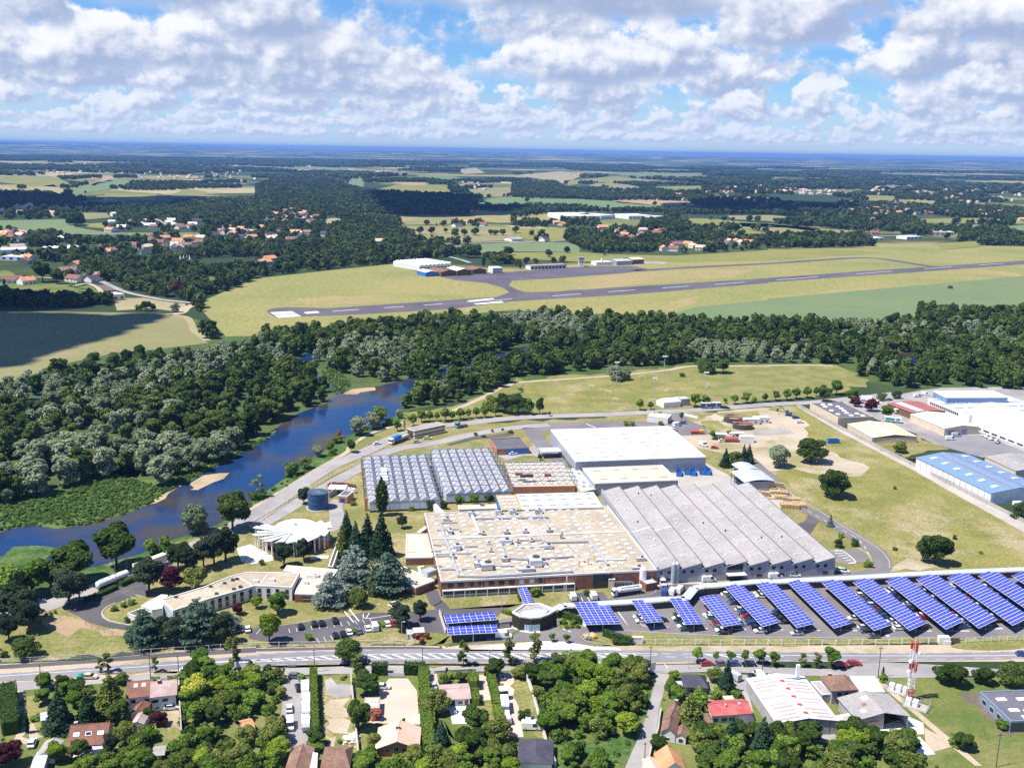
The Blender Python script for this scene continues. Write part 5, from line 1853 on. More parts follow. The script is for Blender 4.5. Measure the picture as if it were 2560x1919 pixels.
one('roof_patch',t,'box',f.L*.2,f.L*.7,f.D*.2,f.D*.7,3.08,3.14,'roof_tan')
f=Frame('D2100,1118 2520,1100 1790,864',4.0)
t=hall('workshop','blue-walled flat-roofed workshop at the east edge with four roof lights','workshop',f,4.0,'steel_blue','roof_felt',.35,trim='steel_blue')
lights(t,f,[(f.L*a,f.D*b)for a,b in((.28,.72),(.3,.35),(.42,.12),(.58,.3),(.7,.7))],4.06,2.6,1.3,.35)
for k in(.12,.35,.58,.82):
 win_box('window',t,f.D*k,1.2,1.9,1.6,.0,axis='x')
one('front_panel',t,'box',0,f.L,-.06,-.01,.1,3.6,'dark')
f=Frame('D1270,1405 1447,1395 1105,1258',.35)
t=f.thing('pool_slab','low bright white slab with a brown rectangular opening near the bottom edge','slab')
one('slab',t,'box',0,f.L,0,f.D,0,.35,'chalk')
one('opening',t,'box',f.L*.3,f.L*.72,f.D*.4,f.D*.56,.36,.40,'soil')
#   eastern industrial estate
sheets("""estate_yard tarmac .09 O620,350 1000,320 1330,260 1500,240 P2900,960 2900,1190 O2211,830 1850,840 1480,740 1290,640 930,510 700,380
estate_yard asphalt_road .12 O1270,620 1520,660 1830,650 2000,700 2211,790 2211,810 1800,830 1560,760 1330,690
meadow_patch dry .12 O900,720 1280,660 1500,760 1290,830 1180,860
gravel_strip concrete .10 O240,395 300,395 640,590 1290,930 1640,1110 P2640,1345 2640,1375 O1600,1150 1250,950 600,610""")
f=Frame('O606,502 910,492 356,376',4.6)
t=hall('warehouse','cream-walled warehouse with a grey felt roof and round roof lights','warehouse',f,4.6,'cream','roof_felt',.4,trim='cream')
sm=MB()
sm.tube((0,0,0),(0,0,.35),1.5,'chalk',12,1.1)
sme=sm.mesh('skylight')
for a,b in((.2,.25),(.22,.5),(.25,.75),(.5,.15),(.5,.3),(.55,.45),(.6,.6),(.62,.75),(.75,.25),(.8,.12),(.5,.88),(.3,.9)):
 put('skylight',sme,t,(f.L*a,f.D*b,4.66))
f=Frame('O900,672 1288,662 664,553',3.2)
t=gable('warehouse','beige gabled warehouse with thin brown roof slots beside the boundary fence','warehouse',f,3.2,1.4,'cream','roof_cream',ridge='v',over=.2,gable_mat='planks')
rf=roof_of(t)
sm=MB()
sm.box(-2.2,2.2,-.35,.35,0,.06,'pipe_ochre')
sme=sm.mesh('translucent_strip')
kk=atan2(1.4,f.L/2)
for j in range(8):
 for s,x in((-1,f.L*.22),(1,f.L*.78)):
  put('translucent_strip',sme,rf,(x,f.D*(.08+.12*j),3.2+1.4*.44+.26),(0,s*kk,0))
f=Frame('O1250,458 1526,440 1112,371',4.0)
t=gable('workshop','low workshop with a dark red and grey ribbed roof','workshop',f,4.0,.9,'planks','roof_rib_red',ridge='v',over=.3,windows=[(f.L*.3,1,3,1.5)])
rf=roof_of(t)
one('faded_sheet',rf,'face',[(f.L*.12,1,4.45),(f.L*.40,1,4.98),(f.L*.40,f.D-1,4.98),(f.L*.12,f.D-1,4.45)],'rib_grey')
f=Frame('O1526,592 1826,576 1236,470',4.2)
t=gable('warehouse','cream warehouse with a white gabled roof and two grey doors','warehouse',f,4.2,1.3,'cream','rib_white',ridge='v',over=.2)
for k in(.1,.5):
 one('door',t,'box',f.L*k,f.L*(k+.15),-.1,.04,.1,3.2,'steel_blue')
lights(t,f,[(f.L*a,f.D*b)for a in(.28,.72)for b in(.3,.65)],4.2+.9,1.6,1.6,.3,'timber')
f=Frame('O1740,480 2460,452 1330,338',7)
t=hall('factory_hall','huge white flat-roofed hall in the eastern estate with a strip of dark windows','factory',f,7,'clad_white','chalk',.4,trim='clad_white')
mb=MB()
for k in range(14):
 y=f.D*(.25+.05*k)
 mb.box(-.09,.03,y,y+f.D*.035,4.6,6.0,'glass')
mb.build('window_band',t)
lights(t,f,[(f.L*(.08+.16*i),f.D*(.15+.25*j))for i in range(6)for j in range(4)],7.06,7,2.2,.5,'hatch_grey')
f=Frame('O1545,325 2072,322 1490,270',10.5)
t=hall('factory_block','raised white block with a blue front on the huge white hall','factory',f,10.5,'roof_blue','chalk',.4,trim='clad_white')
f=Frame('O2560,738 2960,712 1760,432',9.0)
t=f.thing('vaulted_hall','white hall with a vaulted roof and a tall grey flank at the east edge','factory')
one('wall',t,'box',0,f.L,0,f.D,0,9.0,'clad_white')
mb=MB()
n=12
P=[(f.L*.03+f.L*.94*i/n,9.0+4.2*sin(pi*i/n))for i in range(n+1)]
for a,b in zip(P[:-1],P[1:]):
 mb.face([(a[0],-.1,a[1]),(b[0],-.1,b[1]),(b[0],f.D+.1,b[1]),(a[0],f.D+.1,a[1])],'rib_white')
mb.face([(p[0],f.D+.1,p[1])for p in P],'clad_white')
mb.face([(p[0],-.1,p[1])for p in P[::-1]],'clad_white')
mb.build('roof',t)
mb=MB()
for k in range(8):
 mb.box(-.1,.03,f.D*(.2+.09*k),f.D*(.2+.09*k)+4.5,.6,1.5,'glass')
mb.build('window_band',t)
f=Frame('O1928,1152 2420,1118 1297,842',5.2)
t=gable('warehouse','long blue-roofed warehouse with white panelled walls beside the meadow','warehouse',f,5.2,1.9,'clad_white','roof_blue',ridge='v',over=.25)
rf=roof_of(t)
kk=atan2(1.9,f.L/2)
sm=MB()
sm.box(-1.5,1.5,-1.2,1.2,0,.4,'cream')
sme=sm.mesh('skylight')
for j in range(6):
 for s,x in((-1,f.L*.2),(1,f.L*.8)):
  put('skylight',sme,rf,(x,f.D*(.1+.16*j),5.2+1.9*.4+.2),(0,s*kk,0))
for s,x in((-1,f.L*.38),(1,f.L*.62)):
 mb=MB()
 mb.box(-.4,.4,1,f.D-1,0,.06,'rust')
 o=mb.build('rust_strip',rf,(x,0,5.2+1.9*.76+.25))
 o.rotation_euler=(0,s*kk,0)
mb=MB()
for k in range(12):
 y=f.D*(k+1)/13
 mb.box(-.1,.0,y-.15,y+.15,.1,5.1,'grey')
mb.build('wall_joint',t)
mb=MB()
for k in range(6):
 mb.box(-.08,.02,f.D*.45+k*2.6,f.D*.45+k*2.6+1.2,1.2,2.0,'glass')
mb.build('window_band',t)
f=Frame('O2140,958 2560,938 1836,838',5.0)
t=gable('warehouse','beige stone warehouse with a pale grey roof behind the blue-roofed one','warehouse',f,5.0,1.3,'cream','roof_gray',ridge='v',over=.2)
lights(t,f,[(f.L*.3,f.D*.4),(f.L*.42,f.D*.5)],5.9,2.2,2.2,.3,'hatch_grey')
one('door',t,'box',f.L*.25,f.L*.45,-.08,.03,.1,3.6,'metal')
#   tanks, cabins, shelters, guard house in the north-east of the site
for lb_,p_,rr,mt in(('northern round rust-rimmed settling basin','N1775,185',5.6,'sandy'),('southern round settling basin with a black flank and rusty inside','N1852,240',5.6,'rust')):
 c=G(p_,0)
 t=thing('settling_basin',lb_,'basin',c)
 mb=MB()
 n=28
 for i in range(n):
  a,b=2*pi*i/n,2*pi*(i+1)/n
  co,si,co2,si2=cos(a),sin(a),cos(b),sin(b)
  mb.face([(rr*co,rr*si,0),(rr*co2,rr*si2,0),(rr*co2,rr*si2,3),(rr*co,rr*si,3)],'dark')
  mb.face([(rr*co,rr*si,3),(rr*co2,rr*si2,3),((rr-.4)*co2,(rr-.4)*si2,3),((rr-.4)*co,(rr-.4)*si,3)],'rust')
  r_=rr-.4
  mb.face([(r_*co2,r_*si2,.6),(r_*co,r_*si,.6),(r_*co,r_*si,3),(r_*co2,r_*si2,3)],'rust')
 mb.build('wall',t)
 one('bed',t,'disc',(0,0,.9),rr-.4,mt,n)
 one('walkway',t,'bar',(-rr,0,3.05),(rr,0,3.05),.5,.25,'grey')
def cabin(label,p,L_,W_,H_,ang,mat,name='portable_cabin',cat='cabin',nwin=3):
 c=G(p,0)
 t=thing(name,label,cat,c,ang)
 one('body',t,'box',-L_/2,L_/2,-W_/2,W_/2,.2,H_,mat)
 one('roof',t,'box',-L_/2-.08,L_/2+.08,-W_/2-.08,W_/2+.08,H_,H_+.12,'rib_white')
 for k in range(nwin):
  win_box('window',t,-L_/2+L_*(k+.6)/(nwin+.2),1.1,1.1,1.0,-W_/2)
 return t
cabin('white portable cabin with several windows beside the northern settling basin','N1925,205',9,4,3.2,.1,'plaster',nwin=2)
cabin('white portable cabin nearer the construction road, end to end with its neighbour','N2010,195',9,4,3.4,.1,'plaster',nwin=3)
cabin('pale green and white cabin beside the small tree on the sandy ground','N1655,335',7,4,3.0,-.2,'crop',nwin=1)
cabin('white container on the sandy ground, corrugated front','N1885,360',7.5,3.5,3.2,0,'clad_white',name='container',cat='container',nwin=0)
cabin('low white cabin behind the rusty cistern','N1800,325',8,3.5,2.8,-.1,'plaster',nwin=2)
c=G('N1755,360')
t=thing('cistern','rusty cylindrical cistern lying on the sandy ground','tank',c)
one('shell',t,'tube',(-3.6,0,1.6),(3.6,0,1.6),1.5,'roof_rib_red',14)
mb=MB()
for x in(-2.5,2.5):
 mb.box(x-.3,x+.3,-1.2,1.2,0,.8,'dark')
mb.build('cradle',t)
f=Frame('N1150,205 1205,210 1130,170',3.2,depth=9)
f=Frame('N1205,208 1240,175 1135,165',.0,depth=12)
t=hall('guard_house','small white guard house with a pale roof at the north gate','building',f,3.4,'plaster','tan_pale',.2,trim='chalk')
mb=MB()
for k in range(3):
 mb.box(f.L*(.1+.3*k),f.L*(.1+.3*k)+f.L*.2,-.08,.03,.9,2.5,'glass')
mb.build('window_band',t)
for lb_,q_ in(('northern open shelter with a curved pale blue roof',('N1850,610','N1998,600','N1768,553')),('southern open shelter with a curved pale blue roof and a grey end wall',('N1870,708','N2130,697','N1756,617'))):
 f=Frame(' '.join(q_),4.8)
 t=f.thing('open_shelter',lb_,'shelter')
 mb=MB()
 n=8
 P=[(-.3+(f.L+.6)*i/n,4.8+1.0*sin(pi*i/n))for i in range(n+1)]
 for a,b in zip(P[:-1],P[1:]):
  mb.face([(a[0],-.3,a[1]),(b[0],-.3,b[1]),(b[0],f.D+.3,b[1]),(a[0],f.D+.3,a[1])],'rib_grey')
  mb.face([(b[0],-.3,b[1]-.15),(a[0],-.3,a[1]-.15),(a[0],f.D+.3,a[1]-.15),(b[0],f.D+.3,b[1]-.15)],'rib_grey')
  mb.face([(a[0],-.3,a[1]-.15),(b[0],-.3,b[1]-.15),(b[0],-.3,b[1]),(a[0],-.3,a[1])],'metal')
 mb.build('roof',t)
 many('wall',t,('box',0,f.L,0,.15,0,4.8,'stucco'),('box',f.L-.15,f.L,.2,f.D,0,4.8,'clad_grey'))
 mb=MB()
 for k in range(5):
  mb.tube((.15,f.D*k/4,0),(.15,f.D*k/4,4.8),.14,'dark',6)
 mb.build('post',t)
 mb=MB()
 for k in range(4):
  mb.box(1.2,f.L-1,f.D*(.1+.22*k),f.D*(.1+.22*k)+2.5,0,2.6,'skip_blue' if k%2 else 'dark')
 setp(mb.build('stored_goods',t),kind='stuff')
def pallet_proto():
 mb=MB()
 n=12
 for k in range(n):
  z=k*.145
  mb.box(-.6,.6,-.5,.5,z+.10,z+.125,'timber')
  for y in(-.45,0,.45):
   mb.box(-.6,.6,y-.05,y+.05,z,z+.10,'timber')
 return mb.mesh('pallets')
PAL=pallet_proto()
PALLETS=[('N2040,745','long row of pallets stacked along the end wall of the southern shelter',13,1,1.35),('N2035,825','tall pile of pallets nearest the sawtooth hall',4,2,1.25),('N2095,775','low flat pile of pallets just below the shelter wall',6,3,.6),
('N2165,808','wide pile of pallets next to the ring road',6,3,.9),('N2100,850','two loose pallets lying near the sawtooth roof',3,2,.35),('N2180,850','pile of pallets with an orange band in the middle of the yard',4,3,.9),
('L200,165','low spread of pallets beside the ring road',6,3,.5),('L185,235','large pile of pallets at the southern corner of the pallet yard',6,4,1.2),('L268,228','pile of pallets at the corner nearest the grass patch',4,4,1.0),
('L20,85','pile of pallets by the shelter',4,3,.9)]
for p_,lb_,nx,ny,sz in PALLETS:
 c=G(p_)
 t=thing('pallet_pile',lb_,'pallets',c,-.12,'piles of pallets in the yard')
 for i in range(nx):
  for j in range(ny):
   put('pallet_stack',PAL,t,((i-(nx-1)/2)*1.35,(j-(ny-1)/2)*1.2,0),(0,0,RND.uniform(-.05,.05)),(1,1,sz*RND.uniform(.85,1.05)))
SKIPS=[('N1303,645','blue skip standing alone nearest the cream-roofed warehouse',.9),('N1372,632','left blue skip of the middle pair in the yard',.9),('N1425,640','right blue skip of the middle pair in the yard',.9),('N1500,632','left blue skip of the pair furthest from the cream-roofed warehouse',.9),('N1552,635','right blue skip of the pair furthest from the cream-roofed warehouse',.9),
('O560,715','blue skip beside the tree on the sandy ground',.1)]
sm=MB()
for(a,b)in(((-3.0,0),(3.0,0)),):
 for y0,y1 in((-1.25,-1.13),(1.13,1.25)):
  sm.box(-3.2,3.2,y0,y1,.25,2.2,'skip_blue')
 sm.box(-3.2,-3.08,-1.13,1.13,.25,2.2,'skip_blue')
 sm.box(3.08,3.2,-1.13,1.13,.25,2.2,'skip_blue')
 sm.box(-3.08,3.08,-1.13,1.13,.25,.4,'dark')
 for k in range(6):
  for y in(-1.29,1.25):
   sm.box(-2.9+k*1.1,-2.75+k*1.1,y,y+.04,.3,2.1,'skip_blue')
 sm.box(-3.0,3.0,-.5,-.35,0,.25,'dark')
 sm.box(-3.0,3.0,.35,.5,0,.25,'dark')
sme=sm.mesh('skip')
for p_,lb_,a_ in SKIPS:
 o=put('skip',sme,None,G(p_),(0,0,a_*1.6))
 setp(o,lb_,'skip','blue skips in the yard')
f=Frame('U1310,968 1455,955 1300,940',.0,depth=9)
gable('marquee','long white marquee beside the playing fields','tent',f,3.2,1.6,'plaster','rib_white',over=.1)
f=Frame('U1460,950 1535,945 1445,905',.0,depth=7)
hall('changing_rooms','small grey flat-roofed clubhouse behind the white marquee','building',f,4.2,'stucco','rib_grey',.2)
#   fences, walls, hedge walls
def fence(label,line,step,hgt,post=.16,rails=2,mat='metal',group=None,panel=None,name='fence',cat='fence'):
 g=GS(line)
 c=g[0]
 t=thing(name,label,cat,(c.x,c.y,0),0,group)
 pm=MB()
 pm.box(-post/2,post/2,-post/2,post/2,0,hgt,mat)
 pme=pm.mesh('post')
 rb=MB()
 for p,q in zip(g[:-1],g[1:]):
  d=q-p
  n=max(1,round(d.length/step))
  for i in range(n):
   a=p+d*(i/n)
   put('post',pme,t,(a.x-c.x,a.y-c.y,0),(0,0,atan2(d.y,d.x)))
  for r_ in range(rails):
   z=hgt*(.35+.6*r_/max(1,rails-1))if rails>1 else hgt*.9
   rb.bar((p.x-c.x,p.y-c.y,z),(q.x-c.x,q.y-c.y,z),.05,.07,mat)
  if panel:
   rb.bar((p.x-c.x,p.y-c.y,.02),(q.x-c.x,q.y-c.y,.02),.08,hgt*panel[1],panel[0])
 rb.build('rails',t)
 return t
fence('white post fence in front of the eastern car parks, west of the gap',"C1120,455 1700,458 2211,456 D0,458 700,456 1500,446",4.0,2.0,.24,2)
fence('white post fence in front of the eastern car parks, east of the gap',"D1640,440 2211,415 P2800,1590",2.8,1.8,.2,3)
fence('white railing fence along the pavement in front of the western lawn',"P-200,1672 A0,620 700,585 1200,545",3.0,1.8,.12,3,'plaster')
fence('white railing fence along the pavement below the dark pines',"A1210,545 1600,520 2211,480 B0,482",3.4,2.0,.2,2,'plaster')
fence('white railing fence along the pavement below the western car park',"B0,482 500,474 900,466 1360,462",3.2,2.0,.18,2,'plaster')
fence('post fence beside the river road with dark posts and a kerb',"F230,760 440,620 650,480 740,420 Q1050,1180 1300,1020 1700,830",3.4,1.7,.2,1,'plaster',panel=('dark',.12))
fence('wire fence along the west side of the drive lawn',"A370,330 520,240 640,190",3,1.3,.1,1,'planks')
fence('wire fence between the loop drive and the lawn',"A740,285 900,345 1040,390",3,1.3,.1,1,'planks')
fence('long pale concrete panel fence between the meadow and the industrial estate',"O240,392 610,588 880,728 1280,930 1600,1098 2211,1408 P2760,1420",5.0,2.1,.25,1,'stucco',panel=('concrete',.9))
fence('pale fence between the beige warehouse and the scrap yard',"O1285,660 1500,750",4,2.0,.2,1,'stucco',panel=('concrete',.9))
fence('white fence along the edge of the playing field',"U250,1030 700,1005 1290,985",4,1.3,.1,1,'metal')
fence('long white barrier at the north gate',"N1340,130 1465,160",3,2.4,.2,2,'metal',panel=('plaster',.6))
fence('white fence at the east end of the car park lawn beside the round bushes',"B1305,360 1360,455",2,1.8,.16,3,'metal')
fence('white fence beside the gatehouse planting',"K885,930 965,1005",1.6,2.0,.16,3,'metal')
def wall(label,line,thick,hgt,mat,name='garden_wall',cat='wall'):
 g=GS(line)
 c=g[0]
 mb=MB()
 for p,q in zip(g[:-1],g[1:]):
  mb.bar((p.x-c.x,p.y-c.y,0),(q.x-c.x,q.y-c.y,0),thick,hgt,mat)
  mb.bar((p.x-c.x,p.y-c.y,hgt),(q.x-c.x,q.y-c.y,hgt),thick+.12,.08,'concrete')
 return mb.build(name,None,(c.x,c.y,0),label=label,cat=cat)
wall('long white garden wall east of the pink drive, running down to the slate-roofed house',"C125,750 180,890 260,1190 300,1330 375,1510",.3,1.8,'plaster')
wall('white garden wall along the west side of the pink gravel court',"B820,745 840,960 865,1220 885,1430",.3,1.6,'plaster')
wall('white boundary wall at the foot of the covered walkway hedge',"K960,885 1165,970 1195,995",.4,1.3,'plaster')
wall('tall dark wooden screen along the garden edge between the white houses and the wood',"A1545,740 1555,1000 1572,1310",.25,2.4,'planks','garden_screen','screen')
wall('low white wall in front of the white bungalow garden',"B1540,708 1680,700 1900,690",.25,1.2,'plaster')
wall('low stone wall along the west cottage gardens by the lane',"C1285,1030 1270,1120 1262,1200 1200,1370 1180,1460",.35,1.2,'stone_wall')
wall('white partition wall west of the flat solar roofs',"B1585,190 1640,360",.3,1.6,'plaster')
t=thing('garden_gate','grey sliding gate between the clipped hedges of the pink court','gate',G('B1140,735'))
a,b=G('B1140,735'),G('B1280,735')
one('leaf',t,'bar',(0,0,.15),(b.x-a.x,b.y-a.y,.15),.08,1.3,'zinc')
#   poles and masts
def pole(label,base,hgt,cat='pole',arm=None,mat='pole_wood',r=.14,name='utility_pole',group=None,lamp=False):
 c=G(base)
 t=thing(name,label,cat,c,0,group)
 one('pole',t,'tube',(0,0,0),(0,0,hgt),r,mat,7,r*.65)
 if lamp:
  one('bracket',t,'tube',(0,0,hgt-.1),(lamp,-.6,hgt+.3),.05,mat,5)
  one('lamp',t,'box',lamp-.45,lamp+.35,-.85,-.4,hgt+.25,hgt+.42,'grey')
 elif arm:
  mb=MB()
  mb.box(-arm,arm,-.06,.06,hgt-.5,hgt-.35,mat)
  for k in(-1,0,1):
   mb.tube((k*arm*.85,0,hgt-.35),(k*arm*.85,0,hgt-.1),.06,'plaster',5)
  mb.build('crossarm',t)
 return t
for lb_,p_,h_,ar in(('dark wooden pole beside the service road, furthest west','A362,850',8,.6),('dark wooden pole beside the white double house','A1303,765',8.5,.6),('tall dark wooden pole at the end of the wooden screen','A1548,760',8,.5),
('dark wooden pole above the caravan plot','B506,690',7.5,.5),('dark wooden pole above the gap in the clipped hedges','B1440,660',7,.5),('slim dark pole between two roadside birches east of the hedges','B2020,622',5,.3),('slim dark pole in front of the entrance woodlot','C506,615',5,.3),
('dark wooden pole at the mouth of the side lane','C1190,705',9,.6),('dark wooden pole in front of the striped hall','C2158,715',9,.6),('dark wooden pole beside the wide asphalt lay-by','D950,740',10,.6),('tall wooden pole at the bottom edge near the green field','D1970,1510',9.5,1.0),
('wooden pole at the bottom edge below the timber yard','D462,1517',6,1.0),('wooden pole at the bottom edge beside the lane','C1142,1510',7,.4)):
 pole(lb_,p_,h_,arm=ar,group='wooden line poles')
for lb_,p_,h_,lm in(('street lamp beside the tanker parked on the river road','E1002,1255',8,-1),('street lamp behind the white box trailer','E1098,1100',8,-1),('street lamp at the west tip of the river road','E480,1340',8,1),('street lamp in the western car park','B1045,225',5,.8),('lamp on the lawn in front of the two round pines','B1260,380',5,.8),
('lamp behind the far flat solar roof','B2122,165',5.5,.8),('street lamp on the north road beside the round trees','T1640,1085',8,1),('street lamp by the eastern row of clipped trees','T2060,1045',8,1),('signal post at the service road junction','C1522,660',6,.6)):
 pole(lb_,p_,h_,'street lamp',mat='grey',r=.09,name='street_lamp',lamp=lm)
for lb_,p_,h_ in(('floodlight mast beside the silver trees of the playing field','U900,770',15),('floodlight mast at the far edge of the playing field','U1310,740',17),('floodlight mast at the near edge of the playing field','U1228,935',16),('floodlight mast at the east goal of the playing field','U1668,865',15)):
 t=pole(lb_,p_,h_,'floodlight',mat='grey',r=.22,name='floodlight_mast')
 one('lamp_head',t,'box',-1.6,1.6,-.3,.3,h_,h_+.9,'metal')
t=pole('tall white flagpole with a furled flag in front of the brick hall','K1018,725',9.5,'flagpole',mat='metal',r=.12,name='flagpole')
one('flag',t,'box',.1,.35,-.03,.03,5.5,9.2,'metal')
for i,p_ in enumerate(('K187,735','K292,715','K820,690','K915,720')):
 pole(('slim white pole on the lawn left of the steep solar roof','second slim white pole from the steep solar roof, left of it','slim white pole right of the bush by the hall door','slim white pole left of the flagpole')[i],p_,5.5,mat='grey',r=.06,name='lawn_pole',group='slim poles on the front lawn')
for i,p_ in enumerate(('U890,768','U1125,715','U1370,835','U1690,790','U690,800','U830,850','U895,915','U1215,925')):
 c=G(p_)
 t=thing('football_goal',('green-netted goal below the silver trees','small white goal at the far edge of the field','large white goal in the middle of the eastern pitch','white goal by the eastern floodlight','white goal furthest west on the pitch','white goal second from the west','white goal nearest the near touchline','white goal under the near floodlight mast')[i],'goal',c,(0,0,.3,1.2,-.7,-.7,-.7,0)[i],'football goals on the playing field')
 mb=MB()
 W_=6 if i in(0,2,3)else 4
 for x in(-W_/2,W_/2):
  mb.tube((x,0,0),(x,0,2.4),.12,'metal',5)
  mb.tube((x,0,2.4),(x,2,0),.08,'metal',4)
 mb.tube((-W_/2,0,2.4),(W_/2,0,2.4),.12,'metal',5)
 mb.tube((-W_/2,2,0),(W_/2,2,0),.08,'metal',4)
 mb.build('goal_frame',t)
c=G('D1222,925')
t=thing('telecom_mast','red and white lattice telecom mast with antennas beside the green field','mast',c)
HM,W0,W1=17.5,.8,.5
secs=[(0,3.6,'trim_red'),(3.6,8.6,'metal'),(8.6,11.4,'trim_red'),(11.4,15.2,'metal'),(15.2,17.5,'trim_red')]
for z0,z1,mt in secs:
 mb=MB()
 n=max(2,int((z1-z0)/1.25))
 hw=lambda z:W0+(W1-W0)*z/HM
 for sx,sy in((-1,-1),(1,-1),(1,1),(-1,1)):
  mb.tube((sx*hw(z0),sy*hw(z0),z0),(sx*hw(z1),sy*hw(z1),z1),.08,mt,5)
 for k in range(n):
  za,zb=z0+(z1-z0)*k/n,z0+(z1-z0)*(k+1)/n
  a,b=hw(za),hw(zb)
  for(p,q)in(((-1,-1),(1,-1)),((1,-1),(1,1)),((1,1),(-1,1)),((-1,1),(-1,-1))):
   mb.tube((p[0]*a,p[1]*a,za),(q[0]*b,q[1]*b,zb),.04,mt,4)
   mb.tube((q[0]*a,q[1]*a,za),(p[0]*b,p[1]*b,zb),.04,mt,4)
   mb.tube((p[0]*b,p[1]*b,zb),(q[0]*b,q[1]*b,zb),.055,mt,4)
 mb.build('lattice_section',t)
for k,(z,mt)in enumerate(((15.2,'trim_red'),(13.2,'metal'),(9.4,'trim_red'))):
 for a in range(3):
  mb=MB()
  an_=R(120*a+30+20*k)
  x,y=cos(an_),sin(an_)
  mb.box(x-.2,x+.2,y-.14,y+.14,z,z+2.2,mt)
  mb.tube((x*.6,y*.6,z+.5),(x,y,z+.5),.05,'grey',4)
  mb.build('antenna',t)
for z,an_ in((12.2,210),(14.8,320),(9.0,200)):
 mb=MB()
 x,y=cos(R(an_)),sin(R(an_))
 mb.tube((x*1.2,y*1.2,z),(x*1.65,y*1.65,z),.55,'metal',12)
 mb.build('dish',t)
mb=MB()
for k in range(4):
 x,y=(-.5,.5)[k%2],(-.4,.4)[k//2]
 mb.tube((x,y,17.4),(x,y,19.4),.04,'trim_red',4)
mb.build('whip_antennas',t)
for lb_,p_,n_ in(('fenced enclosure with white cabinets north-west of the mast','D1130,855',3),('fenced enclosure with a pale cabinet at the foot of the mast','D1275,985',2)):
 c=G(p_)
 t=thing('mast_compound',lb_,'enclosure',c,-.6)
 mb=MB()
 for s in((-3.4,-2.4,3.4,-2.4),(3.4,-2.4,3.4,2.4),(3.4,2.4,-3.4,2.4),(-3.4,2.4,-3.4,-2.4)):
  for k in range(6):
   x,y=s[0]+(s[2]-s[0])*k/5,s[1]+(s[3]-s[1])*k/5
   mb.tube((x,y,0),(x,y,1.9),.05,'zinc',4)
  for z in(.2,1.0,1.85):
   mb.bar((s[0],s[1],z),(s[2],s[3],z),.04,.05,'zinc')
 mb.build('fence',t)
 for k in range(n_):
  mb=MB()
  x=-2.0+1.9*k
  mb.box(x-.7,x+.7,-.8,.8,.15,1.9,'metal')
  mb.build('cabinet',t)
 one('plinth',t,'box',-3.2,3.2,-2.2,2.2,.05,.18,'concrete')
c=G('A695,750')
t=thing('bottle_bank','teal bottle bank on the service road verge','bottle bank',c)
many('body',t,('tube',(0,0,.1),(0,0,1.3),1.1,'green_plastic',8,1.0),('tube',(0,0,1.3),(0,0,1.9),1.0,'green_plastic',8,.5))
one('slot',t,'box',-.7,.7,-1.08,-.9,1.0,1.25,'dark')
c=G('K1680,640')
t=thing('silo','white cylindrical silo beside the brick hall corner','silo',c)
many('shell',t,('tube',(0,0,.8),(0,0,6.6),1.25,'metal',16),('tube',(0,0,6.6),(0,0,7.2),1.25,'metal',16,.5))
mb=MB()
for k in range(4):
 a=R(45+90*k)
 mb.tube((cos(a),sin(a),0),(cos(a),sin(a),.9),.12,'grey',5)
mb.build('leg',t)
f=Frame('K1712,622 1810,605 1700,570',2.8)
t=hall('shed','pale-roofed shed beside the white silo','shed',f,2.8,'brick','rib_grey',.08)
c=G('K1410,650')
t=thing('cabinet','white service cabinet left of the caged tank by the brick hall','cabinet',c)
one('body',t,'box',-1.1,1.1,-.7,.7,.1,3.4,'cream')
one('roof',t,'box',-1.2,1.2,-.8,.8,3.4,3.5,'chalk')
c=G('K1510,655')
t=thing('cage','dark caged cooling unit in front of the brick hall corner','cooling unit',c)
one('body',t,'box',-3.2,3.2,-1.3,1.3,.2,2.4,'dark')
mb=MB()
for k in range(8):
 mb.box(-3.3+k*.92,-3.2+k*.92,-1.4,-1.34,0,3.2,'grey')
mb.bar((-3.3,-1.4,3.1),(3.3,-1.4,3.1),.1,.1,'grey')
mb.build('cage_bars',t)
f=Frame('B1360,350 1455,345 1355,310',2.4)
t=hall('substation','small brick kiosk with a white roof rim beside the three round bushes','kiosk',f,2.4,'brick','tan_pale',.2,trim='plaster')
f=Frame('B1310,365 1360,360 1305,325',2.0)
t=hall('substation','pale grey kiosk next to the brick one','kiosk',f,2.0,'stucco','rib_grey',.1)
c=G('K487,1005')
t=thing('entrance_sign','black-framed sign board on the pale plinth by the near flat solar roof','sign',c,.3)
one('board',t,'box',-2.4,2.4,-.25,.25,.3,2.2,'dark')
one('panel',t,'box',-1.7,1.7,-.29,-.25,.7,1.8,'tan_pale')
one('plinth',t,'box',-3.2,3.2,-1.2,1.2,.12,.32,'paving')
c=G('C1215,690')
t=thing('road_sign','white sign board leaning at the mouth of the side lane','sign',c,.4)
one('board',t,'box',-.9,.9,-.05,.05,.6,3.2,'metal')
one('post',t,'tube',(0,.08,0),(0,.08,3.0),.05,'grey',5)
c=G('C1085,440')
t=thing('gate_pillar','white gate pillar with a letter box at the west end of the white post fence','pillar',c)
one('body',t,'box',-1.6,1.6,-.5,.5,0,2.1,'plaster')
one('cap',t,'box',-1.7,1.7,-.6,.6,2.1,2.25,'chalk')
c=G('D1515,440')
t=thing('gate_pillar','white rubble pillar and gate at the gap in the front fence','pillar',c)
many('body',t,('box',-1.7,1.7,-.9,.9,0,2.4,'plaster'),('box',-.3,1.9,-1.2,-.95,0,1.4,'plaster'))
one('leaf',t,'box',2.2,5.0,-.2,-.1,.3,2.0,'planks')
f=Frame('D400,1225 565,1228 400,1190',.0,depth=4)
t=f.thing('timber_stack','stack of sawn pale timber in front of the striped hall','timber')
bm_=MB()
bm_.box(0,f.L,-.14,.14,0,.12,'timber')
bme=bm_.mesh('board')
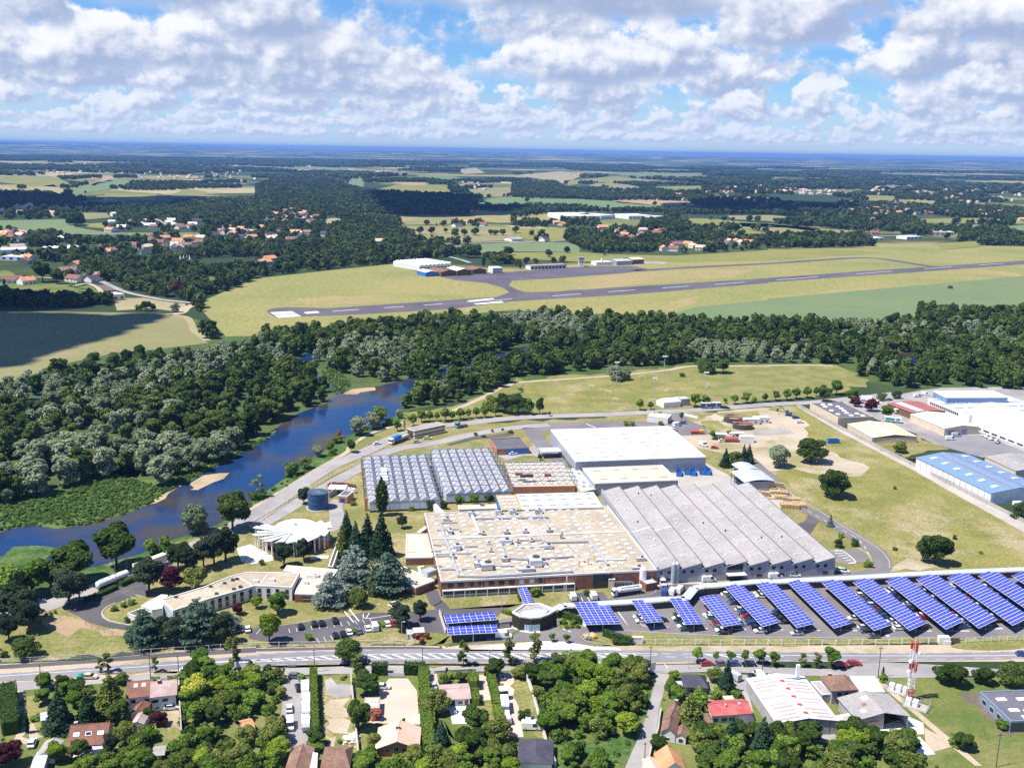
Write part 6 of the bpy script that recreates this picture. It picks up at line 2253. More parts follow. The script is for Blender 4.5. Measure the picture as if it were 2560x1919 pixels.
for k in range(6):
 for j in range(11):
  put('board',bme,t,(RND.uniform(-.3,.3),.3+j*.34,.3+k*.17))
c=G('B735,850')
t=thing('gravel_heap','flat round heap of grey gravel in the empty garden plot','heap',c)
mb=MB()
n=22
for k,(r0,z0,r1,z1)in enumerate(((4.1,.09,3.4,.32),(3.4,.32,2.0,.48),(2.0,.48,.1,.52))):
 for i in range(n):
  a,b=2*pi*i/n,2*pi*(i+1)/n
  mb.face([(r0*cos(a),r0*.9*sin(a),z0),(r0*cos(b),r0*.9*sin(b),z0),(r1*cos(b),r1*.9*sin(b),z1),(r1*cos(a),r1*.9*sin(a),z1)],'tarmac')
mb.build('mound',t)
c=G('B825,1275')
mb=MB()
for k in range(70):
 a,r_=RND.uniform(0,6.28),abs(RND.gauss(0,1.3))
 s=RND.uniform(.2,.55)
 x,y,z=r_*cos(a),r_*1.3*sin(a),max(0,.9-r_*.35)*RND.random()
 mb.box(x-s,x+s,y-s*.7,y+s*.7,z,z+s,'paving')
mb.build('rubble',None,c,label='pile of white rubble beside the garden wall of the empty plot',kind='stuff')
for i,(p_,mt)in enumerate((('C655,400','stone_wall'),('C695,395','pipe_ochre'))):
 bm=bmesh.new()
 bmesh.ops.create_icosphere(bm,subdivisions=2,radius=1.5)
 for v in bm.verts:
  v.co*=1+RND.uniform(-.18,.18)
  v.co.z*=.7
 me=bpy.data.meshes.new('boulder')
 bm.to_mesh(me)
 bm.free()
 me.materials.append(MATS[mt])
 c=G(p_)
 o=put('boulder',me,None,(c.x,c.y,.7))
 setp(o,('rough grey boulder on the grass island by the entrance','smooth yellowish boulder on the grass island by the entrance')[i],'boulder')
#   VEHICLES
VCACHE={}
def extrude(mb,prof,w_,mat,inset=.0):
 zs=[p[1]for p in prof]
 z0,z1=min(zs),max(zs)
 def yy(z):
  return w_/2-inset*(z-z0)/max(1e-6,z1-z0)
 n=len(prof)
 b=len(mb.v)
 mb.v.extend([(p[0],-yy(p[1]),p[1])for p in prof]+[(p[0],yy(p[1]),p[1])for p in prof])
 k=mb.slot(mat)
 for i in range(n):
  j=(i+1)%n
  mb.f.append((b+j,b+i,b+n+i,b+n+j))
  mb.i.append(k)
 mb.f.append(tuple(b+i for i in range(n)))
 mb.f.append(tuple(b+n+n-1-i for i in range(n)))
 mb.i.extend([k,k])
def vehicle_meshes(kind,paint):
 key=(kind,paint)
 if key in VCACHE:
  return VCACHE[key]
 pm='paint_'+paint.replace(' ','_')
 out=[]
 if kind in('car','estate'):
  L_,W_=(4.15,1.78)if kind=='car' else(4.5,1.82)
  h=L_/2
  body=MB()
  extrude(body,[(-h,.32),(h-.05,.28),(h,.62),(h-.25,.80),(h-1.15,.93),(-h+.25,.98),(-h-.02,.7)],W_,pm,.06)
  out.append(('body',body.mesh('body'),(0,0,0)))
  glass=MB()
  back=-h+(.30 if kind=='estate' else .45)
  extrude(glass,[(back-.1,.96),(h-1.05,.94),(h-1.85,1.40),(back+.35,1.42)],W_-.12,'glass',.17)
  out.append(('windows',glass.mesh('windows'),(0,0,0)))
  roof=MB()
  extrude(roof,[(back+.32,1.40),(h-1.80,1.38),(h-1.95,1.46),(back+.5,1.48)],W_-.44,pm,.05)
  out.append(('roof',roof.mesh('roof'),(0,0,0)))
  lm=MB()
  for y in(-.62,.62):
   lm.box(h-.12,h+.012,y-.2,y+.2,.58,.72,'perspex')
  out.append(('headlights',lm.mesh('headlights'),(0,0,0)))
  wx_=(h-.85,-h+.8)
  wr=.32
 elif kind=='van':
  L_,W_=5.2,1.98
  h=L_/2
  body=MB()
  extrude(body,[(-h,.35),(h-.05,.32),(h,.85),(h-.75,1.15),(h-1.45,2.05),(h-1.75,2.15),(-h+.08,2.15),(-h,1.9)],W_,pm,.10)
  out.append(('body',body.mesh('body'),(0,0,0)))
  glass=MB()
  extrude(glass,[(h-1.55,1.15),(h-.74,1.19),(h-1.36,1.98),(h-2.2,1.98),(h-2.2,1.15)],W_+.02,'glass',.09)
  out.append(('windows',glass.mesh('windows'),(0,0,0)))
  wx_=(h-1.0,-h+1.0)
  wr=.36
 elif kind=='motorhome':
  L_,W_=6.4,2.25
  h=L_/2
  body=MB()
  extrude(body,[(-h,.5),(h,.4),(h+.02,.95),(h-.8,1.25),(h-1.35,2.0),(h-.75,2.25),(h-.9,2.75),(-h,2.8)],W_,pm,.04)
  out.append(('body',body.mesh('body'),(0,0,0)))
  glass=MB()
  extrude(glass,[(h-1.5,1.22),(h-.82,1.28),(h-1.3,1.92),(h-2.0,1.92),(h-2.0,1.22)],W_+.02,'glass',.02)
  out.append(('windscreen',glass.mesh('windscreen'),(0,0,0)))
  g2=MB()
  g2.box(-h+.8,-h+2.0,-W_/2-.03,W_/2+.03,1.5,2.1,'glass')
  out.append(('side_windows',g2.mesh('side_windows'),(0,0,0)))
  g3=MB()
  g3.box(-h+1.2,-h+1.8,-.3,.3,2.78,2.9,'hatch_grey')
  g3.box(h-2.4,h-1.8,-.3,.3,2.76,2.88,'hatch_grey')
  out.append(('roof_hatches',g3.mesh('roof_hatches'),(0,0,0)))
  wx_=(h-1.1,-h+1.5)
  wr=.36
 elif kind=='caravan':
  L_,W_=5.2,2.2
  h=L_/2
  body=MB()
  extrude(body,[(-h,.6),(-h+.2,.45),(h-.2,.45),(h,.7),(h+.05,1.6),(h-.35,2.5),(-h+.2,2.55),(-h-.05,1.7)],W_,pm,.05)
  out.append(('body',body.mesh('body'),(0,0,0)))
  g2=MB()
  g2.box(-h+.8,-h+1.9,-W_/2-.03,W_/2+.03,1.4,2.0,'glass')
  g2.box(h-1.7,h-.8,-W_/2-.03,W_/2+.03,1.4,2.0,'glass')
  out.append(('windows',g2.mesh('windows'),(0,0,0)))
  g3=MB()
  g3.box(-.3,.3,-.3,.3,2.52,2.66,'hatch_grey')
  out.append(('roof_hatch',g3.mesh('roof_hatch'),(0,0,0)))
  g4=MB()
  g4.tube((h,.5,.5),(h+1.1,0,.5),.06,'dark',5)
  g4.tube((h,-.5,.5),(h+1.1,0,.5),.06,'dark',5)
  out.append(('drawbar',g4.mesh('drawbar'),(0,0,0)))
  wx_=(-.1,)
  wr=.32
 elif kind in('box_trailer','tanker_trailer','silo_lorry','box_lorry','flatbed_lorry','tipper_trailer'):
  W_=2.5
  if kind=='box_trailer':
   h=6.6
   b=MB()
   b.box(-h,h,-1.25,1.25,1.1,3.9,pm)
   b.box(-h+.1,h-.1,-1.2,1.2,3.9,3.96,'chalk')
   out.append(('body',b.mesh('body'),(0,0,0)))
   wx_=(-h+1.2,-h+2.5,-h+3.8)
  elif kind=='tanker_trailer':
   h=6.0
   b=MB()
   b.tube((-h,0,2.3),(h,0,2.4),1.2,'metal',18)
   b.tube((-h-.4,0,2.3),(-h,0,2.3),.7,'metal',18,1.2)
   b.tube((h,0,2.4),(h+.4,0,2.4),1.2,'metal',18,.7)
   out.append(('tank',b.mesh('tank'),(0,0,0)))
   g=MB()
   for k in range(4):
    g.tube((-4+2.7*k,0,3.4),(-4+2.7*k,0,3.75),.35,'grey',8)
   g.box(-5,5,.5,.8,3.45,3.5,'grey')
   out.append(('manholes',g.mesh('manholes'),(0,0,0)))
   g=MB()
   g.box(-h,h,-1.1,1.1,.8,1.1,'dark')
   out.append(('chassis',g.mesh('chassis'),(0,0,0)))
   wx_=(-h+1.2,-h+2.5,-h+3.8)
  else:
   long_={'silo_lorry':7.6,'box_lorry':4.2,'flatbed_lorry':3.6,'tipper_trailer':3.6}[kind]
   h=long_
   if kind!='tipper_trailer':
    b=MB()
    extrude(b,[(h-2.1,.6),(h,.6),(h,1.7),(h-.18,2.9),(h-.6,3.3),(h-2.1,3.3)],W_,pm,.08)
    out.append(('cab',b.mesh('cab'),(0,0,0)))
    g=MB()
    extrude(g,[(h-.9,1.8),(h+.02,1.75),(h-.16,2.75),(h-.9,2.75)],W_+.02,'glass',.06)
    out.append(('windows',g.mesh('windows'),(0,0,0)))
   if kind=='silo_lorry':
    b=MB()
    b.tube((-h+.5,0,2.3),(h-3.0,0,2.5),1.25,'metal',18)
    b.tube((-h,0,2.3),(-h+.5,0,2.3),.6,'metal',18,1.25)
    b.tube((h-3.0,0,2.5),(h-2.5,0,2.5),1.25,'metal',18,.6)
    out.append(('tank',b.mesh('tank'),(0,0,0)))
    g=MB()
    for k in range(5):
     g.tube((-5.2+2.0*k,0,3.4),(-5.2+2.0*k,0,3.85),.32,'grey',8)
    g.box(-6,4,.4,.9,3.6,3.66,'grey')
    out.append(('manholes',g.mesh('manholes'),(0,0,0)))
   elif kind=='box_lorry':
    b=MB()
    b.box(-h,h-2.4,-1.25,1.25,1.1,3.7,'skip_blue')
    out.append(('box_body',b.mesh('box_body'),(0,0,0)))
   else:
    b=MB()
    b.box(-h,h-2.4 if kind=='flatbed_lorry' else h,-1.25,1.25,1.0,1.25,'planks')
    if kind=='tipper_trailer':
     for y in(-1.25,1.15):
      b.box(-h,h,y,y+.1,1.25,2.6,'paint_silver')
     b.box(-h,-h+.1,-1.15,1.15,1.25,2.6,'paint_silver')
     b.box(h-.1,h,-1.15,1.15,1.25,2.6,'paint_silver')
     b.box(-h+.1,h-.1,-1.15,1.15,1.25,2.2,'cream')
    out.append(('bed',b.mesh('bed'),(0,0,0)))
   g=MB()
   g.box(-h,h-.3,-.9,.9,.6,.95,'dark')
   out.append(('chassis',g.mesh('chassis'),(0,0,0)))
   wx_=(h-1.2,-h+1.2,-h+2.5)
  wr=.5
 wm_=MB()
 wm_.tube((0,-.12,0),(0,.12,0),wr,'rubber',12)
 wm_.tube((0,-.135,0),(0,.135,0),wr*.58,'paint_silver',10)
 wme_=wm_.mesh('wheel')
 for x in wx_:
  for s in(-1,1):
   out.append(('wheel',wme_,(x,s*(W_/2-.12),wr)))
 VCACHE[key]=out
 return out
CATS={'car':'car','estate':'car','van':'van','motorhome':'motorhome','caravan':'caravan','box_trailer':'trailer','tanker_trailer':'trailer','silo_lorry':'lorry','box_lorry':'lorry','flatbed_lorry':'lorry','tipper_trailer':'trailer'}
VN={'car':'parked_car','estate':'parked_car','van':'parked_van'}
def vehicle(kind,paint,where,ang,label,group=None):
 c=where if isinstance(where,Vector)else G(where)
 t=thing(VN.get(kind,kind),label,CATS[kind],(c.x,c.y,.18),ang,group)
 for nm,me,loc in vehicle_meshes(kind,paint):
  put(nm,me,t,loc)
 return t
def heading(a,b):
 p,q=G(a),G(b)
 return atan2(q.y-p.y,q.x-p.x)
def angle_of(s):
 return{'h':hr,'v':hv,'k':hk}[s[0]]+float(s[2:]or 0)if s[0]in 'hvk' else float(s)
hr=heading('C1600,640','C2200,640')
hv=heading('B440,1200','B425,850')
hk=heading('K1085,770','K1055,715')
GW='cars in the western car park'
ha=heading('B388,330','B376,285')
for lb_,p_,pt_,kd in(('black car alone between two empty bays on the upper row of the western car park','B386,310','black','car'),('black car beside an empty bay, left of the pair on the upper row','B503,286','black','car'),('black car second from the left of the pair on the upper row','B569,280','black','car'),('black car at the right end of the upper row, nearest the footpath','B682,258','black','estate'),
('black car at the left end of the lower row','B686,388','black','car'),('black car second from the left in the lower row','B752,375','black','car'),('white car left of a small clipped bush in the lower row','B806,358','white','car'),('grey car right of a small clipped bush in the lower row','B886,350','grey','car'),('white car beside the white van in the lower row','B968,328','white','car'),
('white car right of the second clipped bush in the lower row','B1135,288','white','car'),('red car half hidden by the round pine in the lower row','B1192,282','red','car'),
('black car at the far west of the western car park','A2085,328','grey','car'),('white car at the far west of the western car park','A2140,332','white','car')):
 vehicle(kd,pt_,p_,ha,lb_,GW)
vehicle('van','white','B1025,318',ha,'white van in the lower row of the western car park',GW)
vehicle('van','white','B1200,140',ha+.4,'white van above the round pines on the site road')
for e_ in """A780,745|pale yellow|car|h:+.05|pale yellow car beside the teal bottle bank
A1612,695|white|car|h:+.1|white car under the first birch of the service road
A1960,680|white|estate|h:+.05|white car right of the tall slim birch
A2125,652|white|van|h:+.05|white van at the start of the service road parking
C1685,632|red|car|h:+.12|dark red car at the left of the roadside row under young trees
C1808,632|grey|car|h:+.1|dark grey car second in the roadside row under young trees
C1915,634|blue|car|h:+.1|dark blue car third in the roadside row under young trees
C2050,636|black|car|h:+.1|black car fourth in the roadside row under young trees
D632,640|red|car|h:|dark red car in the shade of the brightest roadside tree
D742,630|red|estate|h:+.05|orange-red estate car alone on the sandy verge
D2200,548|blue|car|h:|dark car driving on the main road at the east edge
B905,612|black|car|h:|black car in the shade of the roadside oak
C40,618|blue|car|h:|dark car in the shade east of the entrance birches
E335,1405|blue|car|.35|black car parked on the river road near the dark pines
M218,385|white|car|.45|white car driving on the river road near the lone round tree
M560,368|silver|car|.25|pale blue car on the inner road beside the long shed
M655,338|pale yellow|estate|.2|pale yellow car on the inner road below the long shed""".split("\n"):
 p_,pt_,kd,a_,lb_=e_.split('|')
 vehicle(kd,pt_,p_,angle_of(a_),lb_)
for e_ in """B368,838|black|car|v:+.15|black car at the top of the caravan plot
B425,885|white|motorhome|v:+3.14|white motorhome at the top of the caravan row
B437,970|white|caravan|v:|white caravan second from the top of the row
B433,1070|white|motorhome|v:+3.14|white motorhome third from the top of the row
B430,1170|white|caravan|v:+3.14|white caravan at the bottom of the row, drawbar to the south
B288,1020|white|car|v:|white car on the west side of the caravan plot
B295,1165|white|van|v:+3.14|white van on the west side of the caravan plot, below the white car
B1098,832|white|car|h:|white car on the pink gravel court
B1532,820|silver|car|v:|white car at the head of the pink drive of the bungalow
B2092,757|grey|car|h:|grey car at the top of the long eastern drive
B2120,880|white|flatbed_lorry|v:+3.14|white flatbed lorry with a load on the long eastern drive
B2148,1015|white|motorhome|v:+3.0|white motorhome in the middle of the long eastern drive
B2160,1110|white|van|v:|small white van at the lower end of the long eastern drive
C155,1132|silver|car|h:-.1|white car nearest the small round bush above the slate-roofed house
C165,1182|white|van|h:-.05|white van in front of the slate-roofed house
A1485,1010|white|car|h:+.2|white car beside the white double house garden
A280,1320|white|car|v:|white car behind the grey garage at the west edge
B345,740|grey|estate|h:|dark pick-up at the top corner of the caravan plot
C2075,745|black|car|v:|dark car at the left front of the striped hall
C2135,740|white|van|v:|white van beside the dark car in front of the striped hall
C1910,745|silver|van|v:+.4|pale van beside the tall conifer of the slate-roofed house""".split("\n"):
 p_,pt_,kd,a_,lb_=e_.split('|')
 vehicle(kd,pt_,p_,angle_of(a_),lb_)
for e_ in """K1075,748|white|van|k:|white van at the left of the two front lawn bays
K1252,740|white|van|k:|white van at the right of the two front lawn bays
K1850,625|white|van|k:+3.14|white van parked nose out beside the pale-roofed shed
K1880,708|blue|van|k:-.6|blue and white car near the bend of the covered walkway
K1940,704|white|van|k:-.6|white van between the blue one and the covered walkway
K2005,688|white|van|k:-.7|white van tight against the bend of the covered walkway
N1560,1565|white|van|h:+.15|white van in front of the porch bay of the sawtooth hall
N2135,1540|white|van|h:+.1|white van near the east end of the sawtooth front
L628,790|white|car|-.5|white car at the south-east corner of the sawtooth hall
L655,795|silver|car|-.5|white car next to the one at the south-east corner of the sawtooth hall
L230,832|white|car|h:|white car below the last sawtooth window
K478,1085|white|van|h:+.03|white delivery van by the flat solar roofs on the entrance drive""".split("\n"):
 p_,pt_,kd,a_,lb_=e_.split('|')
 vehicle(kd,pt_,p_,angle_of(a_),lb_)
_v=vehicle('silo_lorry','white','K1545,712',heading('K1640,690','K1440,720'),'white silo tanker lorry in front of the brick hall')
_v.scale=(.74,.85,.85)
vehicle('tanker_trailer','white','E975,1255',heading('E880,1290','E1065,1215'),'white tanker trailer parked on the river road')
vehicle('box_trailer','white','E1300,1115',heading('E1200,1160','E1405,1080'),'long white box trailer parked on the river road')
vehicle('box_lorry','white','M372,372',heading('M405,350','M325,380'),'blue box lorry with a white cab on the river road')
vehicle('tipper_trailer','white','M445,345',heading('M405,350','M325,380'),'tipper trailer behind the blue box lorry')
vehicle('flatbed_lorry','teal','M945,235',heading('M990,225','M910,240'),'flatbed lorry with a teal cab on the north road')
for p_,lb_ in(('N1534,72','left'),('N1622,68','right')):
 _v=vehicle('box_trailer','blue',p_,.06,lb_+' dark blue trailer with a white emblem beside the playing field')
 _v.scale=(.44,1,.85)
 one('emblem',_v,'tube',(0,-1.25,2.5),(0,-1.29,2.5),.8,'chalk',12)
for e_ in """M1290,440|white|van|1.4|left of the three white vans before the brick garage
M1342,440|white|van|1.6|middle of the three white vans before the brick garage
M1408,435|white|van|1.6|right of the three white vans before the brick garage
M1392,472|white|car|.3|white car on the open ground in front of the brick garage
N1290,225|white|van|.4|white van below the north gate
N1268,245|white|car|.3|white car below the van at the north gate
N1268,265|white|car|.3|white car lowest of the group at the north gate
N1340,205|grey|car|.2|dark-roofed car at the north gate, right of the group
N1515,395|white|van|-.9|white van on the sandy ground east of the biggest warehouse
N1612,420|red|car|0|red car on the sandy ground east of the biggest warehouse
N1678,360|white|car|.2|white car near the pale green cabin
N1690,72|black|car|.1|dark car in front of the right dark blue trailer
N1455,65|black|car|.1|dark car left of the dark blue trailers
N1715,75|black|car|.1|black car on the far service road near the trailers
O240,505|blue|estate|.3|dark blue pick-up with a white cab on the meadow corner
O275,545|white|estate|.2|white pick-up on the meadow corner
O1270,905|black|car|.1|dark car beside the north end of the blue-roofed warehouse""".split("\n"):
 p_,pt_,kd,a_,lb_=e_.split('|')
 vehicle(kd,pt_,p_,angle_of(a_),lb_)
c=G('O175,480')
t=thing('excavator','dark blue excavator with a raised arm on the meadow corner','excavator',c,2.6)
many('tracks',t,('box',-1.6,1.6,-1.3,-.7,0,.8,'rubber'),('box',-1.6,1.6,.7,1.3,0,.8,'rubber'))
many('cab',t,('box',-1.9,1.2,-1.1,1.1,.9,2.1,'tank_blue'),('box',.2,1.5,-1.1,0,2.1,3.1,'glass'))
many('arm',t,('tube',(1.2,.3,1.8),(4.2,.3,5.0),.22,'tank_blue',6),('tube',(4.2,.3,5.0),(6.4,.3,3.4),.18,'tank_blue',6),('box',6.0,7.0,-.2,.8,2.0,3.3,'dark'))
c=G('N1462,290')
t=thing('tractor','red and yellow machine parked on the asphalt east of the biggest warehouse','machine',c,.1)
many('body',t,('box',-3.6,1.0,-1.1,1.1,.5,1.7,'trim_red'),('box',1.2,3.4,-.9,.9,.6,2.2,'machine_yellow'))
mb=MB()
for x in(-3,-1,2.3):
 for y in(-1.2,1.2):
  mb.tube((x,y-.15,.5),(x,y+.15,.5),.5,'rubber',10)
mb.build('wheels',t)
for lb_,p_,pt_,a_ in(('white lorry body behind the purple trees of the estate','O850,355','white',-.5),('left white and green lorry in the estate yard','O1055,535','white',-.45),('right white and green lorry in the estate yard','O1100,540','white',-.45),('white trailer with a dark panel beside the red-roofed workshop','O1135,465','white',.1)):
 _v=vehicle('box_trailer',pt_,p_,a_,lb_)
 _v.scale=(.5,.9,.8)
 if 'body' not in lb_:
  one('side_panel',_v,'box',-5,5,-1.29,-1.25,1.5,3.3,'green_plastic' if 'green' in lb_ else 'dark')
for i,(p_,pt_)in enumerate((('O1865,655','silver'),('O1888,665','white'),('O1905,675','grey'),('O1925,685','white'),('O1950,690','black'),('O1975,700','white'),('O1985,718','black'))):
 vehicle('car',pt_,p_,.9,'%s car, %s from the north beside the vaulted hall'%(pt_,('first','second','third','fourth','fifth','sixth','last')[i]),'cars under the vaulted hall')
for i,(p_,pt_,kd)in enumerate((('O1290,320','white','van'),('O1355,305','white','van'),('O1050,350','grey','car'),('O935,380','white','van'),('O985,350','silver','car'),('O1575,690','white','van'),('O1625,660','silver','van'))):
 vehicle(kd,pt_,p_,(.2,-.3,.4,-.4,.1,0,.1)[i],('white van at the north corner of the huge white hall','second white van at the north corner of the huge white hall','grey car at the estate entrance under the trees','white van below the purple trees','silver car between the white lorry and the estate trees','white van in front of the grey-doored warehouse','pale van against the front of the grey-doored warehouse')[i])
vehicle('van','white','L2165,225',.1,'white van at the south corner of the blue-roofed warehouse')
ORD=('first','second','third','fourth','fifth','sixth','seventh','eighth','ninth','tenth','eleventh','twelfth','thirteenth','fourteenth')
ROWN=('','short narrow solar roof','solar roof before the bend','solar roof past the bend','solar roof facing the porch','solar roof with black car','','solar roof facing grass triangle','solar roof by ring road','solar roof facing sandy edge','solar roof facing lone tree','solar roof behind fence gap','last but one solar roof')
PICK=['white','black','grey','silver','white','blue','grey','red','black','white','silver','dark green']
FILL={1:[.45,.6],2:[.38,.5,.6,.7,.8,.9],3:[.38,.46,.54,.62,.7,.8,.88,.96],4:[.03,.10,.17,.24,.42,.5,.58,.66,.74,.83,.92],5:[.05,.12,.5,.58,.64,.72,.97],7:[.62,.80,.86,.97],
8:[.14,.19,.24,.29,.35,.41,.46,.51,.58,.63,.69,.76,.82],9:[.05,.1,.15,.2,.25,.32,.37,.42,.48,.60,.64],10:[.08,.13,.18,.22,.27,.33,.40,.46,.52,.6,.66,.74],11:[.05,.1,.2,.28,.34,.4,.47,.55,.62,.7,.78],12:[.1,.2,.3,.45]}
for ci,spots_ in FILL.items():
 q=GS(CARPORTS[ci][1],3.0)
 u=(q[1]-q[0]).normalized()
 e=(q[3]-q[0])
 nrm=Vector((-e.y,e.x,0)).normalized()
 if nrm.dot(u)<0:
  nrm=-nrm
 ang=atan2(nrm.y,nrm.x)
 used={}
 for k,s in enumerate(spots_):
  pt_=PICK[(k*5+ci*3+(k*k)%7)%len(PICK)]
  p=q[0].lerp(q[3],s)+nrm*.6
  kd='estate' if(k+ci)%3==0 else 'car'
  vehicle(kd,pt_,Vector((p.x,p.y,0)),ang+(pi if(k+ci)%4 else 0),'%s car, %s from the far end, west of the %s'%(pt_,ORD[k],ROWN[ci]),'cars under the solar roofs')
for lb_,p_,pt_,ci in(('dark car under the near end of the short narrow solar roof','C1290,255','black',1),('dark car under the near end of the solar roof with the lone black car','D40,270','black',4),('black car at the near right corner of the solar roof beside the empty bays','D705,298','black',6),('black car under the near right corner of the solar roof facing the grass triangle','D1035,300','black',7),('black car under the near right corner of the solar roof by the ring road curve','D1350,308','black',8),('blue-grey car under the near right corner of the solar roof facing the sandy meadow edge','D1680,310','blue',9),
('dark car under the near right corner of the solar roof facing the lone meadow tree','D1870,295','grey',10),('dark car under the near right corner of the solar roof behind the fence gap','D2165,280','black',11),('pale van under the near end of the solar roof past the walkway bend','C1945,290','silver',3)):
 q=GS(CARPORTS[ci][1],3.0)
 e=(q[3]-q[0])
 vehicle('van' if 'van' in lb_ else 'estate',pt_,p_,atan2(e.x,-e.y),lb_,'cars under the solar roofs')
#   TREES
def leaf_mesh(name,lobes,n,leaf,mat,seed,orient=.75,flat=1.0,shell=(.72,1.04),top_only=.0,tris=False):
 if n>800 and leaf<.125:
  n,leaf=int(n*2.2),leaf*.66
 rs=RS(seed)
 lob=np.array(lobes,float)
 area=(lob[:,3]*lob[:,4]+lob[:,3]*lob[:,5]+lob[:,4]*lob[:,5])
 pick=rs.choice(len(lob),n,p=area/area.sum())
 d=rs.normal(size=(n,3))
 d/=np.linalg.norm(d,axis=1)[:,None]
 low=d[:,2]<-.35
 d[low,2]*=-rs.choice([1,-1],low.sum(),p=[.6,.4])
 rr=rs.uniform(shell[0],shell[1],n)**.8
 c=lob[pick,:3]+d*lob[pick,3:]*rr[:,None]
 nrm=d/lob[pick,3:]
 nrm/=np.linalg.norm(nrm,axis=1)[:,None]
 rn=rs.normal(size=(n,3))
 rn/=np.linalg.norm(rn,axis=1)[:,None]
 nv=nrm*orient+rn*(1-orient*.55)
 nv[:,2]+=.25
 nv/=np.linalg.norm(nv,axis=1)[:,None]
 a=np.cross(nv,rs.normal(size=(n,3)))
 a/=np.linalg.norm(a,axis=1)[:,None]
 b=np.cross(nv,a)
 s=leaf*rs.uniform(.6,1.35,n)[:,None]
 k=4
 V=np.empty((n,k,3))
 jit=rs.uniform(.65,1.25,(n,k,1))
 V[:,0]=c-a*s*jit[:,0]*.6
 V[:,1]=c+b*s*jit[:,1]*.5*flat
 V[:,2]=c+a*s*jit[:,2]*.6
 V[:,3]=c-b*s*jit[:,3]*.5*flat
 V=V.reshape(-1,3)
 me=bpy.data.meshes.new(name)
 me.vertices.add(n*k)
 me.vertices.foreach_set('co',V.ravel())
 me.loops.add(n*k)
 me.loops.foreach_set('vertex_index',np.arange(n*k))
 me.polygons.add(n)
 me.polygons.foreach_set('loop_start',np.arange(0,n*k,k))
 me.polygons.foreach_set('loop_total',np.full(n,k))
 me.materials.append(MATS[mat])
 me.update()
 me.validate()
 return me
def limbs(h,r,tops,mat='bark'):
 mb=MB()
 base=h*.45
 mb.tube((0,0,-.2),(0,0,base),r,mat,7,r*.65)
 for(x,y,z)in tops:
  mb.tube((0,0,base*RND.uniform(.6,1.0)),(x*.85,y*.85,z),r*.45,mat,5,r*.12)
 return mb.mesh('trunk')
TREE={}
def tree_kind(key,build,variants=2):
 TREE[key]=[]
 for v in range(variants):
  TREE[key].append(build(v))
def round_lobes(rs,R_,H_,z0,n,rz=.8,spread=.62):
 out=[]
 zc,hz=(z0+H_)/2,(H_-z0)/2
 out.append((0,0,zc,R_*.62,R_*.62,hz*.78))
 for i in range(n):
  a=2*pi*(i+rs.uniform(-.3,.3))/n*2.4
  e=rs.uniform(-.75,.95)
  rad=R_*spread*sqrt(max(.12,1-e*e*.8))*rs.uniform(.7,1.2)
  s=R_*rs.uniform(.24,.48)
  out.append((rad*cos(a),rad*sin(a),zc+e*hz*.72,s,s,s*rz))
 return out
def broad(mat,seed,R_=1.0,z0=.22,n=15,leaves=1700,leaf=.115,dense=.72,wide=.42,flat=1.0):
 def f(v):
  rs=RS(seed+31*v)
  lb=round_lobes(rs,wide,1.0,z0,n)
  tops=[(l[0],l[1],l[2])for l in lb[1:7]]
  return(limbs(.75,.034,tops),leaf_mesh('crown',lb,leaves,leaf,mat,seed+v,flat=flat))
 return f
def cone_crown(mat,seed,wide=.2,tiers=13,leaves=1500,leaf=.085,z0=.06,droop=.25,power=1.0):
 def f(v):
  rs=RS(seed+17*v)
  lb=[]
  for i in range(tiers):
   t=i/(tiers-1)
   z=z0+(1-z0)*t*.97
   r=wide*(1-t)**power+.018
   k=max(1,int(6*(1-t)+2))
   a0=rs.uniform(0,6)
   for q in range(k):
    a=a0+2*pi*q/k+rs.uniform(-.2,.2)
    rr=r*rs.uniform(.45,.72)
    s=r*rs.uniform(.36,.55)+.01
    lb.append((rr*cos(a),rr*sin(a),z-droop*rr*.5,s,s,.055+.02*(1-t)))
  mb=MB()
  mb.tube((0,0,-.02),(0,0,.96),.024,'bark',7,.004)
  return(mb.mesh('trunk'),leaf_mesh('crown',lb,leaves,leaf,mat,seed+v,orient=.6,shell=(.55,1.05)))
 return f
def cedar_crown(mat,seed,wide=.42,tiers=8,leaves=2100,leaf=.085):
 def f(v):
  rs=RS(seed+13*v)
  lb,tops=[],[]
  for i in range(tiers):
   t=i/(tiers-1)
   z=.16+.80*t
   r=wide*(1-.78*t**1.9)*rs.uniform(.85,1.1)
   k=max(3,int(8*(1-t))+2)
   a0=rs.uniform(0,6)
   for q in range(k):
    a=a0+2*pi*q/k+rs.uniform(-.25,.25)
    rr=r*rs.uniform(.35,.8)
    s=r*rs.uniform(.28,.45)+.02
    zz=z+rs.uniform(-.035,.035)
    lb.append((rr*cos(a),rr*sin(a),zz,s,s,.032))
    if q%3==0:
     tops.append((rr*cos(a),rr*sin(a),zz))
  mb=MB()
  mb.tube((0,0,-.02),(0,0,.95),.034,'bark',7,.006)
  for p in tops:
   mb.tube((0,0,p[2]-.05),p,.012,'bark',4,.004)
  return(mb.mesh('trunk'),leaf_mesh('crown',lb,leaves,leaf,mat,seed+v,orient=.55,shell=(.4,1.05)))
 return f
def column_crown(mat,seed,wide=.13,leaves=1100,leaf=.07,z0=.08):
 def f(v):
  rs=RS(seed+v)
  lb=[]
  for i in range(16):
   t=i/15
   z=z0+.05+(.9-z0)*t
   r=wide*(sin(pi*min(1,(t*.86+.12)))**.6)
   for q in range(2):
    a=rs.uniform(0,6.28)
    lb.append((r*.35*cos(a),r*.35*sin(a),z,r*.75,r*.75,.09))
  mb=MB()
  mb.tube((0,0,-.02),(0,0,.9),.02,'bark',6,.004)
  return(mb.mesh('trunk'),leaf_mesh('crown',lb,leaves,leaf,mat,seed+v,orient=.6,shell=(.7,1.08)))
 return f
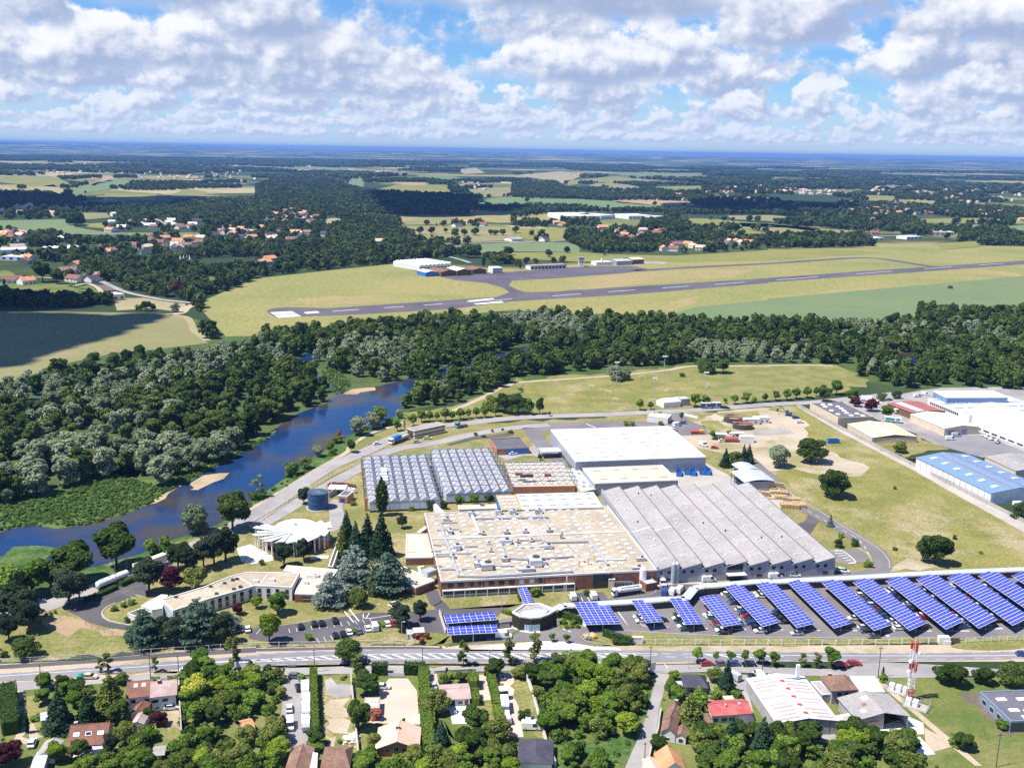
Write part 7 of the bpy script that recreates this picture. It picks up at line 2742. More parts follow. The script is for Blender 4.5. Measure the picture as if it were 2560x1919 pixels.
def loose_crown(mat,seed,wide=.26,leaves=750,leaf=.065,z0=.15,n=12):
 def f(v):
  rs=RS(seed+5*v)
  lb,tops=[],[]
  for i in range(n):
   t=(i+.5)/n
   a=rs.uniform(0,6.28)
   env=wide*sin(pi*(.12+.8*t))**.8
   r=env*rs.uniform(.3,.85)
   s=wide*rs.uniform(.3,.5)
   lb.append((r*cos(a),r*sin(a),z0+(.96-z0)*t,s,s,s*.8))
   tops.append((r*cos(a),r*sin(a),z0+(.96-z0)*t))
  mb=MB()
  mb.tube((0,0,-.02),(0,0,.85),.018,'bark',6,.005)
  for p in tops:
   mb.tube((0,0,p[2]*.75),p,.008,'bark',4,.003)
  return(mb.mesh('trunk'),leaf_mesh('crown',lb,leaves,leaf,mat,seed+v,orient=.5,shell=(.3,1.1)))
 return f
tree_kind('broad',broad('leaf_green',11),3)
tree_kind('dark',broad('leaf_dark',23,leaves=1900),3)
tree_kind('oak',broad('leaf_dark',29,leaves=2600,leaf=.075,n=21,z0=.02,wide=.47),3)
tree_kind('willow',broad('leaf_silver',37,leaves=2000,leaf=.085,n=19,z0=-.06,wide=.46),3)
tree_kind('wood',broad('leaf_wood',43,leaves=1100,leaf=.10,n=17,z0=-.12,wide=.31),4)
tree_kind('woodsilver',broad('leaf_silver',47,leaves=1100,leaf=.10,n=17,z0=-.12,wide=.36),2)
tree_kind('pine',broad('leaf_pine',53,leaves=2000,leaf=.075,n=20,z0=.16,wide=.34),3)
tree_kind('spruce',cone_crown('leaf_spruce',61,wide=.28,leaves=2200,leaf=.07),2)
tree_kind('yew',cone_crown('leaf_olive',67,wide=.30,leaves=2300,leaf=.065,power=.75),1)
tree_kind('bluespruce',cone_crown('leaf_blue_cedar',71,wide=.27,leaves=1300),1)
tree_kind('cedar',cedar_crown('leaf_cedar',73,wide=.52),2)
tree_kind('bluecedar',cedar_crown('leaf_blue_cedar',79,wide=.56),2)
tree_kind('poplar',column_crown('leaf_dark',83),1)
tree_kind('cypress',column_crown('leaf_spruce',89,wide=.16,z0=.0),1)
tree_kind('birch',loose_crown('leaf_olive',97),3)
tree_kind('young',broad('leaf_bright',101,leaves=900,leaf=.12,n=10,z0=.28,wide=.36),2)
tree_kind('clipped',broad('leaf_green',103,leaves=1100,leaf=.10,n=9,z0=.18,wide=.36),2)
tree_kind('lime',broad('leaf_lime',107,leaves=1500,leaf=.10,n=14,z0=.1,wide=.42),2)
tree_kind('yellow',broad('leaf_yellow',109,leaves=1700,leaf=.085,n=15,z0=.02,wide=.5),1)
tree_kind('purple',broad('leaf_purple',113,leaves=1500,leaf=.10,n=13,z0=.05,wide=.46),2)
tree_kind('olive',broad('leaf_olive',127,leaves=1600,leaf=.085,n=15,z0=.06,wide=.48),2)
tree_kind('bush',broad('leaf_green',131,leaves=900,leaf=.13,n=9,z0=-.25,wide=.62),2)
tree_kind('darkbush',broad('yew_leaf',137,leaves=1300,leaf=.10,n=11,z0=-.3,wide=.66),2)
tree_kind('bankbush',broad('leaf_bank',139,leaves=500,leaf=.17,n=9,z0=-.35,wide=.75),3)
tree_kind('russet',broad('leaf_russet',149,leaves=800,leaf=.12,n=6,z0=-.25,wide=.55),1)
tree_kind('ball',broad('leaf_hedge',151,leaves=700,leaf=.13,n=5,z0=-.25,wide=.55),1)
tree_kind('pale',loose_crown('leaf_silver',157,wide=.34,leaves=1000,leaf=.06),1)
TNAME={'broad':'broadleaf_tree','dark':'broadleaf_tree','oak':'oak_tree','willow':'willow_tree','wood':'broadleaf_tree','woodsilver':'willow_tree','pine':'pine_tree','spruce':'spruce_tree','yew':'conifer_tree','bluespruce':'spruce_tree','cedar':'cedar_tree','bluecedar':'cedar_tree',
'poplar':'poplar_tree','cypress':'cypress_tree','birch':'birch_tree','young':'young_tree','clipped':'avenue_tree','lime':'lime_green_tree','yellow':'golden_tree','purple':'purple_tree','olive':'olive_green_tree','bush':'bush','darkbush':'bush','bankbush':'bush','russet':'russet_bush','ball':'clipped_bush','pale':'willow_tree'}
def tree(kind,base,h,label,wscale=1.0,group=None,cat=None):
 if not isinstance(base,Vector):
  h*=.76 if base[0]in 'ABCD' else .86
 c=base if isinstance(base,Vector)else G(base)
 tk,cr=TREE[kind][RND.randrange(len(TREE[kind]))]
 nm=TNAME[kind]
 bush='bush' in nm
 t=thing(nm,label,cat or('bush' if bush else 'tree'),(c.x,c.y,0),RND.uniform(0,6.28),group)
 s=(h*wscale*RND.uniform(.88,1.12),h*wscale*RND.uniform(.88,1.12),h)
 if not bush:
  put('trunk',tk,t,None,None,s)
 put('crown',cr,t,None,None,s)
 return t
TREES="""
oak A225,560 8.5 1.25 round bright green tree on the lawn above the pavement fence
darkbush A40,560 2.6 1 small scrubby bush at the west end of the lawn
birch A930,690 8 1 roadside birch with a second slim stem beside it
birch A865,695 6 1 smaller roadside birch left of the double one
birch A1343,690 6.5 0.9 slim roadside birch above the white double house
young A1733,670 9 1 roadside tree with an open crown, left of the tallest birch
birch A2020,655 13.5 0.95 tallest birch of the service road, narrow and airy
oak B795,610 9.5 1.15 broad dark green roadside tree throwing shade on the hatched road
birch B880,745 10 1.3 pale olive tree at the corner of the clipped hedges
birch B1790,635 10.5 1 left birch of the three opposite the entrance
birch K530,1315 9.5 1 middle birch of the three opposite the entrance
birch K750,1290 10.5 1.05 right birch of the three opposite the entrance
birch C195,440 5 0.9 thin little birch standing in the white paving
young C342,430 4.2 1 left small tree in the white entrance paving
young C468,440 4.2 1.1 right small tree in the white entrance paving
young C1600,608 7 1 first roadside young tree, just right of the lane mouth
young C1762,605 5 0.8 small slim young tree second in the roadside row
young C1885,608 5.2 1 third young tree in the roadside row
young C2012,612 5.5 1 pale young tree fourth in the roadside row
young C2135,625 7.2 1 full young tree in front of the wooden pole
young D45,640 7 1 young tree before the west end of the striped hall front
birch D290,640 5.8 1.1 small young tree left of the brightest one
birch D420,650 6.2 1.1 greyish young tree next to the brightest one
young D545,655 9 0.95 brightest and tallest of the roadside young trees
pine A80,420 13 1.1 dark pine at the west edge of the drive lawn
pine A255,330 15 1.1 dark pine with its shadow on the sandy verge
pine E600,1420 16 1.15 large dark pine between the river road and the loop drive
pine E690,1400 13 1 dark pine right beside the largest one at the loop drive
cedar A1250,460 16 1 blue-green cedar before the west tip of the offices
pine A1400,440 13 1.1 dark pine between two cedars south of the offices
pine A1520,470 14 1 second dark pine between two cedars south of the offices
cedar A1720,430 19.5 1 tallest blue-green cedar in front of the curved offices
pine A1640,470 12 1.2 low dark pine under the tallest cedar
pine A1900,440 14 1.05 dark pine at the east end of the clump below the offices
bluecedar A1960,330 9 1.3 low spreading blue cedar beside the pale path
purple A2060,190 5.5 1.05 round purple tree in front of the striped office windows
pine B1245,300 11.5 1.15 left of two round dark pines in the western car park
pine B1255,340 7.5 1.1 low dark pine under the left round pine
pine B1420,245 10 1.1 right of two round dark pines in the western car park
lime B115,430 13 0.9 lime green tree at the west end of the western car park
broad B185,185 10 1.1 fresh green tree on the lawn below the offices
lime F280,1450 5 1.1 small pale green tree between the purple tree and the offices
bluecedar F920,1420 13.5 1 silvery blue cedar in front of the brick wing
bluecedar F1140,1230 16 1.05 large silvery blue cedar in the middle of the park
cedar F1420,1320 17.5 1 big green cedar beside the southern annex
yew F1290,1340 13 0.55 narrow dark conifer between the two big cedars
spruce F1140,1000 16 1 dark spruce at the left of the tall group
spruce F1240,990 19 1.05 dark spruce in the heart of the tall group
spruce F1360,1010 21 1.05 tallest dark spruce of the group west of the annex
spruce F1060,880 15 1.05 dark spruce behind the olive conifer
yew F1020,1000 14 0.8 olive green conifer at the left edge of the tall group
poplar F1365,650 19 1.15 tall narrow poplar in front of the western truss hall
olive F1170,1440 8 1 olive bush-like tree on the lawn below the cedars
bush F1045,1335 2.6 1.2 small dark bush beside the silvery cedar
pine F1540,760 7 1.1 round dark tree on the lawn by the covered walkway
pine F690,550 9 0.95 dark pine right beside the blue tank
pine F520,1090 12 1.15 dark tree left of two in front of the fan roof pavilion
pine F690,1040 11 1.05 dark tree right of two in front of the fan roof pavilion
olive F325,1075 2.6 1.1 small olive bush on the pavilion terrace
darkbush F1785,600 6.2 0.75 round dark tree before the blue panels of the western truss hall
pine F1905,595 4.5 0.8 narrow dark conifer left of the brick pier
broad M930,935 7 1 green tree in the courtyard between the truss halls and brick hall
lime M1055,905 6 1.05 light green tree in the courtyard, right of the green one
dark M1185,905 6 1.05 dark tree at the blue flank of the tan-roofed bay
bush M800,940 5 0.6 green bush at the end of the short walkway
ball K750,715 4 1.25 round clipped bush right of the steep solar roof
darkbush K1200,715 2 1.6 dark green low bush on the lawn right of the flagpole
ball K1595,650 2.6 1 pale round bush beside the caged unit
ball K1025,1003 1.7 1.2 left of three round bushes below the gatehouse hedge
ball K1072,1000 1.6 1.2 middle of three round bushes below the gatehouse hedge
ball K1122,998 1.6 1.2 right of three round bushes below the gatehouse hedge
bush K1000,960 1.8 1.5 loose flowering bush behind the three round bushes
bush K1080,965 1.8 1.5 pale loose bush behind the right round bushes
russet B1400,405 2.8 1 left of three russet round bushes by the brick kiosk
russet B1478,403 2.8 1 right of three russet round bushes by the brick kiosk
russet B1435,442 2.8 1 lowest of three russet round bushes by the brick kiosk
ball C880,420 1.4 1.5 flowering bush on the entrance island
ball A985,160 2.4 1.4 clipped oval bush on the loop island, lower one
ball A1065,125 2.4 1.3 clipped oval bush on the loop island, middle one
ball A1140,105 2.6 1.3 clipped oval bush on the loop island, upper one
darkbush A1105,255 2.4 1.3 dark clipped bush beside the low white annex
ball A400,205 1.6 1 left small round bush on the verge by the loop drive
ball A440,190 1.6 1 middle small round bush on the verge by the loop drive
ball A475,180 1.6 1 right small round bush on the verge by the loop drive
pine E1620,1150 14 1.05 dark pine of the river road row, just right of the box trailer
pine E1760,1110 14 1.05 dark pine second in the river road row
pine E1850,1080 15 1 dark pine third in the river road row
pine E1950,1050 17 1 tallest dark pine at the pavilion end of the river road row
pine E1290,1320 16 1.05 dark pine beside the loop drive hedge
purple E1480,1310 12 0.85 big dark purple tree behind the offices
olive E1690,1290 10 1 olive green tree behind the curved offices
pine E1540,1110 12 1.05 dark pine hiding the end of the box trailer
dark E1010,1100 19 1.1 large twin-crowned tree on the river bank by the box trailer
dark E650,1230 17 1.25 large round tree on the river bank above the tanker trailer
dark E2010,770 18 1.15 large round tree on the river bank at the bend of the road
willow E1690,800 14 1 silvery willow leaning over the river
broad E70,1400 15 1.3 green tree at the west edge of the river bank
broad E280,1330 14 1.2 green tree between the road lamp and the west edge
dark E440,1290 12 1.2 dark tree below the large round one on the river bank
lime E1300,985 7 0.9 light green tree at the water by the stones
bush E1425,915 5 1 white-flowering round bush on the river bank
bush E1360,970 4 1.1 green bush right of the light green tree
pine E130,1500 14 1.2 dark pine below the road at the west edge
pine E40,1560 13 1.2 dark pine at the bottom of the west edge
pine E210,1570 14 1.1 dark pine in the middle of the west edge clump
pale Q350,1280 12 1 thin pale willow on the river bank
bush Q300,1310 4.5 1.1 bush at the foot of the thin pale willow
bush Q790,990 8 1 rounded green bush on the river bank, left of the willow dome
olive Q960,900 7 1.15 dome-shaped dull green willow on the river bank
willow Q1130,740 7 1 small silvery willow at the water
olive Q1290,660 7 1 dull green willow behind the small silvery one
bush Q1320,720 4 1.2 low green bush on the bank above the sandy path
bush Q1390,560 5 1.1 green bush beside the bare red shrub
russet Q1400,500 5 0.8 bare reddish shrub on the river bank
willow Q1680,460 12 1.1 big pale silver willow on the river bank
willow Q1860,380 12 1 second big pale silver willow on the river bank
broad Q1930,330 13 1.05 green tree behind the two silver willows
bush Q2060,330 5 1.3 green bush right of the silver willows
dark Q1565,690 8 1 lone round tree beside the river road
willow M410,155 6 1 small silvery willow near the long shed
clipped M390,265 7.5 1 round tree left of the long shed
birch M455,250 5.5 0.7 thin little tree left of the long shed
clipped M530,225 9 1.05 avenue tree just behind the west end of the long shed
clipped M600,190 9 1.05 avenue tree behind the middle of the long shed
clipped M672,185 8 0.9 avenue tree behind the east end of the long shed
clipped M735,180 7 0.75 slim avenue tree right of the long shed
clipped M805,180 10 1 largest avenue tree of the north road
clipped M868,175 7 0.95 narrow avenue tree right of the largest
clipped M935,165 8.5 1 round avenue tree, third right of the largest
clipped M1008,160 7.5 0.85 narrow avenue tree, fourth right of the largest
clipped M1072,155 8.5 0.95 dark pointed avenue tree, fifth right of the largest
lime M1150,150 8.5 1 light green avenue tree near the end of the row
clipped M1240,140 8 1.05 last avenue tree before the tall grove
dark M1320,110 14 1 dark tree in the grove at the end of the avenue
olive M1210,95 12 1.1 brownish tree at the left of the grove
olive M1370,115 13 1 olive tree in the middle of the grove
dark M1440,115 13 1 dark green tree in the grove
clipped M1530,125 12 0.85 round tree at the right of the grove
pine M1620,120 12 0.8 dark narrow tree standing right of the grove
young M1405,135 5 0.9 small yellow-green tree in front of the grove
young M1705,140 3.5 1.1 tiny tree beside the north road
clipped U1105,985 9 1.05 round-headed tree beside the near floodlight
clipped U1195,980 6.5 1 smaller tree right of the round-headed one
clipped U1580,955 10 1.1 tree behind the white marquee clubhouse
clipped U1670,945 8 1.2 tree behind the dark blue trailers
clipped U1840,925 4 1.3 small tree right of the dark blue trailers
clipped U1925,935 8 1.1 first round tree of the eastern car row
clipped U2022,925 8.5 1.1 dark round tree, second of the eastern car row
bush U2090,915 4 1 small bush between the round trees of the eastern row
clipped U2185,915 7 1 round tree, third of the eastern car row
willow U880,735 13 0.95 left of two silver trees at the edge of the playing field
willow U968,725 11 1 right of two silver trees at the edge of the playing field
darkbush U1468,695 3 1.5 round dark bush at the far edge of the playing field
darkbush U1680,660 11 1.4 flowering thicket at the end of the playing field
dark U1820,665 12 1.3 dark tree at the right of the flowering thicket
willow O90,920 13 1 silvery tree on the sandy ground of the meadow
oak O370,880 15 1.25 large dark tree beside the blue skip
oak O570,1180 15 1.15 dark tree in the middle of the meadow
oak L1440,720 15 1 lone dark round tree of the southern meadow
olive O1140,800 8 1.2 bushy tree on the grass between the warehouses
bush L1095,605 1.8 1.2 small bush left of the lone dark tree
bush L1610,510 2.6 0.8 thin bush right of the lone dark tree
bush L1838,635 1.6 1 tiny bush far right in the southern meadow
bush O1095,1112 1.6 1.3 low weeds in the middle of the northern meadow
bluespruce L535,400 6.5 1 blue-green little spruce on the grass triangle
ball L630,495 2.6 1.1 uppermost round bush of the grass triangle
darkbush L612,578 4.2 0.9 left dark round bush of the grass triangle
darkbush L748,570 4 0.9 right dark round bush of the grass triangle
ball L862,752 3.6 1 round bush in the corner by the ring road
spruce N1705,575 11 1.2 left conifer of the clump before the open shelters
olive N1790,560 9 1 bushy tree in the middle of the clump before the open shelters
spruce N1860,555 12 0.9 tall conifer in the clump before the open shelters
spruce N1905,550 12 0.9 right tall conifer in the clump before the open shelters
young N1590,340 6.5 1 green tree beside the pale green cabin
young N1325,185 6.5 0.7 slim tree at the guard house
bush N1120,160 5 1.3 dark bush beside the guard house
ball N850,220 3.4 1.2 left bright bush in front of the white warehouse
ball N900,222 3.4 1.2 right bright bush in front of the white warehouse
ball N1150,215 3 1.5 bright bush below the guard house
young N1735,315 4.5 1.1 small light green tree behind the cistern
young N1805,335 4 1.1 small tree right of the cistern
pine M1625,520 4 1 small dark conifer before the low brick truss hall
ball M1070,305 2.2 1.3 round bush beside the dark asphalt strip
ball M1210,275 2.2 1.1 dark round bush left of the red posts
ball M1135,320 1.8 1.8 low bright bush below the red posts
ball M1365,283 2.2 1.8 clipped low bush right of the red posts
ball M1298,262 1.8 1.2 small bush above the red posts
bush M515,955 2.6 1 round shrub on the lawn before the western truss hall
bush F1115,560 2.4 1.3 low dark shrub behind the pump house
clipped O65,350 8 1.1 tree at the left of the avenue behind the construction ground
clipped O160,345 9 1.1 dark tree second in the avenue behind the construction ground
clipped O245,335 9 1.1 tree third in the avenue behind the construction ground
clipped O335,325 9.5 1.1 dark tree fourth in the avenue behind the construction ground
clipped O415,315 8 1 tree fifth in the avenue behind the construction ground
dark O480,360 12 1.1 dark tree in front of the felt-roofed warehouse
broad O590,300 11 1.1 tree behind the dark one at the estate corner
broad O720,370 11 1.3 green tree behind the felt-roofed warehouse
purple O755,400 7 1.1 dark purple tree at the left behind the felt-roofed warehouse
purple O890,440 9 1.2 dark purple tree at the right behind the felt-roofed warehouse
broad O1030,505 9 1.3 green tree beside the two green lorries
darkbush O980,345 6 1.1 dark bush at the estate entrance
darkbush O1110,330 6 1.1 olive bush at the estate entrance
darkbush L2190,330 9 1 dark bush at the right edge beside the blue-roofed warehouse
spruce A520,1190 16 1.1 dark green conifer behind the stone house, left one
spruce A760,1150 13 1.3 dark green conifer behind the stone house, right one
yew A960,1060 17 1.15 large brownish green conifer west of the white double house
broad A370,960 6 1.3 rounded green tree in the west garden
broad A390,840 6 1.2 green tree by the westernmost pole
dark A650,900 6 1.5 dark tree in the west garden hedge line
olive A560,830 5 1.5 bushy tree at the north edge of the west garden
olive A1050,790 5 1.3 pale flowering bush left of the brown-roofed white house
dark A1030,1130 9 1.2 dark green tree below the big conifer
olive A1270,990 5 1 bushy tree beside the narrow brown outbuilding
dark A1280,1110 5 1.1 dark bushy tree beside the narrow grey outbuilding
purple A1380,1150 5.5 1.1 greyish purple tree in the garden of the double house
olive A1080,1330 9 1 olive tree right of the stone house
pine A960,1390 8 1 dark tree at the corner of the stone house
bush A1290,1270 5 1.3 white-flowering bush in the lower garden
dark A1220,1350 6 1.1 dark tree below the white-flowering bush
cypress A235,1215 7.5 0.8 slim dark cypress beside the gravel drive
purple A70,1500 9 1.3 dark purple tree at the bottom left corner
bush A310,1100 2 1.8 dark low bush by the tiny garden shed
yellow A1680,950 11 1 golden yellow tree beside the dark wooden screen
yellow A1800,910 6 1.1 smaller golden tree behind the large one
lime A490,1460 7 1.2 light green tree at the bottom edge below the stone house
olive B170,1300 9 1.2 olive tree at the lower left of the caravan plot
cypress B238,1170 5 1.2 dark columnar bush on the caravan plot edge
dark B515,1330 7 1.1 dark tree at the foot of the long hedge
ball B490,1390 4 1.5 bright clipped bush below the long hedge
ball B405,765 3.2 1.2 round olive bush at the top of the caravan plot
dark B955,890 9.5 1.3 dark green tree west of the pink gravel court
dark B890,1190 11 0.85 dark tree beside the flat-banded house
russet B1045,1095 4.2 1.1 reddish bush below the flat-banded house
young B1275,1150 3 0.8 small palm-like shrub at the edge of the pink court
olive B1030,1345 6 1.1 olive tree at the corner of the salmon villa
olive B1550,1040 10 1.1 bushy tree along the hedge of the bungalow
spruce B1600,1360 11 1.2 dark spruce below the bungalow garden
dark B1900,1240 11 1.2 large dark tree in the lower bungalow garden
olive B2080,1290 9 1.2 olive tree right of the large dark one
dark B1850,1390 9 1.3 dark tree at the bottom below the bungalow garden
cypress B1648,715 3.4 1.2 clipped dark cone bush in the bungalow front garden
cypress B1850,735 3.6 1.5 clipped rounded cone in the bungalow front garden
olive B1620,790 4.5 1.3 bushy shrub at the left of the bungalow front garden
dark B1770,780 4.5 1.3 dark shrub above the bungalow roof
lime B1680,745 3 1.2 flowering shrub in the bungalow front garden
cypress B1978,722 2.4 1.2 small conical bush at the bungalow gate
dark B2065,740 8 1.1 rounded dark green tree at the head of the eastern drive
darkbush C110,1100 4.2 1.1 round dark bush above the parked cars of the slate-roofed house
olive C70,740 6 1.3 bushy tree at the top of the narrow lawn
spruce C1850,870 13.5 1 tall dark conifer beside the slate-roofed house yard
olive C1750,770 6 1.3 olive bushy tree left of the tall conifer
ball C1770,920 4.5 1.3 rounded clipped tree below the tall conifer
ball C1950,930 4.5 1.1 rounded dark tree behind the red-roofed house
bluespruce C1500,910 4.5 1.2 little blue spruce by the slate-roofed house
lime C1400,760 4 1.3 green hedge-like tree at the corner of the lane
broad C1370,900 7 0.9 green tree on the lane bank
broad C1430,960 7 1.1 dark green tree behind the lane cottages
yew C1530,1160 13 1.2 broad yellow-green conifer right of the lane cottages
bush C1620,1060 8 1.1 white-flowering tree left of the red-roofed house
bush C1610,950 6 1.1 pale flowering tree in the yard of the slate-roofed house
dark C1680,1340 9 1.4 dark leafy tree below the brown outhouse
spruce C1890,1390 13.5 1.3 large dark spruce below the red-roofed house
spruce C2160,1400 14 1.2 large dark spruce at the left of the workshop hall
dark C1260,1350 5 1.3 dark bush above the bright orange house
dark C1680,1470 6 1.3 dark tree at the bottom edge below the leafy one
dark D710,1310 10 1.15 round dark tree in front of the workshop hall and barn
olive D160,1300 8 1.2 olive tree at the corner of the workshop hall
dark D60,1340 9 1.2 dark tree at the corner of the workshop hall
oak D1580,790 9 1.5 broad dark bush-tree on the green field
oak D1860,790 7.5 1.2 dark tree between the two others on the green field
oak D2100,800 9.5 1.2 dark tree at the right of the green field
dark D1690,1360 6 1.4 dark bushy tree along the pale path
bush D1625,1320 4 1.3 small bush beside the pale path
bush D1000,770 3.5 1 bush at the end of the pale path by the mast
bush D2030,1180 4 1.1 bush at the corner of the blue-walled workshop
dark D1180,1400 9 1.3 dark tree left of the white slab
cypress D990,740 5 0.7 slim green shrub beside the lay-by pole
"""
for e_ in TREES.strip().split('\n'):
 k_,p_,h_,w_,l_=e_.split(' ',4)
 tree(k_,p_,float(h_),l_,float(w_))
def scatter_in(poly,n,rs,z=0):
 g=GS(poly)if isinstance(poly,str)else poly
 P=np.array([(p[0],p[1])for p in g])
 lo,hi=P.min(0),P.max(0)
 out=[]
 tries=0
 while len(out)<n and tries<400:
  tries+=1
  q=rs.uniform(lo,hi,(max(64,n*2),2))
  ins=np.zeros(len(q),bool)
  j=len(P)-1
  for i in range(len(P)):
   c=(P[i,1]>q[:,1])!=(P[j,1]>q[:,1])
   xx=(P[j,0]-P[i,0])*(q[:,1]-P[i,1])/(P[j,1]-P[i,1]+1e-12)+P[i,0]
   ins^=c&(q[:,0]<xx)
   j=i
  out.extend([tuple(v)for v in q[ins]])
 return out[:n]
def poly_area(poly):
 g=GS(poly)
 n=len(g)
 return abs(sum(g[i].x*g[(i+1)%n].y-g[(i+1)%n].x*g[i].y for i in range(n)))/2
def spaced(points,d):
 cell,keep={},[]
 for p in points:
  k=(int(p[0]//d),int(p[1]//d))
  ok=True
  for i in(-1,0,1):
   for j in(-1,0,1):
    for q in cell.get((k[0]+i,k[1]+j),()):
     if(q[0]-p[0])**2+(q[1]-p[1])**2<d*d:
      ok=False
  if ok:
   cell.setdefault(k,[]).append(p)
   keep.append(p)
 return keep
def in_poly(p,poly):
 ins,j=False,len(poly)-1
 for i in range(len(poly)):
  if(poly[i][1]>p[1])!=(poly[j][1]>p[1]):
   if p[0]<(poly[j][0]-poly[i][0])*(p[1]-poly[i][1])/(poly[j][1]-poly[i][1])+poly[i][0]:
    ins=not ins
  j=i
 return ins
def instancer(name,label,points,protos,smin,smax,kind='stuff',sz=1.0):
 me=bpy.data.meshes.new(name)
 P=np.array([(p[0],p[1],p[2]if len(p)>2 else .0)for p in points],float)
 me.vertices.add(len(P))
 me.vertices.foreach_set('co',P.ravel())
 me.update()
 o=bpy.data.objects.new(name,me)
 COL.objects.link(o)
 setp(o,label,None,None,kind)
 ng=bpy.data.node_groups.new(name,'GeometryNodeTree')
 ng.interface.new_socket('Geometry',in_out='INPUT',socket_type='NodeSocketGeometry')
 ng.interface.new_socket('Geometry',in_out='OUTPUT',socket_type='NodeSocketGeometry')
 N=ng.nodes
 gi,go=N.new('NodeGroupInput'),N.new('NodeGroupOutput')
 iop=N.new('GeometryNodeInstanceOnPoints')
 join=N.new('GeometryNodeJoinGeometry')
 for pr in protos:
  oi=N.new('GeometryNodeObjectInfo')
  oi.inputs['Object'].default_value=pr
  oi.inputs['As Instance'].default_value=True
  oi.transform_space='ORIGINAL'
  ng.links.new(oi.outputs['Geometry'],join.inputs[0])
 g2i=join
 ng.links.new(gi.outputs[0],iop.inputs['Points'])
 ng.links.new(g2i.outputs[0],iop.inputs['Instance'])
 iop.inputs['Pick Instance'].default_value=True
 r1=N.new('FunctionNodeRandomValue')
 r1.data_type='FLOAT_VECTOR'
 r1.inputs[0].default_value=(0,0,0)
 r1.inputs[1].default_value=(0,0,6.283)
 ng.links.new(r1.outputs[0],iop.inputs['Rotation'])
 r2=N.new('FunctionNodeRandomValue')
 r2.data_type='FLOAT'
 r2.inputs[2].default_value=smin
 r2.inputs[3].default_value=smax
 r2.inputs['Seed'].default_value=5
 cx=N.new('ShaderNodeCombineXYZ')
 mu=N.new('ShaderNodeMath')
 mu.operation='MULTIPLY'
 mu.inputs[1].default_value=sz
 ng.links.new(r2.outputs[1],cx.inputs[0])
 ng.links.new(r2.outputs[1],cx.inputs[1])
 ng.links.new(r2.outputs[1],mu.inputs[0])
 ng.links.new(mu.outputs[0],cx.inputs[2])
 ng.links.new(cx.outputs[0],iop.inputs['Scale'])
 ng.links.new(iop.outputs[0],go.inputs[0])
 md=o.modifiers.new('spread','NODES')
 md.node_group=ng
 return o
PROTO_COL=bpy.data.collections.new('tree_sources')
def proto(name,me,h=1.0):
 o=bpy.data.objects.new(name,me)
 PROTO_COL.objects.link(o)
 return o
rsW=RS(99)
pw=[proto('wood_tree_source',leaf_mesh('crown',round_lobes(RS(300+i),.33,1.0,-.12,13),800,.10,'leaf_wood',300+i))for i in range(4)]
ps=[proto('willow_source',leaf_mesh('crown',round_lobes(RS(320+i),.38,1.0,-.12,13),800,.10,'leaf_silver',320+i))for i in range(2)]
pb=[proto('bush_source',leaf_mesh('crown',round_lobes(RS(340+i),.75,1.0,-.3,9),330,.20,'leaf_bank',340+i))for i in range(3)]
pg=[proto('garden_source',leaf_mesh('crown',round_lobes(RS(350+i),.5,1.0,-.1,11),700,.125,('leaf_dark','leaf_green','leaf_olive','leaf_green')[i],350+i))for i in range(4)]
pf=[proto('far_tree_source',leaf_mesh('crown',round_lobes(RS(360+i),.48,1.0,.0,9),110,.26,'leaf_far',360+i,orient=.7))for i in range(3)]
RIVER_PX=pts(river_up+" "+_dn)
RIVER_G=[(p.x,p.y)for p in GS(river_up+" "+_dn)]
POND_G=[[(p.x,p.y)for p in GS(s)]for s in("S190,930 290,890 520,855 520,890 480,1000 380,1040 220,1010","S880,690 1000,655 1180,640 1200,655 1020,770 900,775","V200,360 360,380 380,460 290,470","V1080,500 1290,470 1280,640 1200,640 1090,620")]
WOODS=[
("P-220,880 S0,870 350,730 700,680 1000,600 1500,560 2000,500 2211,520 T100,540 300,620 420,660 560,760 680,850 560,920 280,1040 130,1110 0,1140 S2180,1230 1950,1400 1700,1520 1500,1600 E1400,430 1150,310 1000,300 800,350 620,420 300,500 0,550 P-220,1270",8.6,(10,17),.27,'in the wood on the west bank of the river'),
("S2000,470 T0,400 400,350 900,300 1600,230 2211,220 U500,200 700,210 700,360 300,420 60,450 T2000,525 1900,560 1650,610 1480,680 1250,735 1000,780 820,760 720,650 640,610 560,590 470,570 560,470 430,500 270,545 0,480",7.4,(9,15),.03,'in the wood on the island between the river arms'),
("U320,440 310,400 700,240 1300,250 1700,280 2211,250 V600,290 900,290 1300,240 1320,130 1700,190 2211,150 P2760,800 2760,975 V2211,830 1900,800 1600,770 1250,790 1150,800 1000,760 900,700 800,690 780,590 500,580 0,580 U2000,570 1550,585 1300,610 1000,620 730,630 400,680 250,690 60,690 0,640 T2211,620 U100,540",8.2,(11,18),.03,'in the wood behind the playing field'),
("T1270,970 1290,880 1380,800 1500,770 1700,690 1950,610 2211,560 U60,640 60,700 0,740 T2150,760 1900,860 1850,890 1700,930 1500,950",8.5,(9,14),.25,'on the river bank beside the playing field'),
("P-220,1180 E0,560 250,540 200,480 0,500",9,(8,13),.5,'in the wood on the west bank of the river'),
]
cand=[]
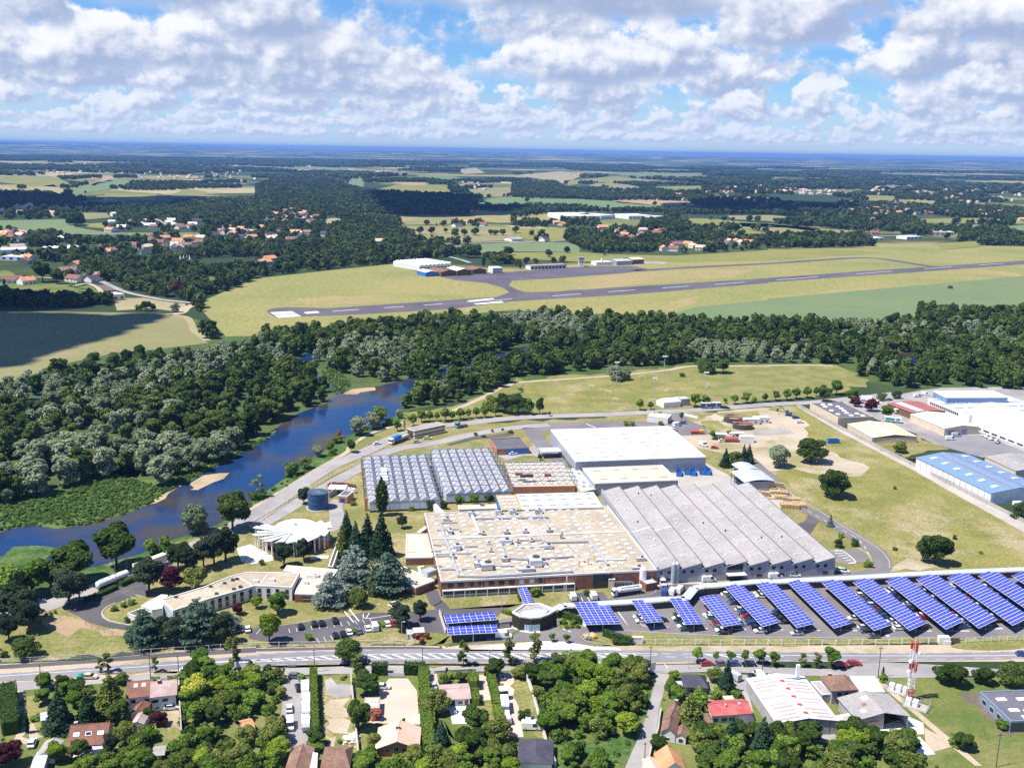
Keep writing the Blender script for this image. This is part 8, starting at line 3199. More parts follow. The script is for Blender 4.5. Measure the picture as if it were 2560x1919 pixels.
for poly,sp,(h0,h1),silver,where in WOODS:
 A=poly_area(poly)
 raw=scatter_in(poly,int(A/(sp*sp)*1.9),rsW)
 for p in spaced(raw,sp*.72):
  if in_poly(p,RIVER_G)or any(in_poly(p,q)for q in POND_G):
   continue
  d=hypot(p[0],p[1])
  if sin(p[0]*.031+2*sin(p[1]*.011))*sin(p[1]*.037+p[0]*.008)>.86:
   continue
  cl=sin(p[0]*.019+1.1)*sin(p[1]*.023+.4)+.35*sin(p[0]*.05)+rsW.normal()*.30
  sv=cl>(1-2*silver)*.62
  cand.append((d,p,rsW.uniform(h0,h1)*(1.0 if rsW.rand()<.8 else .7),sv,where))
LAND=[(G(a),b)for a,b in(e.split(' ',1)for e in """E1800,340 opposite the sandbar
E300,640 above the wide green bank at the west edge
E900,330 behind the green bank upstream of the sandbar
S350,930 around the longer pond
S1020,700 around the small round pond
S400,600 below the cloud-shaded field
S1500,520 at the north edge by the tan field
T330,580 along the narrow side channel
T650,860 at the point where the side channel meets the river
Q500,500 at the river bend facing the blue tank
S1700,900 in the middle of the west wood
S900,1150 deep in the west wood between pond and sandbar
T1500,700 on the island bank facing the grove
T900,600 on the island near the gravel spit
T1700,800 on the near bank beside the footpath
U150,700 behind the footpath at the west of the playing field
U900,630 directly behind the playing field
V500,580 behind the east end of the playing field
V1300,800 behind the eastern estate""".split('\n'))]
def near_land(p):
 return min(LAND,key=lambda l:(l[0].x-p[0])**2+(l[0].y-p[1])**2)[1]
cand.sort(key=lambda c:c[0])
NEAR_WOOD=250
for d,p,h,sv,where in cand[:NEAR_WOOD]:
 lb_=('tall ' if h>14.5 else 'low ' if h<10 else '')+('silver-leaved willow ' if sv else 'leafy green tree ')+near_land(p)
 tree('woodsilver' if sv else 'wood',Vector((p[0],p[1],0)),h,lb_,RND.uniform(.95,1.3),group=lb_.replace('willow','willows').replace('tree ','trees '))
rest=cand[NEAR_WOOD:]
instancer('woodland','dense green riverside woodland receding behind the river',[c[1]for c in rest if not c[3]],pw,9.5,16.5)
instancer('willow_woodland','silver-leaved willows mixed into the far riverside woodland',[c[1]for c in rest if c[3]],ps,9,14)
under=[]
for poly,dens in(("E-200,640 0,560 250,540 600,430 900,310 1100,320 1400,430 1500,300 1950,60 Q600,480 560,560 300,700 0,850 E1400,540 1000,680 740,740 300,740 0,790 -200,830",.5),
("T560,650 640,600 760,690 830,760 760,830 700,860 620,760",.3),("E1180,1040 1650,840 1850,770 Q200,1340 700,1040 1080,830 1130,860 700,1150 300,1370 E1950,790 1700,890 1250,1060",.07),
("E0,1010 120,930 300,915 500,930 330,1020 150,1070 0,1110 -200,1180 -200,1060",.05),("S-200,860 0,790 200,740 600,620 1000,560 1500,500 1900,440 T0,380 500,300 900,265 1300,220 1700,190 2211,170 2211,190 1500,230 900,300 300,370 0,440 S1900,500 1300,590 700,700 200,830 -200,930",.022),
("Q1900,380 2211,250 M400,170 520,140 480,210 300,240",.03)):
 A=poly_area(poly)
 for p in scatter_in(poly,int(A*dens),rsW):
  if not in_poly(p,RIVER_G)and not any(in_poly(p,q)for q in POND_G):
   under.append(p)
instancer('undergrowth','low green undergrowth along the river banks',under,pb,.35,1.5,sz=1.0)
THICK=[
("C160,700 300,640 700,650 1000,660 1110,720 1150,860 1160,1000 1110,1060 1080,1180 960,1250 800,1290 600,1290 420,1330 330,1290 250,1130 190,900",5.0,(4.5,8.5),'in the dense woodlot between the garden wall and the lane'),
("A1560,760 1850,700 2211,680 B0,680 215,680 225,800 215,950 200,1100 60,1070 A2211,1090 2100,1150 1850,1180 1750,1290 1590,1320 1580,1000",4.6,(4,7.5),'in the overgrown garden west of the caravan plot'),
("A640,1430 1000,1400 1400,1330 1600,1330 1900,1230 2211,1280 B0,1300 150,1330 230,1420 230,1580 A2211,1620 600,1620",4.8,(4,7),'in the thicket along the bottom edge below the caravan plot'),
("B890,1440 1100,1410 1400,1400 1500,1420 1750,1450 2211,1400 C40,1500 40,1620 B1500,1640 880,1620",4.8,(4.5,7),'in the thicket below the salmon villa'),
("C380,1470 520,1420 700,1410 760,1450 800,1560 400,1580",4.6,(4,6),'in the scrub below the woodlot'),
("C1560,1240 1900,1290 2211,1300 D300,1300 560,1330 620,1360 1000,1360 1200,1340 1300,1420 1300,1600 C1600,1620 1620,1400",5.4,(4,8),'in the thicket below the workshop hall'),
("A330,810 480,800 700,830 800,850 800,1050 640,1000 600,900 450,870",4.6,(3.5,6),'in the hedge of the west garden'),
]
gal,rest_g=[],[]
for poly,sp,(h0,h1),where in THICK:
 A=poly_area(poly)
 for p in spaced(scatter_in(poly,int(A/(sp*sp)*8),rsW),sp*.5):
  if any(in_poly(p,q)for q in FOOT):
   continue
  h=rsW.uniform(h0,h1)
  (gal if h>h0+(h1-h0)*.68 else rest_g).append((p,h,where))
kinds_g=['broad','olive','dark','broad','lime','dark']
for i,(p,h,where)in enumerate(gal):
 k=kinds_g[int(rsW.rand()*5.35)]
 lab=('small ' if h<5 else '')+{'broad':'leafy green tree ','olive':'olive green tree ','dark':'dark green tree ','lime':'light green tree '}[k]+where
 tree(k,Vector((p[0],p[1],0)),h*.82,lab,1.2,group=lab.replace('tree ','trees ',1))
instancer('garden_scrub','low scrub filling the gaps of the gardens and the woodlot',[g[0]for g in rest_g],pg,2.4,4.8)
sc=[]
for poly,dens in(("C380,1290 700,1290 1050,1220 1150,1050 1220,760 1230,830 1180,1040 1060,1330 970,1500 400,1500",.05),("C1280,760 1340,720 1400,720 1440,900 1400,950 1300,960",.06),("A180,880 420,860 600,960 500,1000 420,1180 330,1180 250,1080",.02),("B520,730 590,730 600,1330 560,1330",.05),("B780,900 830,900 860,1300 800,1260",.04),("B680,1260 840,1290 870,1420 700,1400",.06),("A10,1260 130,1240 160,1340 200,1430 0,1430",.09),("B640,720 810,705 810,780 690,780",.09),("C1500,1240 1700,1200 1960,1200 2050,1260 1700,1330",.03),("D1150,880 1900,1400 2211,1420 2211,1517 1900,1517",.006),("D250,1330 1300,1440 1900,1517 200,1530",.03)):
 sc+=scatter_in(poly,int(poly_area(poly)*dens),rsW)
instancer('shrubs','rough low shrubs and long grass in the gardens',sc,pb,.6,1.6,sz=.8)
def hedge(label,line,w_,h_,mat='leaf_hedge',group=None,dens=9,leaf=.42,name='hedge'):
 g=GS(line)
 c=g[0]
 t=thing(name,label,'hedge',(c.x,c.y,0),0,group)
 mb=MB()
 vs,ns=[],[]
 rs=RS(len(line)*7+3)
 for p,q in zip(g[:-1],g[1:]):
  d=q-p
  L_=d.length
  tt=d/L_
  nn=Vector((-tt.y,tt.x,0))
  mb.bar((p.x-c.x,p.y-c.y,0),(q.x-c.x,q.y-c.y,0),w_*.86,h_*.93,mat)
  per=2*h_+w_
  for _ in range(int(L_*per*dens)):
   s,r_=rs.uniform(0,L_),rs.uniform(0,per)
   if r_<h_:
    off,z,n_=-w_/2,r_,-nn
   elif r_<h_+w_:
    off,z,n_=r_-h_-w_/2,h_,Vector((0,0,1))
   else:
    off,z,n_=w_/2,r_-h_-w_,nn
   e=p+tt*s+nn*(off+rs.normal()*.06)
   vs.append((e.x-c.x,e.y-c.y,z+rs.normal()*.07))
   ns.append(n_)
 mb.build('core',t)
 n=len(vs)
 V=np.empty((n,4,3))
 for i in range(n):
  nv=np.array(ns[i])+rs.normal(size=3)*.45
  nv/=np.linalg.norm(nv)
  a=np.cross(nv,rs.normal(size=3))
  a/=np.linalg.norm(a)
  b=np.cross(nv,a)
  s=leaf*rs.uniform(.6,1.3)
  v=np.array(vs[i])
  V[i]=(v-a*s*.6,v+b*s*.5,v+a*s*.6,v-b*s*.5)
 me=bpy.data.meshes.new('leaves')
 me.from_pydata([tuple(v)for v in V.reshape(-1,3)],[],[(4*i,4*i+1,4*i+2,4*i+3)for i in range(n)])
 me.materials.append(MATS[mat])
 o=put('leaves',me,t)
 return t
hedge('long clipped hedge between the caravan plot and the empty plot',"B497,720 505,1000 515,1260",2.0,3.0)
hedge('clipped dark hedge left of the sliding gate',"B1000,705 1138,702",2.4,3.4,'yew_leaf')
hedge('clipped dark hedge right of the sliding gate',"B1280,700 1460,705",2.4,3.4,'yew_leaf')
hedge('tall clipped hedge along the east side of the pink gravel court',"B1448,715 1458,900 1475,1150 1500,1400",3.0,3.2)
hedge('short bright hedge stub inside the tall hedge',"B1508,1060 1518,1200",1.8,2.6)
hedge('bright clipped hedge right of the bungalow front garden',"B1880,770 1872,850",3.0,3.4)
hedge('small clipped hedge at the corner of the bungalow',"B1888,890 1900,985",2.2,2.6)
hedge('bright clipped hedge along the bungalow drive, upper part',"B2022,745 2060,900 2085,1030",2.2,2.8)
hedge('clipped hedge along the bungalow drive, lower part',"B2085,1035 2120,1180",2.4,2.6)
hedge('dark clipped hedge slanting across the lawn by the entrance',"C790,375 900,415 1035,455",1.4,2.4,'yew_leaf')
hedge('dark clipped hedge behind the gatehouse wall',"K960,890 1160,968",1.6,2.2,'yew_leaf')
hedge('low dark hedge in front of the slanting one',"C870,448 1000,455",1.6,1.3,'yew_leaf')
hedge('low bright hedge beside the gatehouse door side',"K480,868 555,892",1.4,1.5)
hedge('clipped hedge along the river side of the loop drive, upper part',"E1040,1265 1200,1190 1240,1165",2.0,1.8,'yew_leaf')
hedge('clipped hedge along the river side of the loop drive, lower part',"E740,1395 900,1330 1010,1280",2.0,1.4,'yew_leaf')
hedge('rusty clipped hedge behind the walled compound',"F935,388 1040,398 1130,415",1.6,1.4,'leaf_russet')
hedge('tall dark hedge at the west edge beside the gravel drive',"A75,880 85,1050 100,1230",4.2,4.0,'yew_leaf')
hedge('low hedge stub on the service road, left one',"A1305,775 1380,770",1.6,1.3)
hedge('low hedge stub on the service road, right one',"A1445,768 1530,758",1.6,1.3)
hedge('small clipped bay hedge in the lower row of the western car park, left one',"B445,385 475,425",1.6,1.5)
hedge('small clipped bay hedge in the lower row of the western car park, middle one',"B822,330 850,372",1.5,1.3)
hedge('small clipped bay hedge in the lower row of the western car park, right one',"B1078,275 1112,310",1.5,1.3)
hedge('clipped hedge left of the steep solar roof',"K598,680 632,770",1.2,1.2)
hedge('grey hedge at the north end of the blue-roofed warehouse',"O1180,868 1290,868",2.0,1.6,'leaf_olive')
#   AIRFIELD AND FAR COUNTRY
f=Frame('X1412,1122 1690,1102 1290,1078',6.0)
t=hall('airfield_hall','long white hall with a small sawtooth roof at the edge of the airfield','hall',f,6.0,'clad_white','chalk',.2)
mb=MB()
for i in range(8):
 x0,x1=f.L*i/8,f.L*(i+1)/8-.3
 mb.face([(x0,0,6.1),(x1,0,7.9),(x1,f.D,7.9),(x0,f.D,6.1)],'chalk')
 mb.face([(x1,0,6.1),(x1,f.D,6.1),(x1,f.D,7.9),(x1,0,7.9)],'glass_pale')
 mb.face([(x0,0,6.0),(x1,0,6.0),(x1,0,7.9),(x0,0,6.1)],'clad_white')
mb.build('sawtooth_roof',t)
for k in range(9):
 win_box('window',t,f.L*(k+.6)/9.4,2.2,f.L*.075,1.4,0)
for lb_,q_,h_,r_,wl_,rf_ in(('blue-walled hangar with a white roof at the west end of the apron',('X1465,1180','X1570,1175','X1400,1160'),5,1.6,'skip_blue','rib_white'),('hangar with a red roof next to the blue one',('X1600,1178','X1728,1170','X1556,1148'),5,2.2,'planks','tile_red'),
('hangar with a pale tan roof between two red-roofed ones',('X1735,1165','X1862,1160','X1690,1138'),6,2.2,'planks','roof_cream'),('hangar with a red roof at the east of the row',('X1870,1158','X1990,1155','X1850,1135'),5,2,'planks','tile_red')):
 f=Frame(' '.join(q_),h_)
 gable('hangar',lb_,'hangar',f,h_,r_,wl_,rf_,ridge='v',over=.3,group='hangars of the airfield')
f=Frame('X2045,1140 2130,1138 2020,1130',7.0,depth=18)
t=hall('terminal_block','white two-storey block at the end of the hangar row','building',f,7.0,'plaster','chalk',.2)
for k in range(5):
 win_box('window',t,f.L*(k+.6)/5.4,4.2,f.L*.13,1.4,0)
 win_box('window',t,f.L*(k+.6)/5.4,1.0,f.L*.13,1.4,0)
f=Frame('Y160,1122 472,1110 150,1108',5.0,depth=14)
t=hall('terminal','long low terminal building with a dark window front behind the apron','terminal',f,5.0,'plaster','roof_gray',.3,trim='rust')
for k in range(10):
 win_box('window',t,f.L*(k+.6)/10.4,.8,f.L*.07,2.8,0)
c=G('Y597,1125')
t=thing('control_tower','white square control tower with a glazed cab beside the apron','tower',c)
t.scale=(.85,.85,.62)
one('shaft',t,'box',-4.2,4.2,-4,4,0,15.5,'plaster')
one('cab',t,'box',-4.6,4.6,-4.4,4.4,16.0,19.0,'glass')
many('gallery',t,('box',-5.2,5.2,-5,5,15.5,16.0,'plaster'),('box',-5.4,5.4,-5.2,5.2,19.0,19.6,'roof_gray'))
for k in range(5):
 win_box('window',t,-1.4,1.5+2.7*k,1.5,1.2,-4.0)
 win_box('window',t,1.6,1.5+2.7*k,1.5,1.2,-4.0)
f=Frame('Y730,1090 868,1086 720,1078',4.5,depth=16)
t=hall('fire_station','low white building with a tall white column right of the control tower','building',f,4.5,'plaster','chalk',.2)
one('column',t,'box',f.L*.42,f.L*.50,5,7,4.5,9,'plaster')
f=Frame('Y905,1082 1040,1076 888,1066',5.5,depth=24)
gable('hangar','grey hangar at the east end of the apron','hangar',f,5.5,1.2,'clad_grey','rib_grey',group='hangars of the airfield')
f=Frame('Y1045,1068 1140,1064 1008,1053',6.5,depth=24)
gable('hangar','open hangar with a cream roof at the east end of the apron','hangar',f,6.5,1.6,'planks','roof_cream',over=.6,group='hangars of the airfield')
c=G('Z1572,1318')
t=thing('field_hut','small dark hut standing alone in the green crop field','hut',c)
one('wall',t,'box',-2.6,2.6,-2,2,0,2.6,'planks')
one('roof',t,'tube',(0,0,2.6),(0,0,4.4),3.2,'dark',4,.2)
FAR_HALLS=[
('long white industrial hall behind the pasture trees','Y440,690','Y765,690','Y395,660',9,'clad_white','chalk'),('white and blue industrial hall right of the longest one','Y770,688','Y890,682','Y760,662',9,'clad_pale_blue','chalk'),('white industrial hall with dark doors in the far estate','Y1010,690','Y1210,688','Y995,672',8,'clad_white','chalk'),('low white hall at the east end of the far estate','Y1200,700','Y1310,692','Y1190,680',6,'clad_white','rib_white'),
('long low white roof along the country road, east','Z770,885','Z1000,880','Z760,872',5,'plaster','chalk'),('white hall in the eastern roadside estate','Z1200,872','Z1330,868','Z1195,860',5,'clad_white','chalk'),('flat white hall beyond the eastern roadside estate','Z1365,825','Z1612,830','Z1360,800',7,'stucco','chalk'),('white roofs beside the far right trees','Z2100,840','Z2190,836','Z2095,826',6,'clad_white','chalk'),
('large white flat hall at the west edge of the village','W0,985','W228,980','W0,962',7,'clad_white','chalk'),('dark-walled hall behind the white one at the west edge','W95,945','W222,940','W90,925',6,'planks','roof_gray'),('blue-grey hall lowest at the west edge','W0,1040','W190,1045','W0,1020',5,'clad_pale_blue','rib_white'),('white manor-like house with many gables in the western trees','W425,885','W568,882','W425,860',7,'plaster','chalk'),
('long brown-roofed farm building beside the white manor','W555,868','W735,866','W550,838',6,'stone_wall','tile_brown'),('dark grey roofed hall in the middle of the green field edge','W990,862','W1105,860','W990,842',6,'stucco','roof_slate'),('white open barn beside the country road','W925,1378','W1075,1362','W918,1355',6,'plaster','chalk'),('red-roofed long building among the eastern trees','Y1115,848','Y1248,845','Y1112,832',6,'cream','tile_red'),
('grey hall by the country road at the far pasture','Y0,885','Y98,880','Y0,862',5,'plaster','roof_gray'),('white flat building of the western village, east end','W2110,820','W2211,815','W2110,800',6,'plaster','chalk'),
]
for lb_,a_,b_,c_,h_,wl_,rf_ in FAR_HALLS:
 f=Frame(' '.join((a_,b_,c_)),h_)
 f.D=max(12,min(f.D,120))
 if rf_ in('tile_brown','tile_red','roof_slate','roof_gray'):
  f.D=min(f.D,22)
  gable('far_hall',lb_,'hall',f,h_*.7,h_*.5,wl_,rf_,group='distant halls and barns')
 else:
  t=hall('far_hall',lb_,'hall',f,h_,wl_,rf_,.3,group='distant halls and barns')
  n=max(3,int(f.L/9))
  for k in range(n):
   win_box('window',t,f.L*(k+.5)/n,1.5,f.L/n*.45,2.6,0)
f=Frame('W475,990 775,975 470,958',4.0)
for i in range(7):
 o=f.world(f.L*i/7,0)
 g=Frame('W475,990 775,975 470,958',4.0)
 g.o,g.L,g.D=o,f.L/7-.4,min(60,max(30,f.D))
 gable('greenhouse','white greenhouse of the row of seven at the west edge of the village','greenhouse',g,3.2,2.6,'clad_white','chalk',ridge='v',over=.05,group='row of white greenhouses')
HOUSE_ME={}
def house_mesh(wall,roof,shape):
 k=(wall,roof,shape)
 if k not in HOUSE_ME:
  L_,D_,h_,r_=((13,9.5,4.2,3.0),(16,10.5,3.6,2.8),(10.5,9,6.0,3.0))[shape]
  mb=MB()
  mb.box(-L_/2,L_/2,-D_/2,D_/2,0,h_,wall)
  for s in(-1,1):
   tri=[(s*L_/2,-D_/2,h_),(s*L_/2,D_/2,h_),(s*L_/2,0,h_+r_)]
   mb.face(tri if s>0 else tri[::-1],wall)
  for q in(-.3,.05,.32):
   mb.box(L_*q,L_*q+1.3,-D_/2-.05,-D_/2,1.0,2.3,'glass')
   if h_>5:
    mb.box(L_*q,L_*q+1.2,-D_/2-.05,-D_/2,3.8,5.0,'glass')
  w_=mb.mesh('wall')
  mb=MB()
  o=.5
  e=h_-o*r_/(D_/2)+.1
  for s in(-1,1):
   P=[(-L_/2-o,s*(D_/2+o),e),(L_/2+o,s*(D_/2+o),e),(L_/2+o,0,h_+r_+.1),(-L_/2-o,0,h_+r_+.1)]
   mb.face(P if s<0 else P[::-1],roof)
  mb.box(L_*.25,L_*.25+.8,-.4,.4,h_+r_-.3,h_+r_+1.2,'brick')
  HOUSE_ME[k]=(w_,mb.mesh('roof'))
 return HOUSE_ME[k]
ROOFN={'tile_orange':'orange-roofed','tile_red':'red-roofed','tile_brown':'brown-roofed','tile_salmon':'pale-roofed','tile_pink':'pinkish-roofed','roof_slate':'slate-roofed','chalk':'white-roofed'}
VILLAGES=[
("W0,820 120,820 250,880 200,915 0,905",14,'in the western village beside the pale green field',0),("W880,780 1000,745 1300,745 1700,745 1720,800 1400,828 950,832",26,'in the new estate above the long green field',1),("W1140,890 1500,885 1750,890 1750,1000 1500,1010 1250,1035 1150,980",20,'in the village around the little church square',0),
("W1780,810 2100,800 2211,830 2211,910 1850,885",13,'at the east end of the western village',0),("X0,610 300,640 610,650 600,740 350,760 100,750 0,720",24,'on the slope below the dark forest',0),("X0,800 250,830 460,840 400,920 150,930 0,900",13,'in the hamlet at the edge of the big wood',0),
("W560,1100 680,1100 660,1190 540,1190",2,'beside the western lane',0),("W600,1230 740,1225 880,1225 870,1280 610,1280",3,'of the farm by the field lane',0),("W90,1270 260,1250 260,1290 100,1300",2,'among the meadows at the west edge',0),("W900,985 1000,985 1000,1030 910,1035",3,'beside the row of greenhouses',0),("W190,1060 300,1060 290,1120 200,1130",3,'under the western trees',0),
("Y780,800 1000,810 1320,830 1320,915 1000,900 800,920",14,'in the wooded hamlet behind the airfield',0),("Y1250,940 1500,945 1740,950 1740,1005 1500,1000 1280,990",10,'in front of the wooded hamlet, nearest the airfield',0),("Y1790,895 2060,900 2060,955 1800,945",5,'by the road east of the wooded hamlet',0),("Y150,890 320,880 320,912 160,915",2,'beside the country road with a red roof pair',0),("Y340,750 430,750 430,795 340,790",2,'among the pasture trees',0),("X1680,760 1960,750 1960,790 1700,790",3,'at the pasture edge below the dark forest',0),("X1000,930 1090,920 1090,970 1000,970",1,'alone at the edge of the big wood',0),("X530,850 595,850 590,890 535,890",1,'with a steep slate roof above the big wood',2),("X20,1080 150,1070 140,1115 30,1120",2,'peeping out of the trees above the airfield',0),
("Y1700,520 2211,540 Z200,590 400,600 400,640 0,620 Y2211,580 1700,560",16,'in the row of houses along the far ridge road',0),("Y860,490 1300,500 1700,520 1700,560 1400,555 1000,530 870,520",13,'in the straggling row above the tan field',0),("Z600,570 900,590 1100,580 1450,620 1440,680 1100,690 950,760 800,720 650,690",44,'in the eastern village around the white church',0),("Z860,820 970,820 960,855 800,860",3,'at the foot of the eastern village',0),("Z1400,600 1800,620 2211,660 2211,740 1900,730 1500,660",12,'on the eastern slope',0),
]
SEEN=[]
count=0
for poly,n,where,shape in VILLAGES:
 A=poly_area(poly)
 for p in spaced(scatter_in(poly,n*4,rsW),15)[:n]:
  u_=rsW.rand()
  roof='roof_slate' if shape==2 else('tile_orange' if u_<.30 else 'tile_red' if u_<.52 else 'tile_salmon' if u_<.70 else 'tile_brown' if u_<.84 else 'roof_slate' if(u_<.93 or shape!=1)else 'chalk')
  if shape==1 and rsW.rand()<.35:
   roof='chalk'
  wall_='plaster' if rsW.rand()<.6 else 'cream'
  c=Vector((p[0],p[1],0))
  count+=1
  sh=shape if shape==2 else int(rsW.randint(0,2))
  t=thing('village_house',ROOFN[roof]+' house '+where,'house',c,rsW.choice([.2,.2+pi/2,-.5,1.0])+rsW.normal()*.1,ROOFN[roof]+' houses '+where)
  t.scale=(1.2,1.2,1.2)
  SEEN.append((p[0],p[1],110))
  me=house_mesh(wall_,roof,sh)
  put('wall',me[0],t)
  put('roof',me[1],t)
c=G('Z1103,598')
t=thing('church','white church with a pointed spire in the eastern village','church',c)
t.scale=(.5,.5,.42)
one('tower',t,'box',-5,5,-5,5,0,34,'plaster')
one('spire',t,'tube',(0,0,34),(0,0,62),6.5,'roof_slate',8,.3)
one('nave',t,'box',5,30,-7,7,0,14,'plaster')
c=G('W1310,960')
t=thing('church','pale village church with a red roof by the little square','church',c)
many('tower',t,('box',-4,4,-4,4,0,15,'cream'),('tube',(0,0,15),(0,0,20),5.2,'tile_red',4,.2))
many('nave',t,('box',4,20,-5,5,0,8,'cream'),('face',[(4,-5.4,8),(20,-5.4,8),(20,0,12),(4,0,12)],'tile_red'),('face',[(20,5.4,8),(4,5.4,8),(4,0,12),(20,0,12)],'tile_red'))
c=G('W1610,1130')
t=thing('chateau','white turreted mansion half hidden in the big wood','mansion',c)
t.scale=(.6,.6,.6)
one('wall',t,'box',-11,11,-6,6,0,17,'plaster')
mb=MB()
for x in(-10,-3,4,10):
 mb.tube((x,-5,17),(x,-5,25),2.6,'plaster',6,.3)
mb.build('turret',t)
one('roof',t,'box',-11.3,11.3,-5.5,6.3,17,18,'roof_slate')
mb=MB()
for poly,n in(("W900,290 1400,270 2211,215 2211,390 1800,390 1350,400 1000,335",150),("W500,230 900,240 1000,320 600,330",30),("X240,238 480,250 480,268 250,268",12),("X950,300 1320,315 1320,340 960,325",20),("X1700,400 2000,410 2000,470 1800,460",18),("Y440,310 720,315 720,350 450,350",16),("Z0,450 500,460 700,500 500,515 0,490",45),("Z860,430 1400,440 2211,430 2211,560 1700,580 1200,520 880,520",80),("W0,600 900,620 1000,700 600,690 0,690",22),("Y1640,420 2211,430 2211,520 1700,500",26),("Y1280,170 1700,225 1300,240",8),("W300,300 560,280 560,330 300,335",14)):
 for p in scatter_in(poly,n,rsW):
  a=rsW.uniform(0,3.14)
  SEEN.append((p[0],p[1],260))
  L_,D_,h_=rsW.uniform(10,18),rsW.uniform(8,11),rsW.uniform(4,6.5)
  ca,sa=cos(a),sin(a)
  T=lambda x,y,z:(p[0]+x*ca-y*sa,p[1]+x*sa+y*ca,z)
  wl_='plaster' if rsW.rand()<.6 else 'cream'
  rf_=('tile_orange','tile_red','tile_salmon','tile_brown','roof_slate','chalk')[int(rsW.choice(6,p=[.3,.2,.2,.15,.05,.1]))]
  c8=[(-L_/2,-D_/2),(L_/2,-D_/2),(L_/2,D_/2),(-L_/2,D_/2)]
  for i in range(4):
   q,r_=c8[i],c8[(i+1)%4]
   mb.face([T(q[0],q[1],0),T(r_[0],r_[1],0),T(r_[0],r_[1],h_),T(q[0],q[1],h_)],wl_)
  for s in(-1,1):
   P=[T(-L_/2,s*D_/2,h_),T(L_/2,s*D_/2,h_),T(L_/2,0,h_+3),T(-L_/2,0,h_+3)]
   mb.face(P if s<0 else P[::-1],rf_)
   mb.face([T(s*L_/2,-D_/2,h_),T(s*L_/2,D_/2,h_),T(s*L_/2,0,h_+3)],wl_)
mb.build('far_houses',kind='stuff',label='specks of houses of the farthest villages')
#   far woods, hedgerows, lone trees
for e_ in "X1415,850 17 oak;X1518,845 17 oak;X1640,840 12 broad;X1720,870 18 oak;X1800,865 15 oak;X1890,860 17 oak;X1745,905 10 oak;X1520,885 8 broad;X1460,935 14 oak;X1560,785 10 poplar;X1475,770 14 oak;X1620,780 16 oak;X2030,855 12 oak;X2130,860 14 oak;X2070,860 12 oak;Y30,840 16 oak;Y170,860 12 oak;Y255,860 15 oak;Y515,850 19 oak;Y320,1050 14 oak;Y475,1010 12 oak;Y800,1035 11 pale;X1830,1050 24 oak;X1900,1050 22 oak;X1770,1040 18 oak;X1965,1130 20 poplar;X2180,1030 17 oak;Y125,1110 12 oak;Y205,1100 9 oak;Y360,1095 9 oak;Y437,1090 12 oak;Y70,1150 15 poplar;Y40,1115 10 oak;X2060,1080 16 oak;X2150,1100 13 oak;Z240,800 17 oak;Z25,885 13 oak;Z60,745 12 oak;Y1830,735 14 oak;Y1715,725 12 oak;Y1905,735 12 oak;Y1860,830 22 oak;Y1930,835 22 oak;Y2000,840 9 oak;Y2050,740 18 oak;Y2120,740 18 oak;Z1680,900 22 oak;Z1545,890 16 oak;Z1775,900 18 oak;Z1355,860 14 oak;Y1232,600 15 oak;Y1485,612 14 oak;Y830,618 10 oak;Y130,575 18 oak;W655,775 30 oak;W610,770 22 oak;W700,770 22 oak;W370,1260 27 dark;W490,1280 20 dark;W180,700 16 oak;W315,500 16 oak;W585,525 24 oak;S1265,128 11 oak;S1320,128 8 dark;S1515,140 11 willow;S1200,125 7 bush;S800,600 12 oak;W1870,1230 16 dark;W1900,1270 15 dark;W1560,1370 17 purple;W1290,1350 13 dark".split(';'):
 p_,h_,k_=e_.split()
 h_=float(h_)
 tree(k_,p_,h_,'lone '+TNAME[k_].replace('_',' ')+' standing in the far fields and pastures' if k_!='purple' else 'rusty purple tree at the edge of the big wood',1.1,group='lone trees of the far fields' if k_!='purple' else None)
OPEN_PX=FIELD_PX+[pts(s)for s in("S1740,120 1780,30 X0,1230 600,1165 1190,1105 1400,1180 1400,1080 1700,1060 2211,1130 Y150,1090 700,1060 1300,1050 1400,1030 2211,985 Z0,975 1000,950 2211,945 P2800,590 2800,900 V2211,200 S1950,420","S-400,880 0,790 600,600 1300,490 1800,430 1700,60 1000,10 900,110 0,100 -400,100","W0,960 800,950 850,1000 0,1060","W380,1290 1000,1260 1200,1400 900,1430 400,1410","X1280,1060 1700,1050 2000,1110 2211,1130 2211,1200 1280,1200","Y380,655 1320,660 1320,740 800,745 380,700","Z880,860 1640,860 1640,950 900,950")]
OPEN_G=[[(q.x,q.y)for q in(G(p)for p in poly)]for poly in OPEN_PX]
OPEN_BB=[(min(p[0]for p in g),max(p[0]for p in g),min(p[1]for p in g),max(p[1]for p in g))for g in OPEN_G]
VILL_G=[[(q.x,q.y)for q in GS(v[0])]for v in VILLAGES]
def is_open(p):
 for g,b in zip(OPEN_G,OPEN_BB):
  if b[0]<p[0]<b[1]and b[2]<p[1]<b[3]and in_poly(p,g):
   return True
 return False
def clear_view(points,keep=.12):
 P=np.array(points)
 ok=np.ones(len(P),bool)
 for x,y,far in SEEN:
  d=hypot(x,y)
  ux,uy=-x/d,-y/d
  a=(P[:,0]-x)*ux+(P[:,1]-y)*uy
  b=np.abs((P[:,0]-x)*uy-(P[:,1]-y)*ux)
  ok&=~((a>-9)&(a<far)&(b<10))
 ok|=rsW.rand(len(P))<keep
 return[tuple(v)for v in P[ok]]
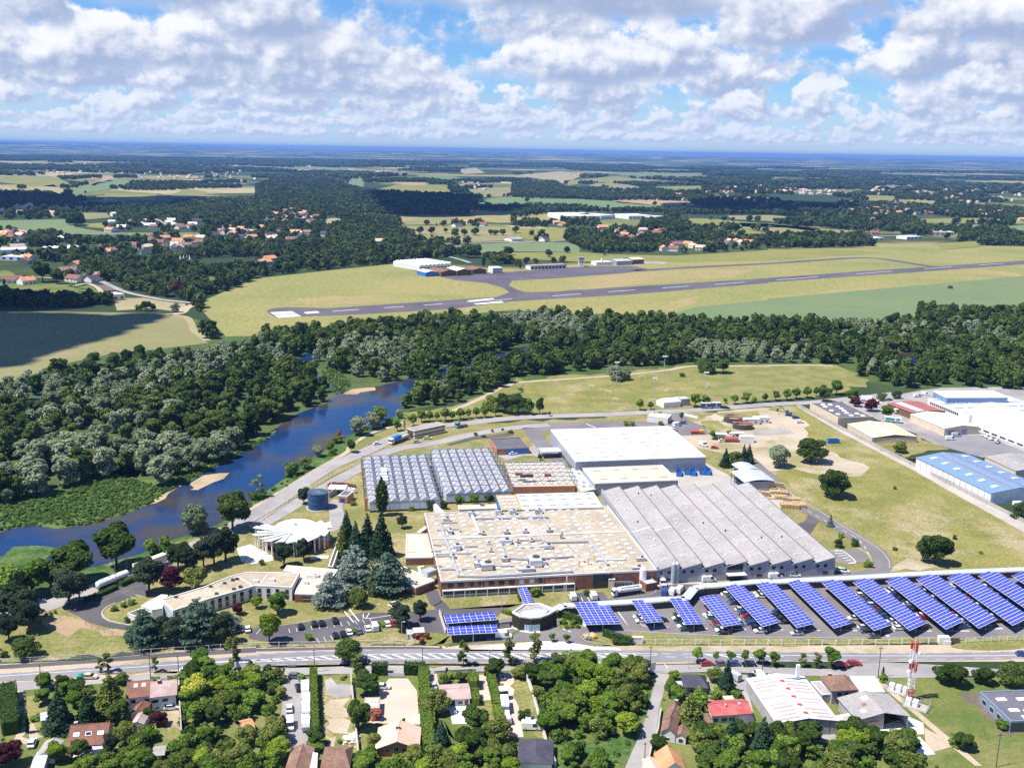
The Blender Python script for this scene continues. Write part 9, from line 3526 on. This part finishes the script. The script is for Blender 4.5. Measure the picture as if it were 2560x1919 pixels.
FORESTS=[
("W640,1110 1000,1060 1250,1050 1700,1030 1800,980 2211,960 X0,940 600,920 880,960 1300,1000 1300,1105 1180,1100 600,1155 0,1215 W2211,1330 1950,1390 1700,1435 1450,1400 1080,1330 950,1270 700,1190",10.5),
("X600,850 700,690 850,720 1000,700 1240,730 1240,800 1350,850 1400,930 1200,960 880,950 640,910",11),("X0,430 300,330 600,340 760,430 1000,480 1280,512 1680,512 1880,620 1870,690 1400,690 1000,680 850,690 600,690 500,640 0,600",13),
("W950,640 1500,610 2211,545 2211,780 1800,780 1500,745 1050,745 1000,690",12),("W-200,500 0,500 600,525 950,610 560,640 300,605 0,600 -200,600",15),("Y0,650 1300,645 2211,650 Z400,670 380,690 Y2211,680 1300,680 380,665 0,705",12),
("Y480,830 700,840 1000,900 1250,910 1250,1005 600,1008 590,960 470,910",10),("Y1130,740 1500,740 1560,820 1400,840 1100,805",10),("Y550,490 880,495 900,550 560,560",12),("Z120,930 400,900 940,920 930,975 400,1000 150,985",9.5),("Z100,740 800,720 1100,830 800,820 500,795",12),
("Z0,640 400,640 600,660 600,700 100,700",13),("Z800,730 1200,690 1260,770 1100,800 900,770",13),("W0,1400 300,1410 640,1430 640,1490 0,1500 -200,1500",8),("W200,880 440,830 560,860 420,950 220,965",10),("W190,1030 650,1040 650,1095 200,1075",9),("W640,1410 1000,1400 1000,1470 680,1480",8.5),("Z1040,960 1420,945 1480,985 1200,1000",10),("Z1830,900 2211,880 2211,970 1850,970",11),
("Y1250,950 1300,880 1700,850 1780,900 1740,990",14),("Y1870,880 2211,900 2211,970 1800,980",16),("Y0,410 400,400 450,450 860,480 500,550 200,545 0,530",16),("Y760,480 1700,560 1300,560 900,540",16),("W0,620 900,640 600,730 0,720",16),("W1200,890 1750,900 1900,960 1500,1030 1200,1040",15),("X0,720 600,760 640,880 0,910",13),("X1560,1000 1680,1020 1690,1050 1600,1060 1350,1060 1350,960 1500,960",10),("X1980,1060 2211,1060 2211,1110 2030,1110",11),("W1150,1060 640,1120 500,1060 900,1030",12),("Y0,740 340,760 340,800 0,780",14),("Y430,740 760,740 780,800 480,810",13),("Z1240,720 1370,740 1330,800 1200,790",13),("S1650,200 1720,150 1760,250 1900,370 1800,380 1690,290",6),("W1700,1440 1740,1440 S1730,130 1680,190 1640,170",6),("W740,640 1300,660 1250,745 950,740 950,700",16),
]
far_pts=[]
for poly,sp in FORESTS:
 A=poly_area(poly)
 for p in spaced(scatter_in(poly,int(A/(sp*sp)*1.7),rsW),sp*.7):
  if sin(p[0]*.0081+2*sin(p[1]*.0031))*sin(p[1]*.0067+p[0]*.003)>.85:
   continue
  if not is_open(p)and not any(in_poly(p,q)for q in VILL_G):
   far_pts.append(p)
for v in VILLAGES:
 for p in scatter_in(v[0],int(poly_area(v[0])/300),rsW):
  far_pts.append(p)
instancer('far_woods','dark woods and groves of the country beyond the river and the airfield',clear_view(far_pts),pf,8.5,15,sz=.95)
hp=[]
N_=60000
dd=np.sqrt(rsW.uniform(1500**2,5200**2,N_))
aa=rsW.uniform(-.56,.56,N_)
for d,a in zip(dd,aa):
 x,y=d*sin(a),d*cos(a)
 nv=sin(x*.0042+1.7*sin(y*.0019))*sin(y*.0037+1.3*sin(x*.0023))+.5*sin(x*.013+y*.004)*sin(y*.011-x*.003)
 if nv>.18 and not is_open((x,y)):
  hp.append((x,y))
instancer('hedgerow_trees','hedgerow trees and copses scattered over the far fields',clear_view(hp),pf,8,17,sz=.95)
fp=[]
N_=52000
dd=np.sqrt(rsW.uniform(5000**2,13000**2,N_))
aa=rsW.uniform(-.56,.56,N_)
for d,a in zip(dd,aa):
 x,y=d*sin(a),d*cos(a)
 nv=sin(x*.0016+1.7*sin(y*.0009))*sin(y*.0013+1.3*sin(x*.0011))+.6*sin(x*.005+y*.002)*sin(y*.0032-x*.001)
 if nv>-.12 and not is_open((x,y)):
  fp.append((x,y))
instancer('distant_forest','dark blue forest belts below the horizon',clear_view(fp),pf,26,46,sz=.42)
def cloud(label,ground_line,alt,puff,n):
 base=GS(ground_line)
 off=sd*(alt/sd.z)
 c=sum(base,Vector())/len(base)+off
 rs=RS(n)
 bm=bmesh.new()
 spots=scatter_in([Vector((p.x,p.y,0))for p in base],n,rs)
 for(x,y)in spots:
  r_=puff*rs.uniform(.55,1.25)
  m_=Matrix.Translation((x+off.x-c.x,y+off.y-c.y,rs.uniform(-.2,.8)*puff))@Matrix.Diagonal((r_,r_,r_*.6,1))
  bmesh.ops.create_icosphere(bm,subdivisions=2,radius=1.0,matrix=m_)
 for v in bm.verts:
  v.co+=Vector(rs.normal(size=3))*puff*.07
 me=bpy.data.meshes.new('cloud')
 bm.to_mesh(me)
 bm.free()
 me.materials.append(MATS['cloud_white'])
 o=put('cloud',me,None,c)
 setp(o,label,'cloud',kind='stuff')
m,nt=new_mat('cloud_white')
d_=nt('ShaderNodeBsdfDiffuse',{'Color':(.9,.9,.92,1)})
t_=nt('ShaderNodeBsdfTranslucent',{'Color':(.9,.9,.92,1)})
nt.out(nt('ShaderNodeMixShader',{0:.5,1:d_,2:t_}))
MATS['cloud_white']=m
cloud('small cloud drifting over the western field',"S-260,180 0,170 500,180 900,200 1150,180 900,270 750,350 400,440 0,540 -260,620",900,22,420)
cloud('cloud drifting over the dark forest',"X1080,510 1500,505 1700,520 1880,600 2100,640 Y0,640 X1900,680 1400,690 1200,600",1100,60,260)
cloud('cloud drifting over the western valley fields',"W-100,540 0,520 600,530 1000,540 1450,520 1500,590 900,630 300,640 -100,640",1100,70,260)
cloud('cloud drifting over the far eastern houses',"Y1400,600 1900,560 Z0,560 500,580 550,640 0,650 Y1900,660",1100,80,200)
cloud('cloud drifting over the western tree line',"W-200,1400 0,1380 600,1420 640,1480 0,1500 -200,1520",900,20,220)
#   haze
mb=MB()
mb.v=[]
m,nt=new_mat('air')
HAZE_DENSITY=4.8e-5
pv=nt('ShaderNodeVolumePrincipled')
pv.inputs['Color'].default_value=(.21,.45,1.0,1)
pv.inputs['Density'].default_value=HAZE_DENSITY
pv.inputs['Density Attribute'].default_value=''
pv.inputs['Anisotropy'].default_value=.1
out=nt('ShaderNodeOutputMaterial')
nt.t.links.new(pv.outputs[0],out.inputs['Volume'])
try:
 m.cycles.homogeneous_volume=True
except Exception:
 pass
MATS['air']=m
mb.box(-45000,45000,-700,47000,-1.5,190,'air')
mb.build('haze',kind='stuff')
